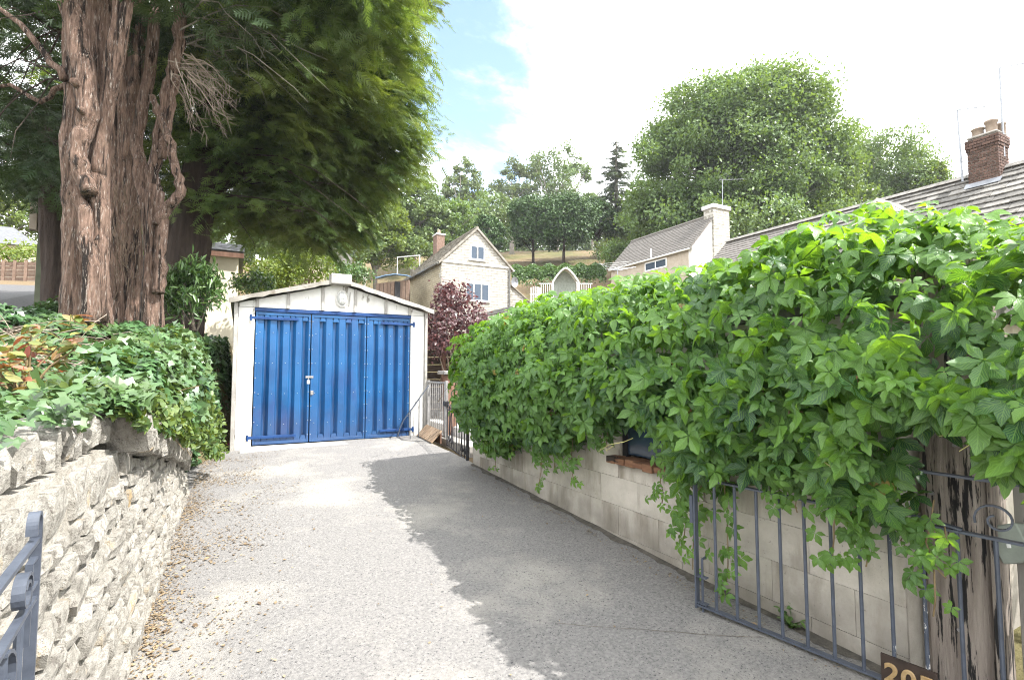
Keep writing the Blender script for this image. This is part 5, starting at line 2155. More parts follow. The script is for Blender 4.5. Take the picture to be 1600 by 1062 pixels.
# 3: forked trunk with the twisting outer limb
D3 = 7.8
b3 = at(240, 465, D3)
y3 = thing('yew_tree', 'forked yew trunk with a twisting elbow limb on its right side', 'tree', (b3.x, b3.y, b3.z - .4), 'yew trees of the raised garden')
mb = MB()
tp = px_path([(236, 590), (237, 460), (240, 400), (244, 340), (243, 290)], D3)
trunk_mesh(mb, tp, [wpx(w, D3) for w in (38, 30, 26, 24, 18)], 4, .18, seed=5)
for (pts, w0, w1, dd_) in (([(246, 350), (262, 325), (284, 302), (277, 270), (270, 232), (258, 205), (246, 180), (238, 150)], 17, 9, -.12),
                           ([(240, 400), (238, 320), (236, 270), (246, 235), (254, 190), (262, 140), (272, 105), (280, 50), (285, -20)], 20, 17, .0),
                           ([(238, 400), (228, 330), (218, 270), (212, 230), (222, 170), (238, 90), (245, -20)], 18, 17, .1),
                           ([(250, 250), (262, 200), (268, 150), (276, 120)], 12, 10, -.05),
                           ([(246, 460), (250, 420), (254, 360), (250, 300)], 18, 14, -.1)):
    branch(mb, px_path(pts, D3 + dd_), wpx(w0, D3), wpx(w1, D3), 10, .015, 4)
mb.build('trunk', M['bark'], y3, smooth=True)
# bare pale twigs hanging to its right
mb = MB()
for k in range(40):
    p = at(random.uniform(262, 300), random.uniform(80, 130), 7.7 + random.uniform(-.4, .4))
    e_ = p + Vector((random.uniform(.2, .75), random.uniform(-.2, .45), random.uniform(-.9, .0)))
    m_ = p.lerp(e_, .5) + Vector((0, 0, random.uniform(.04, .18)))
    jt = lambda: Vector((random.gauss(0, .035), random.gauss(0, .035), random.gauss(0, .035)))
    mb.tube([p, p.lerp(m_, .5) + jt(), m_ + jt(), m_.lerp(e_, .5) + jt(), e_ + jt()], [.009, .008, .006, .004, .0025], 5)
    for j in range(6):
        a = m_.lerp(e_, random.random())
        mb.tube([a, a + Vector((random.uniform(-.05, .16), random.uniform(-.1, .1), random.uniform(-.2, .05)))], [.004, .002], 4)
e = mb.build('bare_twigs', M['twig'], y3)
e['kind'] = 'stuff'
yew_crown(y3, [(at(470, 20, 9.2), (2.1, 1.9, 1.15), 520, .25), (at(510, -20, 8.6), (.9, 1.3, .70), 240, .2), (at(420, 150, 10.4), (1.7, 1.7, 1.0), 330, .25), (at(570, -25, 9.0), (.5, .7, .40), 70, .2)], M['yew'], L=(.6, 1.25))

# 4: dark leaning yew behind, with the broad sunlit crown toward the drive
D4 = 11.0
b4 = at(290, 450, D4)
y4 = thing('yew_tree', 'dark leaning yew behind with a broad drooping sunlit crown', 'tree', (b4.x, b4.y, b4.z - .5), 'yew trees of the raised garden')
mb = MB()
tp = px_path([(272, 580), (282, 440), (296, 370), (308, 310), (318, 240), (330, 170), (350, 60)], D4)
trunk_mesh(mb, tp, [wpx(w, D4) for w in (80, 62, 56, 52, 42, 32, 18)], 5, .2, seed=12)
mb.build('trunk', M['barkdark'], y4, smooth=True)
mb = MB()
for (pts, w0, w1) in (([(300, 340), (350, 290), (400, 262), (450, 250)], 22, 6), ([(310, 300), (360, 240), (430, 190), (520, 170)], 22, 5), ([(305, 330), (340, 330), (400, 320), (470, 330)], 16, 4),
                      ([(318, 240), (300, 200), (280, 150), (250, 100)], 16, 5), ([(325, 200), (400, 120), (480, 80), (580, 60)], 18, 4)):
    branch(mb, px_path(pts, D4 + .3), wpx(w0, D4), wpx(w1, D4), 8, .04, 3)
mb.build('limb', M['barkdark'], y4, smooth=True)
yew_crown(y4, [(at(500, 190, 12.3), (1.9, 2.0, 1.75), 1050, .3), (at(540, 245, 12.8), (1.2, 1.4, 1.1), 600, .25), (at(475, 330, 12.6), (1.3, 1.4, .75), 430, .2), (at(400, 270, 11.8), (1.5, 1.5, 1.2), 520, .3),
               (at(560, 120, 12.6), (1.15, 1.4, 1.1), 430, .3), (at(350, 190, 11.9), (1.8, 1.6, 1.4), 420, .3), (at(600, 200, 13.0), (.9, .9, .9), 160, .3), (at(460, 60, 12.0), (2.2, 1.8, 1.3), 380, .3), (at(590, 80, 12.4), (.75, .8, .8), 130, .3)], M['yew'], L=(.6, 1.3), size=(.20, .38))
yew_tips(y4, [((560, 60), (655, 68)), ((570, 95), (640, 112)), ((560, 130), (668, 158)), ((560, 160), (655, 198)), ((570, 190), (662, 236)), ((560, 215), (645, 262)), ((550, 250), (622, 300)), ((540, 120), (632, 140)), ((560, 175), (640, 215)), ((545, 290), (615, 345)), ((540, 320), (590, 385)), ((480, 350), (545, 405)), ((590, 40), (672, 30)), ((560, 20), (700, 4)), ((600, 15), (690, 18))], 12.6, M['yew'])

# thin grey boughs hanging inside the crowns
def inner_boughs(parent, starts, n, dx, dy, d, mat, r=.016):
    mb = MB()
    for k in range(n):
        s0 = random.choice(starts)
        a = at(s0[0] + random.uniform(-15, 15), s0[1] + random.uniform(-15, 15), d + random.uniform(-.8, .8))
        b = at(s0[0] + random.uniform(*dx), s0[1] + random.uniform(*dy), d + random.uniform(-1.2, .6))
        m_ = a.lerp(b, .5) + Vector((0, 0, random.uniform(.1, .35)))
        pts = [a, a.lerp(m_, .55) + Vector((0, 0, .06)), m_, m_.lerp(b, .5) + Vector((0, 0, .08)), b, b + (b - m_) * .35 - Vector((0, 0, .12))]
        pts = [p + Vector((random.gauss(0, .05), random.gauss(0, .05), random.gauss(0, .05))) for p in pts]
        mb.tube(pts, [r * q for q in (1.5, 1.2, .95, .7, .45, .15)], 5)
        for j in range(4):
            f = random.uniform(.3, .95)
            q = a.lerp(b, f) + Vector((0, 0, .12))
            mb.tube([q, q + Vector((random.uniform(-.3, .3), random.uniform(-.3, .3), random.uniform(-.35, .05)))], [r * .4, r * .1], 4)
    e = mb.build('boughs', mat, parent)
    e['kind'] = 'stuff'


inner_boughs(y4, [(320, 230), (330, 150), (310, 310)], 30, (60, 230), (-60, 110), 11.2, M['barkdark'], .014)
inner_boughs(y3, [(282, 60), (285, 10)], 22, (50, 200), (-40, 110), 8.3, M['greybark'], .009)
inner_boughs(y1, [(100, 120), (110, 60)], 10, (-150, -40), (-60, 130), 7.4, M['barkdark'], .010)

# 5: dark tree at the far left by the dark shed
D5 = 12.0
b5 = at(84, 440, D5)
y5 = thing('yew_tree', 'dark yew trunk at the left in front of the dark green gable', 'tree', (b5.x, b5.y, b5.z - .5), 'yew trees of the raised garden')
mb = MB()
tp = px_path([(92, 560), (88, 430), (84, 370), (82, 300), (80, 230), (78, 150)], D5)
trunk_mesh(mb, tp, [wpx(w, D5) for w in (50, 34, 34, 32, 28, 22)], 4, .2, seed=15)
branch(mb, px_path([(84, 310), (60, 260), (30, 230), (0, 215)], D5), .12, .05, 8, .04)
mb.build('trunk', M['barkdark'], y5, smooth=True)
yew_crown(y5, [(at(60, 150, 12.8), (2.5, 2.0, 1.9), 560, .3), (at(-20, 240, 12.6), (1.4, 1.4, .7), 160, .25), (at(140, 260, 13.2), (1.6, 1.6, 1.1), 300, .25), (at(230, 210, 13.2), (1.7, 1.6, 1.5), 420, .25), (at(180, 60, 12.8), (2.4, 2.0, 1.4), 300, .25)], M['yewshaded'], L=(.7, 1.4), size=(.18, .34))

# ------------------------------------------------------------------ buildings
def tiled_slope(parent, O, U, Vv, rows, cols, th, mat, ind=0, name='tile', lift=.5, jit=.0, key=None, wj=0.0, taper=0.0):
    """tile rows on a slope: O lower corner, U along the eave, Vv up the slope"""
    O, U, Vv = Vector(O), Vector(U), Vector(Vv)
    n_ = U.cross(Vv).normalized()
    if n_.z < 0:
        n_ = -n_
    ux, vy = U.normalized(), Vv.normalized()
    tiles = []
    for r in range(rows):
        f0 = r / rows
        f1 = (r + 1) / rows
        if taper:    # diminishing courses
            f0, f1 = 1 - (1 - f0) ** (1 + 0 * taper), 1 - (1 - f1) ** (1 + 0 * taper)
        x = -random.random() / cols if wj else -(.5 if r % 2 else 0) / cols
        while x < 1 - 1e-6:
            w_ = (1 / cols) * (random.uniform(1 - wj, 1 + wj) if wj else 1)
            a, b = max(x, 0), min(x + w_, 1)
            if b - a > .15 / cols:
                c = O + U * ((a + b) / 2) + Vv * ((f0 + f1) / 2 + .12 / rows)
                tiles.append((r, c, (b - a) * U.length * .985, (f1 - f0) * Vv.length * 1.28, th * random.uniform(.8, 1.3)))
            x += w_
    if key:
        tiles.sort(key=key)
    tilt = math.atan2(th * lift * 2, Vv.length / rows)
    basis = Matrix((ux, vy, ux.cross(vy))).transposed()
    sgn = 1 if ux.cross(vy).dot(n_) > 0 else -1
    me = unit_box(name, mat, 0)
    mb = MB()
    for k, (r, c, w_, h_, t_) in enumerate(tiles):
        e = Euler((-sgn * tilt * -1 * -1 + random.uniform(-jit, jit), random.uniform(-jit, jit), random.uniform(-jit, jit)))
        m3 = basis @ e.to_matrix()
        cc = c + n_ * (t_ / 2 + th * lift)
        if k < ind:
            piece(name, me, parent, cc, m3.to_euler(), (w_, h_, t_))
        else:
            mb.add([cc + m3 @ Vector((v.co.x * w_, v.co.y * h_, v.co.z * t_)) for v in me.vertices], [tuple(p.vertices) for p in me.polygons])
    if mb.v:
        e = mb.build(name + '_rows', mat, parent)
        e['kind'] = 'stuff'


def window_y(parent, x0, x1, z0, z1, Y, lights, arch=False, depth=.12):
    """white casement in a wall facing -Y, standing just inside the wall face with its reveal"""
    fr = MB()
    t_ = .055
    yf, yb = Y - .012, Y + .05
    fr.box((x0, yf, z0), (x0 + t_, yb, z1)).box((x1 - t_, yf, z0), (x1, yb, z1)).box((x0 + t_, yf, z0), (x1 - t_, yb, z0 + t_)).box((x0 + t_, yf, z1 - t_), (x1 - t_, yb, z1))
    for k in range(1, lights):
        xm = x0 + (x1 - x0) * k / lights
        fr.box((xm - t_ * .5, yf - .004, z0 + t_), (xm + t_ * .5, yb, z1 - t_))
    w = fr.build('window', M['white'], parent)
    for k in range(lights):
        a, b = x0 + (x1 - x0) * k / lights, x0 + (x1 - x0) * (k + 1) / lights
        MB().box((a + t_, Y + .0, z0 + t_), (b - t_, Y + .01, z1 - t_)).build('pane', M['glass'], w)
    MB().box((x0 - .10, Y - .09, z0 - .10), (x1 + .10, Y + .02, z0 - .002), bev=.01).build('sill', M['slab'], w)
    if arch:
        n = 12
        pts = []
        for i in range(n + 1):
            f = i / n
            pts.append((x0 - .05 + (x1 - x0 + .10) * f, Y - .02, z1 + .02 + .16 * math.sin(math.pi * f)))
        poly = pts + [(x1 + .05, Y - .02, z1 + .005), (x0 - .05, Y - .02, z1 + .005)]
        mb = MB()
        mb.prism(poly, (0, .05, 0))
        mb.build('arch_head', M['white'] if arch == 2 else M['slab'], w)
    return w


# central stone cottage
HY = 30.0
hx0, hx1 = onY(690, 408, HY).x, onY(796, 420, HY).x
he = (onY(690, 405, HY).z + onY(796, 418, HY).z) / 2
hr_ = onY(742, 357, HY).z
hm = (hx0 + hx1) / 2
hb = float(hill_z(hm, HY)) - .4
HL = 8.2
ho = thing('stone_cottage', 'pale stone cottage with a tall gable and brick chimney in the middle distance', 'house', (hm, HY + 4, hb + .4))
mb = MB()
mb.prism([(hx0, HY, hb), (hx1, HY, hb), (hx1, HY, he), (hm, HY, hr_ - .06), (hx0, HY, he)], (0, .3, 0))
mb.build('gable_wall', M['cottage'], ho)
mb = MB()
mb.box((hx0 + .002, HY + .302, hb), (hx0 + .3, HY + HL, he)).box((hx1 - .3, HY + .302, hb), (hx1 - .002, HY + HL, he)).prism([(hx0 + .302, HY + HL - .3, hb), (hx1 - .302, HY + HL - .3, hb), (hx1 - .302, HY + HL - .3, he), (hm, HY + HL - .3, hr_ - .3), (hx0 + .302, HY + HL - .3, he)], (0, .29, 0))
mb.build('side_wall', M['cottage_side'], ho)
for sg in (-1, 1):
    xe = hm + sg * (hm - hx0 + .22)
    ze = he - .18
    O = Vector((xe, HY - .12, ze))
    mb = MB()
    mb.prism([(xe, HY - .10, ze - .03), (hm, HY - .10, hr_ - .01), (hm, HY - .10, hr_ - .10), (xe, HY - .10, ze - .12)], (0, HL + .25, 0))
    mb.build('roof_deck', M['tile'], ho)
    U = Vector((0, HL + .25, 0))
    Vv = Vector((hm - xe, 0, hr_ - ze))
    tiled_slope(ho, O, U, Vv, 12, 26, .035, M['tile'], ind=0, name='roof_tile', jit=.012)
    # verge / barge
    mb = MB()
    mb.prism([(xe, HY - .135, ze - .10), (xe, HY - .135, ze + .07), (hm, HY - .135, hr_ + .09), (hm, HY - .135, hr_ - .08)], (0, .03, 0))
    mb.build('barge_board', M['asbestos'], ho)
    MB().tube([(xe - sg * -.06, HY - .1, ze - .06), (xe + sg * .06, HY + HL, ze - .06)], .06, 8).build('gutter', M['white'] if sg > 0 else M['felt'], ho)
MB().tube([(hm, HY - .12, hr_ + .05), (hm, HY + HL + .1, hr_ + .05)], .10, 8).build('ridge_tiles', M['tile'], ho)
MB().tube([(hx1 - .02, HY - .07, he - .2), (hx1 - .02, HY - .07, hb)], .055, 8).build('downpipe', M['felt'], ho)
zsc = onY(740, 413, HY).z
MB().box((hx0 - .03, HY - .055, zsc - .05), (hx1 + .02, HY + .1, zsc + .06), bev=.01).build('string_course', M['slab'], ho)
a, b = onY(735, 383, HY), onY(757, 407, HY)
window_y(ho, a.x, b.x, b.z, a.z, HY - .01, 2, True)
a, b = onY(728, 441, HY), onY(764, 471, HY)
window_y(ho, a.x, b.x, b.z, a.z, HY - .01, 3, 2)
# quoins on the near corner
k = 0
z = hb + .2
while z < he - .3:
    MB().box((hx0 - .015, HY - .02, z), (hx0 + (.42 if k % 2 else .25), HY + (.22 if k % 2 else .4), z + .29), bev=.015).build('quoin', M['cottage'], ho)
    z += .30
    k += 1
# chimney
cY = HY + HL - 1.0
zt = onY(676, 368, cY).z
ct = MB().box((hm - .32, cY - .42, hr_ - .5), (hm + .32, cY + .42, zt), bev=.01).build('chimney', M['brickorange'], ho)
MB().box((hm - .38, cY - .48, zt + .002), (hm + .38, cY + .48, zt + .12), bev=.02).build('chimney_cap', M['slab'], ct)
MB().tube([(hm, cY, zt + .12), (hm, cY, zt + .5)], [.14, .11], 12).build('chimney_pot', M['pot'], ct)
# lean-to on the right with a dish
lz = onY(800, 440, HY + .5).z
MB().prism([(hx1 + .01, HY + .6, hb), (hx1 + 2.1, HY + .6, hb), (hx1 + 2.1, HY + .6, lz - 1.5), (hx1 + .01, HY + .6, lz)], (0, 3.5, 0)).build('lean_to', M['cottage'], ho)
mb = MB()
mb.prism([(hx1 + .01, HY + .5, lz + .02), (hx1 + 2.25, HY + .5, lz - 1.6), (hx1 + 2.25, HY + .5, lz - 1.49), (hx1 + .01, HY + .5, lz + .13)], (0, 3.7, 0))
mb.build('lean_to_roof', M['tile'], ho)
dp = onY(803, 441, HY + .2)
n = 14
vs = [(dp.x + .10, dp.y, dp.z)] + [(dp.x + .34 * math.cos(6.283 * i / n) * .8, dp.y - .12, dp.z + .36 * math.sin(6.283 * i / n)) for i in range(n)]
mb = MB()
mb.add(vs, [(0, 1 + i, 1 + (i + 1) % n) for i in range(n)])
mb.tube([(hx1, HY + .3, dp.z), (dp.x + .10, dp.y, dp.z)], .025, 6).tube([(dp.x, dp.y - .02, dp.z - .3), (dp.x - .02, dp.y - .45, dp.z)], .015, 6)
mb.build('satellite_dish', M['metal'], ho)

# ---------------- terrace on the right: tiled part, stone-slated part, brick chimney
RX, = (17.4,)
pr = onX(1600, 265, RX), onX(1140, 375, RX)
rz = (pr[0].z + pr[1].z) / 2 + .02
RE_X, RE_Z = 14.4, rz - 2.75
yS0, yS1, yT1 = -2.5, onX(1290, 335, RX).y, pr[1].y + .1
tr = thing('terrace_cottage', 'long low terrace on the right with stone-slate roof and brick chimney stack', 'house', (RX, 5, .5))
MB().box((RE_X + .35, yS0 + .2, -.3), (RX * 2 - RE_X - .35, yT1 - .2, RE_Z + .05)).build('wall', M['cottage'], tr)
mb = MB()
for yy in (yS0 + .2, yT1 - .45):
    mb.prism([(RE_X + .35, yy, RE_Z + .06), (2 * RX - RE_X - .35, yy, RE_Z + .06), (RX, yy, rz - .25)], (0, .25, 0))
mb.build('gable_wall', M['cottage'], tr)
mb = MB()
for (a_, b_) in ((yS0, yT1),):
    mb.prism([(RE_X, a_, RE_Z - .04), (RX, a_, rz - .05), (2 * RX - RE_X, a_, RE_Z - .04), (2 * RX - RE_X, a_, RE_Z - .10), (RX, a_, rz - .12), (RE_X, a_, RE_Z - .10)], (0, b_ - a_, 0))
mb.build('roof_deck', M['felt'], tr)
Vv = Vector((RX - RE_X, 0, rz - RE_Z))
vis = lambda t_: (abs(t_[1].y - 5.2) * .10 - t_[0] * .14)
tiled_slope(tr, (RE_X, yS0, RE_Z), (0, yS1 - yS0, 0), Vv, 15, 34, .026, M['stoneslate'], ind=295, name='stone_slate', lift=.8, jit=.035, key=lambda t_: abs(t_[1].y - 4.6) * .9 - t_[0] * 1.0 + (50 if t_[1].y < 2.2 else 0), wj=.35)
tiled_slope(tr, (RE_X, yS1 + .02, RE_Z + .01), (0, yT1 - yS1, 0), Vv, 24, 24, .018, M['plaintile'], ind=0, name='plain_tile', jit=.008)
mb = MB()
y = yS0
while y < yT1:
    l_ = .46
    mb.prism([(RX - .16, y, rz + .00), (RX, y, rz + .13), (RX + .16, y, rz + .0), (RX, y, rz - .02)], (0, l_ - .012, 0))
    y += l_
e = mb.build('ridge_tiles', M['stoneslate'], tr)
mb = MB()
mb.prism([(RE_X, yS1 - .05, RE_Z + .06), (RX, yS1 - .05, rz + .05), (RX, yS1 - .05, rz + .10), (RE_X, yS1 - .05, RE_Z + .11)], (0, .10, 0))
mb.build('valley_strip', M['lead'], tr)
# dormer gable
dg = onX(1374, 313, 15.9)
hw = .62
mb = MB()
mb.prism([(15.9, dg.y - hw, dg.z - .75), (15.9, dg.y + hw, dg.z - .75), (15.9, dg.y + hw * .9, dg.z - .62), (15.9, dg.y, dg.z - .06), (15.9, dg.y - hw * .9, dg.z - .62)], (.12, 0, 0))
dmr = mb.build('dormer', M['lead'], tr)
for sg in (-1, 1):
    mb = MB()
    mb.prism([(15.76, dg.y, dg.z + .05), (15.76, dg.y + sg * (hw + .12), dg.z - .62), (15.76, dg.y + sg * (hw + .12), dg.z - .72), (15.76, dg.y, dg.z - .05)], (.07, 0, 0))
    mb.build('barge_board', M['cream'], dmr)
    mb = MB()
    mb.prism([(15.835, dg.y, dg.z + .06), (15.835, dg.y + sg * (hw + .14), dg.z - .61), (15.835, dg.y + sg * (hw + .14), dg.z - .66), (15.835, dg.y, dg.z - .0)], (1.6, 0, 0))
    mb.build('dormer_roof', M['stoneslate'], dmr)
# chimney of bricks
CX = RX - .42
cy0, cy1 = onX(1561, 250, CX).y, onX(1511, 250, CX).y
cx1 = max(onY(1576, 250, cy0).x, CX + .62)
ztop = onX(1535, 212, CX).z
zbot = rz - .75
ch = MB().box((CX + .02, cy0 + .02, zbot), (cx1 - .02, cy1 - .02, ztop - .02)).build('chimney_stack', M['block_joint'], tr)
BK = unit_box('brick', M['brick'], .03)
nr = int((ztop - zbot) / .078)
for r in range(nr):
    zc = zbot + (r + .5) * .078
    ex = .035 if r >= nr - 3 else (.018 if r == nr - 4 else 0)
    ncol = max(4, round((cy1 - cy0) / .22))
    bl_ = (cy1 - cy0 + 2 * ex) / ncol
    y = cy0 - ex - (bl_ / 2 if r % 2 else 0)
    while y < cy1 + ex - .01:
        a, b = max(y, cy0 - ex), min(y + bl_, cy1 + ex)
        if b - a > .03:
            piece('brick', BK, ch, (CX - ex + .05 + random.uniform(-.004, .004), (a + b) / 2, zc), (0, 0, random.uniform(-.01, .01)), (.10, b - a - .010, .066))
        y += bl_
    nc2 = max(2, round((cx1 - CX) / .22))
    b2_ = (cx1 - CX - .10 + 2 * ex) / nc2
    x = CX + .102 - ex - (b2_ / 2 if r % 2 else 0)
    while x < cx1 + ex - .01:
        a, b = max(x, CX + .102 - ex), min(x + b2_, cx1 + ex)
        if b - a > .03:
            piece('brick', BK, ch, ((a + b) / 2, cy0 - ex + .05, zc), (0, 0, 0), (b - a - .010, .10, .066))
        x += b2_
MB().box((CX + .0, cy0 + .0, ztop + .002), (cx1 - .0, cy1 - .0, ztop + .06), bev=.02).build('flaunching', M['conc_grey'], ch)
for (f, hh, r, dx_) in ((.30, .36, .125, .25), (.72, .24, .125, .22), (.12, .30, .085, .52), (.88, .22, .085, .48)):
    y = cy0 + (cy1 - cy0) * f
    prof = [(r, 0), (r * .96, hh * .8), (r * 1.18, hh * .84), (r * 1.2, hh * .92), (r * 1.05, hh), (r * .8, hh), (r * .78, hh * .6)]
    mb = MB()
    n = 18
    vs, fs = [], []
    for (rr, zz) in prof:
        vs += [(CX + dx_ + rr * math.cos(6.2832 * i / n), y + rr * math.sin(6.2832 * i / n), ztop + .055 + zz) for i in range(n)]
    for j in range(len(prof) - 1):
        fs += [(j * n + i, j * n + (i + 1) % n, (j + 1) * n + (i + 1) % n, (j + 1) * n + i) for i in range(n)]
    mb.add(vs, fs)
    mb.build('chimney_pot', M['pot'], ch, smooth=True)
MB().prism([(CX - .16, cy0 - .05, rz - .42), (CX - .012, cy0 - .05, rz - .28), (CX - .012, cy1 + .05, rz - .28), (CX - .16, cy1 + .05, rz - .42)], (.01, 0, .02)).build('flashing', M['lead'], ch)


def aerial(label, foot, top, tip, boom_r=.012, rods=10, r=.016):
    a = thing('tv_aerial', label, 'aerial', tuple(foot), 'television aerials on the chimneys')
    MB().tube([foot, top], r, 6).build('mast', M['metal'], a)
    mb = MB()
    d = (Vector(tip) - Vector(top))
    s_ = Vector(top) - d * .12
    mb.tube([s_, tip], boom_r, 5)
    side = d.cross(Vector((0, 0, 1))).normalized()
    for k in range(rods):
        p = s_.lerp(Vector(tip), (k + .5) / rods)
        w_ = .20 - .010 * k
        mb.tube([p - side * w_, p + side * w_], .006, 4)
    mb.build('yagi_boom', M['metal'], a)
    mb = MB()
    p = Vector(top) - d * .05
    for z_ in (-.12, -.05, .05, .12):
        mb.tube([p + side * .25 + Vector((0, 0, z_)), p - side * .25 + Vector((0, 0, z_))], .007, 4)
    mb.build('reflector', M['metal'], a)
    return a


aerial('tall thin television aerial on the right rising behind the chimney pots', onX(1569, 245, CX + .35), onX(1562, 106, CX + .35), onX(1606, 98, CX - 1.2), r=.026, boom_r=.017)
a1_ = aerial('shorter television aerial strapped to the left face of the brick chimney', onX(1504, 284, CX - .12), onX(1496, 172, CX - .12), onX(1543, 166, CX - 1.0), r=.026, boom_r=.015)
for py_ in (253, 267):
    p = onX(1503, py_, CX - .12)
    MB().tube([p, (CX + .03, cy1 - .05, p.z)], .012, 5).build('bracket', M['metal'], a1_)

# ---------------- render-walled cottage further along
SX = 24.3
p_r = onX(1116, 336, SX)
Y1 = p_r.y
p_e = onY(1081, 383, Y1)
yfar = onX(987, 373, SX).y
sx_e = p_e.x
hs = thing('rendered_cottage', 'tan rendered cottage with white gable and square chimney beyond the creeper', 'house', (SX, (Y1 + yfar) / 2, 3))
zb = 1.5
ze_ = p_e.z
MB().prism([(sx_e, Y1, zb), (2 * SX - sx_e, Y1, zb), (2 * SX - sx_e, Y1, ze_), (SX, Y1, p_r.z - .05), (sx_e, Y1, ze_)], (0, .25, 0)).build('gable_wall', M['whiterender'], hs)
MB().box((sx_e, Y1 + .252, zb), (2 * SX - sx_e, yfar - .02, ze_)).build('wall', M['tanrender'], hs)
for sg in (-1, 1):
    xe = SX + sg * (SX - sx_e + .18)
    zz = ze_ - .15
    mb = MB()
    mb.prism([(xe, Y1 - .05, zz), (SX, Y1 - .05, p_r.z), (SX, Y1 - .05, p_r.z - .1), (xe, Y1 - .05, zz - .1)], (0, yfar - Y1 + .1, 0))
    mb.build('roof_deck', M['plaintile'], hs)
    tiled_slope(hs, (xe, Y1 - .06, zz), (0, yfar - Y1 + .12, 0), (SX - xe, 0, p_r.z - zz), 15, 34, .022, M['plaintile'], name='plain_tile', jit=.008)
    MB().tube([(xe, Y1, zz - .06), (xe, yfar, zz - .06)], .06, 6).build('gutter', M['whiterender'], hs)
MB().tube([(SX, Y1, p_r.z + .03), (SX, yfar, p_r.z + .03)], .10, 6).build('ridge_tiles', M['plaintile'], hs)
a = onY(1113, 330, Y1 - .05)
b = onY(1138, 330, Y1 - .05)
ck = MB().box((a.x, Y1 - .12, zb), (b.x, Y1 + .6, onY(1125, 328, Y1).z), bev=.02).build('chimney', M['cottage'], hs)
MB().box((a.x - .08, Y1 - .20, onY(1125, 328, Y1).z + .002), (b.x + .08, Y1 + .68, onY(1125, 322, Y1).z), bev=.02).build('chimney_cap', M['slab'], ck)
wa, wb_ = onX(1042, 402, sx_e), onX(1008, 425, sx_e)
fr = MB().box((sx_e - .03, wa.y, wb_.z), (sx_e - .004, wb_.y, wa.z)).build('window', M['white'], hs)
ym = (wa.y + wb_.y) / 2
for (q0, q1) in ((wa.y + .08, ym - .04), (ym + .04, wb_.y - .08)):
    MB().box((sx_e - .035, q0, wb_.z + .08), (sx_e - .032, q1, wa.z - .08)).build('pane', M['glass'], fr)
p = onX(1017, 395, sx_e - .3)
MB().tube([(p.x, p.y, p.z - .3), (p.x, p.y, p.z + .25)], .05, 8).build('vent_pipe', M['white'], hs)
aerial('small television aerial on the square chimney of the tan cottage', onY(1129, 324, Y1 + .2), onY(1129, 281, Y1 + .2), onY(1163, 280, Y1 - 1.2), r=.022, rods=8)

# ---------------- small cream building behind the garage, left
cpt = at(340, 430, 16.0)
CYY = cpt.y
ca, cb = onY(240, 420, CYY).x, onY(372, 420, CYY).x
cz1 = onY(340, 397, CYY).z
cbg = thing('cream_outbuilding', 'small cream rendered building with a slate roof seen right of the yew trunks', 'outbuilding', ((ca + cb) / 2, CYY + 2, 2.4))
MB().box((ca, CYY, 1.4), (cb, CYY + 3.6, cz1)).build('wall', M['cream'], cbg)
mb = MB()
mb.prism([(ca - .2, CYY - .18, cz1 - .02), (ca - .2, CYY - .18, cz1 + .10), (ca - .2, CYY + 1.9, cz1 + .75), (ca - .2, CYY + 3.8, cz1 + .05), (ca - .2, CYY + 3.8, cz1 - .02)], (cb - ca + .35, 0, 0))
mb.build('roof_deck', M['felt'], cbg)
MB().box((ca - .2, CYY - .22, cz1 - .10), (cb + .16, CYY - .185, cz1 + .05)).build('fascia', M['brownwood'], cbg)
tiled_slope(cbg, (ca - .2, CYY - .22, cz1 + .08), (cb - ca + .37, 0, 0), (0, 2.12, .68), 8, 16, .02, M['slate'], name='slate', jit=.012)
# ---------------- dark green gable at the far left
gp = at(78, 400, 14.0)
ga_, gb_ = onY(57, 400, gp.y).x, onY(150, 400, gp.y).x
gz = onY(60, 318, gp.y).z
dgn = thing('green_outbuilding', 'dark green rendered outbuilding in deep shade behind the left yew trunk', 'outbuilding', ((ga_ + gb_) / 2, gp.y + 1.5, 3))
MB().box((ga_, gp.y, 1.8), (gb_, gp.y + 3.4, gz)).build('wall', M['greenshed'], dgn)
mb = MB()
mb.prism([(ga_ - .22, gp.y - .15, gz + .06), (gb_, gp.y - .15, gz + .40), (gb_, gp.y - .15, gz + .50), (ga_ - .22, gp.y - .15, gz + .16)], (0, 3.7, 0))
mb.build('roof', M['felt'], dgn)
MB().box((ga_ - .16, gp.y - .12, gz - .75), (ga_ - .01, gp.y + .1, gz + .04)).build('eave_board', M['tanrender'], dgn)
MB().box((ga_ + .01, gp.y - .06, gz - .80), (ga_ + .28, gp.y - .002, gz - .02)).build('pale_board', M['tanrender'], dgn)
# ---------------- slate bungalow and panel fence beyond the lane
bp_ = at(15, 395, 30)
bw_ = thing('slate_roof_bungalow', 'low pale building with a hipped slate roof beyond the lane at the far left', 'house', (bp_.x, bp_.y, 4.5))
bz = at(15, 383, 30).z
MB().box((bp_.x - 7, bp_.y, 2.5), (at(52, 395, 30).x, bp_.y + 7, bz)).build('wall', M['cream'], bw_)
bx1 = at(56, 386, 30).x
rzt = at(15, 351, 32).z
vs = [(bp_.x - 7.5, bp_.y - .4, bz), (bx1, bp_.y - .4, bz), (bx1, bp_.y + 7.4, bz), (bp_.x - 7.5, bp_.y + 7.4, bz), (bp_.x - 4, bp_.y + 3.5, rzt), (bx1 - 2.3, bp_.y + 3.5, rzt)]
MB().add(vs, [(0, 1, 5, 4), (1, 2, 5), (2, 3, 4, 5), (3, 0, 4), (3, 2, 1, 0)]).build('roof', M['slate'], bw_)
fp0, fp1 = at(-30, 425, 22), at(58, 425, 22)
pf = thing('panel_fence', 'brown panel fence with pale posts across the end of the lane', 'fence', (fp1.x, fp1.y, fp1.z - .4))
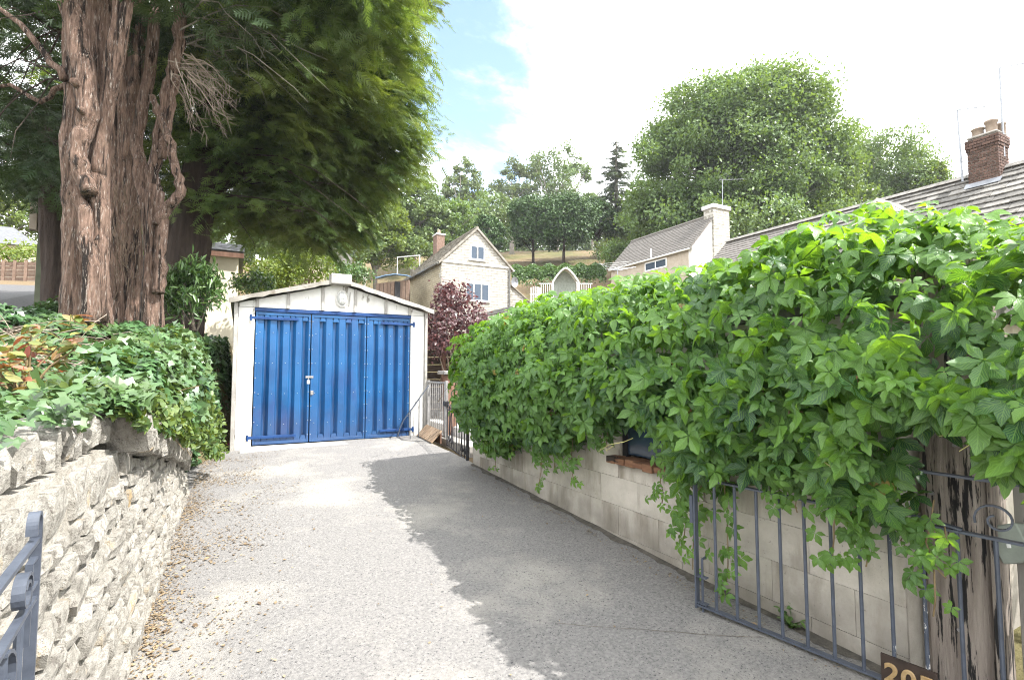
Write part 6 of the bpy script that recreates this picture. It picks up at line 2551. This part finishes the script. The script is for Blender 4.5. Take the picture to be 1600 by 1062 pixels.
fz0, fz1 = at(20, 441, 22).z, at(20, 409, 22).z
u_ = (fp1 - fp0)
u_.z = 0
for k in range(5):
    a, b = fp0 + u_ * (k / 5 + .006), fp0 + u_ * ((k + 1) / 5 - .006)
    for j in range(6):
        z0, z1 = fz0 - .1 + (fz1 - fz0 + .1) * j / 6, fz0 - .1 + (fz1 - fz0 + .1) * (j + 1) / 6 - .012
        MB().prism([(a.x, a.y, z0), (b.x, b.y, z0), (b.x, b.y, z1), (a.x, a.y, z1)], (.0, .03 + .01 * (j % 2), 0)).build('board', M['fence'], pf)
for k in range(6):
    a = fp0 + u_ * (k / 5)
    MB().box((a.x - .05, a.y - .07, fz0 - .3), (a.x + .05, a.y - .002, fz1 + .06)).build('fence_post', M['fence'], pf)

# ---------------- bits between garage roof and cottage
sp_ = at(612, 440, 33)
shd = thing('garden_shed', 'weathered timber garden shed with blue sheeting on its roof left of the stone cottage', 'shed', (sp_.x, sp_.y, sp_.z - .8))
a, b = at(588, 436, 33), at(640, 436, 33)
zt_, zl_ = at(612, 437, 33).z, at(612, 490, 33).z
for k in range(9):
    f0, f1 = k / 9, (k + 1) / 9
    p0, p1 = a.lerp(b, f0), a.lerp(b, f1 - .01)
    MB().prism([(p0.x, p0.y, zl_), (p1.x, p1.y, zl_), (p1.x, p1.y, zt_ - .25 + .25 * f1), (p0.x, p0.y, zt_ - .25 + .25 * f0)], (.3, .8, 0)).build('board', M['fence'], shd)
MB().box((a.lerp(b, .55).x, a.lerp(b, .55).y - .06, zl_), (a.lerp(b, .72).x, a.lerp(b, .72).y - .03, zt_ - .15)).build('door', M['dark'], shd)
n = 10
vs = []
for i in range(n + 1):
    f = i / n
    p = a.lerp(b, -.03 + 1.06 * f)
    z = zt_ - .12 + .45 * math.sin(math.pi * (.15 + .6 * f)) + random.uniform(-.03, .03)
    vs += [Vector((p.x - .1, p.y - .3, z)), Vector((p.x + .6, p.y + 1.6, z + .3))]
mb = MB()
mb.add(vs + [v - Vector((0, 0, .05)) for v in vs], [(2 * i, 2 * i + 2, 2 * i + 3, 2 * i + 1) for i in range(n)] + [(2 * n + 2 + 2 * i, 2 * n + 2 + 2 * i + 1, 2 * n + 2 + 2 * i + 3, 2 * n + 2 + 2 * i + 2) for i in range(n)] + [(2 * i, 2 * n + 2 + 2 * i, 2 * n + 2 + 2 * i + 2, 2 * i + 2) for i in range(n)])
mb.build('roof_sheet', M['bluetarp'], shd)
MB().box(at(569, 440, 30) - Vector((.08, .08, 1)), at(569, 431, 30) + Vector((.08, .08, .1)), bev=.02).build('corner_post', M['greyboard'], shd)
# stone roofs glimpsed under the yew
rp = at(535, 405, 36)
rf = thing('stone_roofed_house', 'stone roofed house glimpsed beneath the yew above the garage', 'house', (rp.x, rp.y, rp.z - 1))
w_, h_ = 1.0, 1.0
zt_ = at(535, 385, 36).z
ze2 = at(535, 413, 36).z
MB().box((rp.x - 2.4, rp.y, ze2 - 3), (rp.x + .9, rp.y + 5, ze2)).build('wall', M['cottage_side'], rf)
MB().add([(rp.x - 2.6, rp.y - .2, ze2), (rp.x + 1.1, rp.y - .2, ze2), (rp.x + 1.1, rp.y + 5.2, ze2), (rp.x - 2.6, rp.y + 5.2, ze2), (rp.x - .2, rp.y - .2, zt_), (rp.x - .2, rp.y + 5.2, zt_)], [(0, 1, 4), (1, 2, 5, 4), (2, 3, 5), (3, 0, 4, 5), (3, 2, 1, 0)]).build('roof', M['stoneslate'], rf)
# white post by the shrubs
q_ = at(401, 420, 18)
o = MB().box((q_.x - .06, q_.y - .06, q_.z - .8), (q_.x + .06, q_.y + .06, at(401, 398, 18).z), bev=.012).build('garden_post', M['white'])
tag(o, 'short white post among the shrubs left of the garage roof', 'post')
# felt-edged porch beside the purple bush
q_ = at(770, 495, 13.5)
po = thing('porch', 'little felt roofed porch edge between the purple bush and the creeper', 'porch', (q_.x, q_.y, .6))
a, b = at(745, 497, 13.5), at(800, 484, 13.5)
MB().prism([a, b, b + Vector((0, 0, .10)), a + Vector((0, 0, .10))], (.5, 1.6, .1)).build('roof', M['felt'], po)
for f in (.08, .95):
    c = a.lerp(b, f)
    MB().box((c.x + .02, c.y + .1, .5), (c.x + .12, c.y + .2, c.z + .03)).build('porch_post', M['white'], po)

# white gothic arbour, white slatted chair, washing line
A0 = at(884, 440, 33)
ab = thing('garden_arbour', 'white pointed-arch garden arbour beyond the creeper in front of the hedge', 'arbour', (A0.x, A0.y, A0.z - 1.6))
ux_ = Vector((math.cos(YAW), -math.sin(YAW), 0))
uy_ = Vector((math.sin(YAW), math.cos(YAW), 0))
hw = .78


def arch_pts(dep, off=0.0):
    o = []
    base = A0 + uy_ * dep
    for i in range(15):
        f = i / 14 * 2 - 1
        x = f * (hw + off)
        z = (1 - abs(f) ** 1.55) * (.85 + off)
        o.append(base + ux_ * x + UZ * z)
    return [base - ux_ * (hw + off) - UZ * 1.7] + o + [base + ux_ * (hw + off) - UZ * 1.7]


for dep in (0, .7):
    MB().strip(arch_pts(dep, .05), .10, .10, uy_).build('arch_frame', M['slab'], ab)
fpts, bpts = arch_pts(.02, .0), arch_pts(.75, .0)
mb = MB()
vs = []
for p, q2 in zip(fpts[1:-1], bpts[1:-1]):
    vs += [p + UZ * .10, q2 + UZ * .10, p + UZ * .12, q2 + UZ * .12]
mb.add(vs, [(4 * i, 4 * i + 1, 4 * i + 5, 4 * i + 4) for i in range(14)] + [(4 * i + 2, 4 * i + 6, 4 * i + 7, 4 * i + 3) for i in range(14)])
mb.build('arbour_roof', M['whiterender'], ab)
bk = arch_pts(.72, -.04)
MB().prism(bk, uy_ * .03).build('back_panel', M['greypaint'], ab)
for sg in (-1, 1):
    mb = MB()
    for k in range(6):
        x = sg * (hw + .12 + k * .14)
        mb.strip([A0 + ux_ * x - UZ * 1.6, A0 + ux_ * x - UZ * .15], .03, .02, ux_)
    mb.strip([A0 + ux_ * (sg * (hw + .05)) - UZ * .13, A0 + ux_ * (sg * (hw + .95)) - UZ * .13], .05, .04, UZ)
    mb.build('lattice', M['white'], ab)
c0_ = at(837, 462, 28)
wc = thing('slatted_chair', 'white slatted wooden garden chair back showing above the creeper', 'chair', (c0_.x, c0_.y, c0_.z - 1.1))
for k in range(5):
    x = -.24 + k * .12
    MB().strip([c0_ + ux_ * x - UZ * .75, c0_ + ux_ * x + UZ * (.52 - .03 * abs(k - 2))], .07, .025, ux_).build('slat', M['white'], wc)
for z in (-.5, .1):
    MB().strip([c0_ - ux_ * .32 + UZ * z + uy_ * .03, c0_ + ux_ * .32 + UZ * z + uy_ * .03], .06, .03, UZ).build('back_rail', M['white'], wc)
MB().box(c0_ + Vector((-.3, -.55, -.62)), c0_ + Vector((.3, -.06, -.58))).build('seat', M['white'], wc)
for (x, y) in ((-.28, -.5), (.28, -.5), (-.28, -.02), (.28, -.02)):
    MB().box(c0_ + Vector((x - .03, y - .03, -1.15)), c0_ + Vector((x + .03, y + .03, -.63))).build('leg', M['white'], wc)
wl = thing('washing_line', 'rotary washing line of thin grey arms left of the tan cottage', 'washing line', tuple(at(965, 455, 30)))
t_ = at(965, 420, 30)
MB().tube([at(965, 460, 30), t_], .035, 6).build('mast', M['metal'], wl)
for k in range(4):
    a = k * math.pi / 2 + .4
    MB().tube([t_ - UZ * .1, t_ + ux_ * (1.3 * math.cos(a)) + uy_ * (1.3 * math.sin(a)) + UZ * .22], .018, 5).build('arm', M['metal'], wl)
mb = MB()
for rr in (.6, .9, 1.2):
    pts = [t_ + ux_ * (rr * math.cos(k * math.pi / 2 + .4)) + uy_ * (rr * math.sin(k * math.pi / 2 + .4)) + UZ * (-.1 + .32 * rr / 1.3) for k in range(5)]
    mb.tube(pts, .007, 4)
mb.build('cord', M['white'], wl)
q_ = at(640, 412, 40)
q0, q1, q2, q3 = at(621, 412, 40), at(621, 402, 40), at(656, 399, 40), at(656, 410, 40)
o = MB().tube([q0 - UZ * .8, q1, q2, q3 - UZ * .8], .045, 6).build('goal_frame', M['white'])
tag(o, 'thin pale pipe frame standing on the grass bank behind the cottage roof', 'frame')

# ------------------------------------------------------------------ trees on the hill
def tree(name, label, px_, top, base, wid, d, mat, nleaf, leaf, blobs=None, trunk_r=None, bark='greybark', group=None, ncl=None, flat=.7, trunk_top=.75, cl=.11, limbs=9, tmpl=None, clear=.18, shell=.45):
    """broadleaf tree placed by its crown's outline; blobs: (x, z, rx, rz) in crown units (-1..1)"""
    b = at(px_, base, d)
    t_ = at(px_, top, d)
    gz_ = float(hill_z(b.x, b.y))
    b.z = min(b.z, max(gz_, b.z - 1.5))
    H = t_.z - b.z
    Wd = wid / 2 * d / F_PX
    T = thing(name, label, 'tree', (b.x, b.y, b.z), group)
    blobs = blobs or [(0, 0, 1, 1)]
    cz0 = b.z + H * (clear + (1 - clear) / 2)
    ch = H * (1 - clear) / 2
    ncl = ncl or max(18, nleaf // 60)
    area = np.array([q_[2] * q_[3] for q_ in blobs])
    area = area / area.sum()
    Ps, Ns = [], []
    clus = []
    for (bx_, bz_, rx, rz_), fr in zip(blobs, area):
        k = max(6, int(ncl * fr))
        u = rand_dirs(k)
        u[:, 2] = np.where((u[:, 2] < -.5), -u[:, 2], u[:, 2])
        lumpf = 1 + .13 * np.sin(u[:, 0] * 4.3 + px_) + .10 * np.sin(u[:, 2] * 6 + px_ * .7) + .08 * np.sin(u[:, 1] * 7)
        rho = (shell + (1 - shell) * rng.random(k) ** .5) * lumpf
        off = np.array([ux_.x, ux_.y, 0]) * (bx_ * Wd) + np.array([0, 0, bz_ * ch])
        depth_r = Wd * rx * .95
        loc = u * np.stack([np.full(k, Wd * rx), np.full(k, depth_r), np.full(k, ch * rz_)], -1) * rho[:, None]
        c = np.array([b.x, b.y, cz0]) + off + loc
        m = max(8, int(nleaf * fr / k))
        sig = cl * Wd * (rx ** .5)
        sg_ = sig * rng.uniform(.6, 1.35, k)
        Pp = c[:, None, :] + np.clip(rng.normal(0, 1, (k, m, 3)), -1.6, 1.6) * sg_[:, None, None] * np.array([1, 1, flat])
        Nn = np.repeat(u[:, None, :], m, 1) * .55 + np.array([0, 0, .5]) + rng.normal(0, .45, (k, m, 3))
        Ps.append(Pp.reshape(-1, 3))
        Ns.append(Nn.reshape(-1, 3))
        clus.append(c)
    P, Nn = np.concatenate(Ps), norm(np.concatenate(Ns))
    n = len(P)
    A = rng.normal(0, 1, (n, 3)) + np.array([0, 0, -.5])
    rnd = np.clip(rng.normal(.5, .24, n), 0, 1)
    f = scatter('crown', tmpl or T_DIAMOND, P, A, Nn, leaf * rng.uniform(.65, 1.3, n), mat, T, rnd)
    clus = np.concatenate(clus)
    tr_ = trunk_r or .022 * H
    mb = MB()
    tt = Vector((b.x + random.uniform(-.03, .03) * H, b.y, b.z + H * trunk_top))
    bb = Vector((b.x, b.y, b.z - 1.0))
    pts = [bb.lerp(tt, i / 6) + Vector((random.gauss(0, .006 * H), random.gauss(0, .006 * H), 0)) for i in range(7)]
    mb.tube(pts, [tr_ * (1.25 - 1.05 * i / 6) for i in range(7)], 8)
    mb.build('trunk', M[bark], T, smooth=True)
    mb = MB()
    for k in rng.permutation(len(clus))[:limbs]:
        e_ = Vector(clus[k])
        s_ = pts[random.choice([2, 3, 4])]
        mb.tube([s_, s_.lerp(e_, .5) + Vector((0, 0, .03 * H)), e_], [tr_ * .42, tr_ * .26, tr_ * .08], 6)
    mb.build('limbs', M[bark], T, smooth=True)
    return T


SK = 'trees along the skyline'
# the big lime tree
tree('lime_tree', 'huge rounded dense green tree towering over the terrace roofs', 1162, 128, 402, 350, 42, M['lime'], 190000, .27,
     [(0, .10, .80, .88), (-.12, .42, .62, .55), (.18, .40, .60, .56), (-.50, -.05, .50, .62), (.45, -.10, .52, .70), (-.70, -.55, .40, .42), (.72, -.5, .42, .50), (0, -.55, .85, .45), (-.75, .36, .26, .12), (.12, .66, .40, .34)], ncl=1000, clear=.02, cl=.085, limbs=16)
tree('bushy_tree', 'lower pale green tree on the right shoulder of the huge round tree', 1372, 205, 350, 190, 48, M['lime'], 42000, .25, [(0, 0, .8, .9), (-.4, -.2, .6, .7), (.45, -.35, .6, .55)], ncl=240, clear=.02)
tree('bushy_tree', 'small bright tree just left of the brick chimney above the roof ridge', 1440, 258, 330, 90, 46, M['brightgreen'], 7000, .26, [(0, 0, .9, .9), (.5, -.4, .6, .5)], ncl=110, clear=.02)
tree('copper_tinged_tree', 'bushy tree at the left foot of the huge round tree', 1022, 275, 412, 80, 47, M['lime'], 16000, .2, [(0, 0, .8, .95), (-.3, -.5, .8, .5)], ncl=130, clear=.02)
tree('shade_tree', 'low dark tree behind the white gable chimney', 1150, 330, 410, 230, 40, M['oak'], 9000, .28, [(0, -.1, 1, .9)], ncl=140, clear=.02)
# skyline wood
tree('ash_tree', 'slender grey green ash tree on the skyline behind the cottage chimney', 722, 250, 402, 88, 72, M['ash'], 6500, .42, [(0, .3, .7, .65), (-.35, .1, .55, .5), (.3, -.1, .7, .6), (0, -.5, .85, .5)], group=SK, ncl=120, clear=.10)
tree('oak_tree', 'loose oak with sky showing through, left of the pair on the skyline', 800, 247, 395, 84, 84, M['ash'], 5200, .45, [(0, .35, .7, .55), (-.35, 0, .6, .5), (.4, .05, .55, .5), (0, -.4, .8, .4)], group=SK, ncl=70, clear=.22, cl=.13)
tree('oak_tree', 'tallest spreading oak on the skyline above the clipped yews', 868, 228, 392, 125, 86, M['oak'], 8200, .45, [(0, .4, .7, .5), (-.45, .05, .5, .5), (.5, .1, .5, .5), (.1, -.35, .85, .4)], group=SK, ncl=90, clear=.2, cl=.12)
tree('oak_tree', 'low round oak on the skyline beside the conifer', 925, 300, 395, 70, 92, M['oak'], 5200, .5, [(0, .1, .9, .8), (.3, -.2, .7, .6)], group=SK, ncl=80, clear=.10)
tree('thicket_tree', 'mid green tree on the hill between the yew and the ash', 645, 268, 415, 120, 52, M['oak'], 11000, .34, [(0, .25, .7, .7), (-.45, 0, .6, .7), (.5, -.15, .55, .6)], group=SK, ncl=170, clear=.04)
tree('thicket_tree', 'dark leafy tree on the hill just above the cottage ridge', 690, 305, 412, 110, 56, M['lime'], 10000, .34, [(0, .1, .9, .85), (.4, -.2, .6, .7)], group=SK, ncl=150, clear=.03)
tree('thicket_tree', 'bright yellow green tree beside the yew crown above the garage', 585, 292, 430, 120, 44, M['brightgreen'], 11000, .30, [(0, .15, .85, .8), (-.5, -.25, .6, .6), (.5, -.3, .6, .6)], ncl=160, clear=.03)
tree('thicket_tree', 'shaded green tree behind the yew above the garage roof', 480, 300, 430, 210, 40, M['oak'], 13000, .30, [(0, .1, 1, .85), (-.5, -.2, .6, .7)], ncl=190, clear=.03)
tree('thicket_tree', 'leafy tree behind the cream outbuilding', 345, 315, 410, 130, 31, M['oak'], 8000, .24, [(0, .1, 1, .85)], ncl=120, clear=.03)
tree('thicket_tree', 'green tree filling the gap behind the yew trunks', 215, 300, 430, 160, 33, M['lime'], 8000, .26, [(0, .1, 1, .9)], ncl=120, clear=.03)
tree('thicket_tree', 'sunlit light green tree beyond the slate bungalow at the far left', 15, 268, 385, 150, 40, M['brightgreen'], 10000, .26, [(0, .1, .9, .85), (.4, -.2, .6, .7), (-.5, -.1, .6, .7)], ncl=150, clear=.03)
tree('thicket_tree', 'darker tree over the dark green outbuilding', 92, 255, 390, 120, 42, M['oak'], 8000, .28, [(0, .1, .9, .85)], ncl=120, clear=.03)
tree('thicket_tree', 'wooded green tree low on the hill behind the ash', 765, 300, 395, 110, 66, M['oak'], 8000, .4, [(0, .0, 1, .9), (-.5, -.2, .6, .7)], group=SK, ncl=120, clear=.03)
tree('thicket_tree', 'low green tree left of the conifer on the hill', 985, 330, 412, 70, 58, M['lime'], 6000, .3, [(0, 0, 1, .9)], group=SK, ncl=90, clear=.03)
# clipped round yews on the bank
CY_ = 'clipped yews on the dry bank'
tree('clipped_yew', 'small bright clipped yew dome just right of the cottage gable peak', 764, 338, 388, 48, 50, M['topiary'], 8000, .26, [(0, 0, 1, 1), (-.2, -.3, .9, .6)], group=CY_, ncl=150, clear=.12, shell=.75, cl=.14, bark='barkdark')
tree('clipped_yew', 'wide clipped yew dome, left one of the big pair on the bank', 832, 312, 396, 78, 55, M['topiary'], 15000, .28, [(0, .15, 1, .85), (0, -.3, .9, .6)], group=CY_, ncl=220, clear=.15, shell=.72, cl=.13, bark='barkdark')
tree('clipped_yew', 'tallest clipped yew dome in the middle of the bank', 880, 306, 400, 92, 53, M['topiary'], 17000, .28, [(0, .15, 1, .85), (0, -.35, .9, .55)], group=CY_, ncl=240, clear=.14, shell=.72, cl=.13, bark='barkdark')
tree('clipped_yew', 'dark clipped yew dome at the right of the bank near the conifer', 934, 312, 396, 58, 57, M['topiary'], 10000, .28, [(0, .1, 1, .9), (0, -.35, .9, .55)], group=CY_, ncl=170, clear=.2, shell=.75, cl=.13, bark='barkdark')


def conifer(name, label, px_, top, base, wid, d, mat):
    b, t_ = at(px_, base, d), at(px_, top, d)
    H = t_.z - b.z
    T = thing(name, label, 'tree', tuple(b))
    MB().tube([b - UZ, b.lerp(t_, .5), t_], [.024 * H, .014 * H, .004 * H], 8).build('trunk', M['greybark'], T, smooth=True)
    Ps, As, Ns, Ss = [], [], [], []
    Wd = wid / 2 * d / F_PX
    z = .22
    while z < 1.0:
        k = random.randint(4, 7)
        L_ = Wd * (1 - z) ** .75 * random.uniform(.7, 1.15) + .25
        for j in range(k):
            a = random.uniform(0, 6.283)
            o_ = np.array([math.cos(a), math.sin(a), 0])
            ll = L_ * random.uniform(.7, 1.15)
            m = int(4 + ll * 5)
            for i in range(m):
                f = (i + .5) / m
                p = np.array(b.lerp(t_, z)) + o_ * ll * f + np.array([0, 0, -.35 * ll * f + .22 * ll * f * f])
                for s_ in (-1, 1):
                    Ps.append(p + rng.normal(0, .05, 3))
                    As.append(o_ + np.array([-o_[1], o_[0], 0]) * s_ * .8 + np.array([0, 0, -.35]))
                    Ns.append(np.array([0, 0, 1.0]) + rng.normal(0, .35, 3))
                    Ss.append(.75 * (1 - .5 * z) * random.uniform(.7, 1.2))
        z += .034
    scatter('crown', T_FROND, np.array(Ps), np.array(As), np.array(Ns), np.array(Ss), mat, T, rng.random(len(Ps)))
    return T


conifer('conifer', 'single spiky dark conifer rising beside the huge round tree', 963, 218, 398, 118, 58, M['conifer'])

# far wood that closes the gaps along the hilltop
n = 34000
px_ = rng.uniform(430, 1010, n)
prof = np.interp(px_, [430, 560, 640, 690, 730, 800, 870, 930, 1010], [330, 310, 300, 318, 320, 330, 322, 330, 320])
py_ = prof + 8 * np.sin(px_ * .09) + 5 * np.sin(px_ * .23) + (412 - prof) * rng.random(n) ** .8
d_ = 96 + 14 * rng.random(n)
u = (px_ - 800) / F_PX
v = (531 - py_) / F_PX
yy = math.cos(TILT) - v * math.sin(TILT)
zz = math.sin(TILT) + v * math.cos(TILT)
k_ = d_ / yy
cw, sw_ = math.cos(YAW), math.sin(YAW)
P = np.stack([(u * cw + yy * sw_) * k_, (-u * sw_ + yy * cw) * k_, zz * k_ + EYE], -1)
o = scatter('distant_wood', T_DIAMOND, P, rng.normal(0, 1, (n, 3)), norm(np.array([-.2, -.6, .7]) + rng.normal(0, .5, (n, 3))), rng.uniform(.5, 1.0, n), M['oak'], None, np.clip(rng.normal(.4, .22, n), 0, 1))
tag(o, 'distant mixed woodland closing the hilltop behind the clipped yews', 'wood', kind='stuff')

# hedge and garden shrubs beyond
h0, h1 = at(800, 432, 37), at(945, 428, 40)
hg = thing('laurel_hedge', 'thick sunlit laurel hedge below the dry bank right of the cottage', 'hedge', tuple((h0 + h1) / 2 - Vector((0, 0, 1))))
n = 9000
f = rng.random(n)
base = np.array(h0)[None] * (1 - f)[:, None] + np.array(h1)[None] * f[:, None]
th = rng.random(n) * math.pi
P = base + np.array(uy_)[None] * (np.cos(th) * -.7)[:, None] + np.array([0, 0, 1.0])[None] * (np.sin(th) * .85 - .1 + .12 * np.sin(f * 37) - .9 * (rng.random(n) < .5) * rng.random(n) * (np.cos(th) > 0))[:, None]
o = scatter('foliage', T_OVAL, P, rng.normal(0, 1, (n, 3)), norm(np.stack([0 * f, -np.cos(th), np.sin(th) + .3], -1) + rng.normal(0, .4, (n, 3))), rng.uniform(.12, .26, n), M['laurel'], hg, np.clip(rng.normal(.55, .25, n), 0, 1))
o['kind'] = 'stuff'
shrub('garden_shrub', 'yellow green shrub behind the garage roof beside the cream building', 'shrub', at(425, 440, 17.5), (.95, .8, .62), 2600, .11, M['brightgreen'], seed=1)
shrub('garden_shrub', 'taller light green shrub directly behind the garage ridge', 'shrub', at(480, 418, 18.5), (1.0, .8, .72), 2800, .11, M['brightgreen'])
shrub('garden_shrub', 'dull green shrub between the garage ridge and the timber shed', 'shrub', at(548, 430, 24), (1.0, .8, .55), 2000, .13, M['laurel'])
shrub('garden_shrub', 'dark shrub in the shade at the foot of the cream building', 'shrub', at(395, 450, 15.5), (.6, .5, .4), 1300, .10, M['laurel'])
shrub('verge_bushes', 'sunlit rough bushes above the brown panel fence at the far left', 'bush', at(20, 398, 25), (2.0, .9, .45), 1800, .16, M['brightgreen'])
shrub('bank_shrub', 'grey green shrub on the slope left of the cottage chimney', 'shrub', at(640, 392, 45), (2.2, 1.4, 1.0), 2200, .26, M['oak'])
shrub('bank_shrub', 'pale dead-looking scrub on the bank left of the conifer', 'shrub', at(950, 395, 50), (1.8, 1.2, 1.1), 1200, .22, M['ash'])
shrub('bank_shrub', 'dark green shrub at the corner of the tan cottage roof', 'shrub', at(965, 402, 44), (1.6, 1.2, 1.2), 2200, .22, M['lime'])
shrub('verge_shrub', 'dark low ivy mound at the foot of the left yew beside the lane', 'shrub', at(92, 494, 9.2), (.40, .4, .22), 700, .10, M['ivy'], T_IVY)

# ------------------------------------------------------------------ summer haze
def hazemat():
    m = bpy.data.materials.new('haze')
    m.use_nodes = True
    t = m.node_tree
    t.nodes.clear()
    o_ = t.nodes.new('ShaderNodeOutputMaterial')
    v = t.nodes.new('ShaderNodeVolumePrincipled')
    v.inputs['Color'].default_value = (.92, .95, 1.0, 1)
    v.inputs['Density'].default_value = .00045
    v.inputs['Anisotropy'].default_value = .2
    t.links.new(v.outputs[0], o_.inputs['Volume'])
    return m


o = MB().box((-331, -271, -12), (331, 431, 60)).build('haze', hazemat())
o['kind'] = 'stuff'
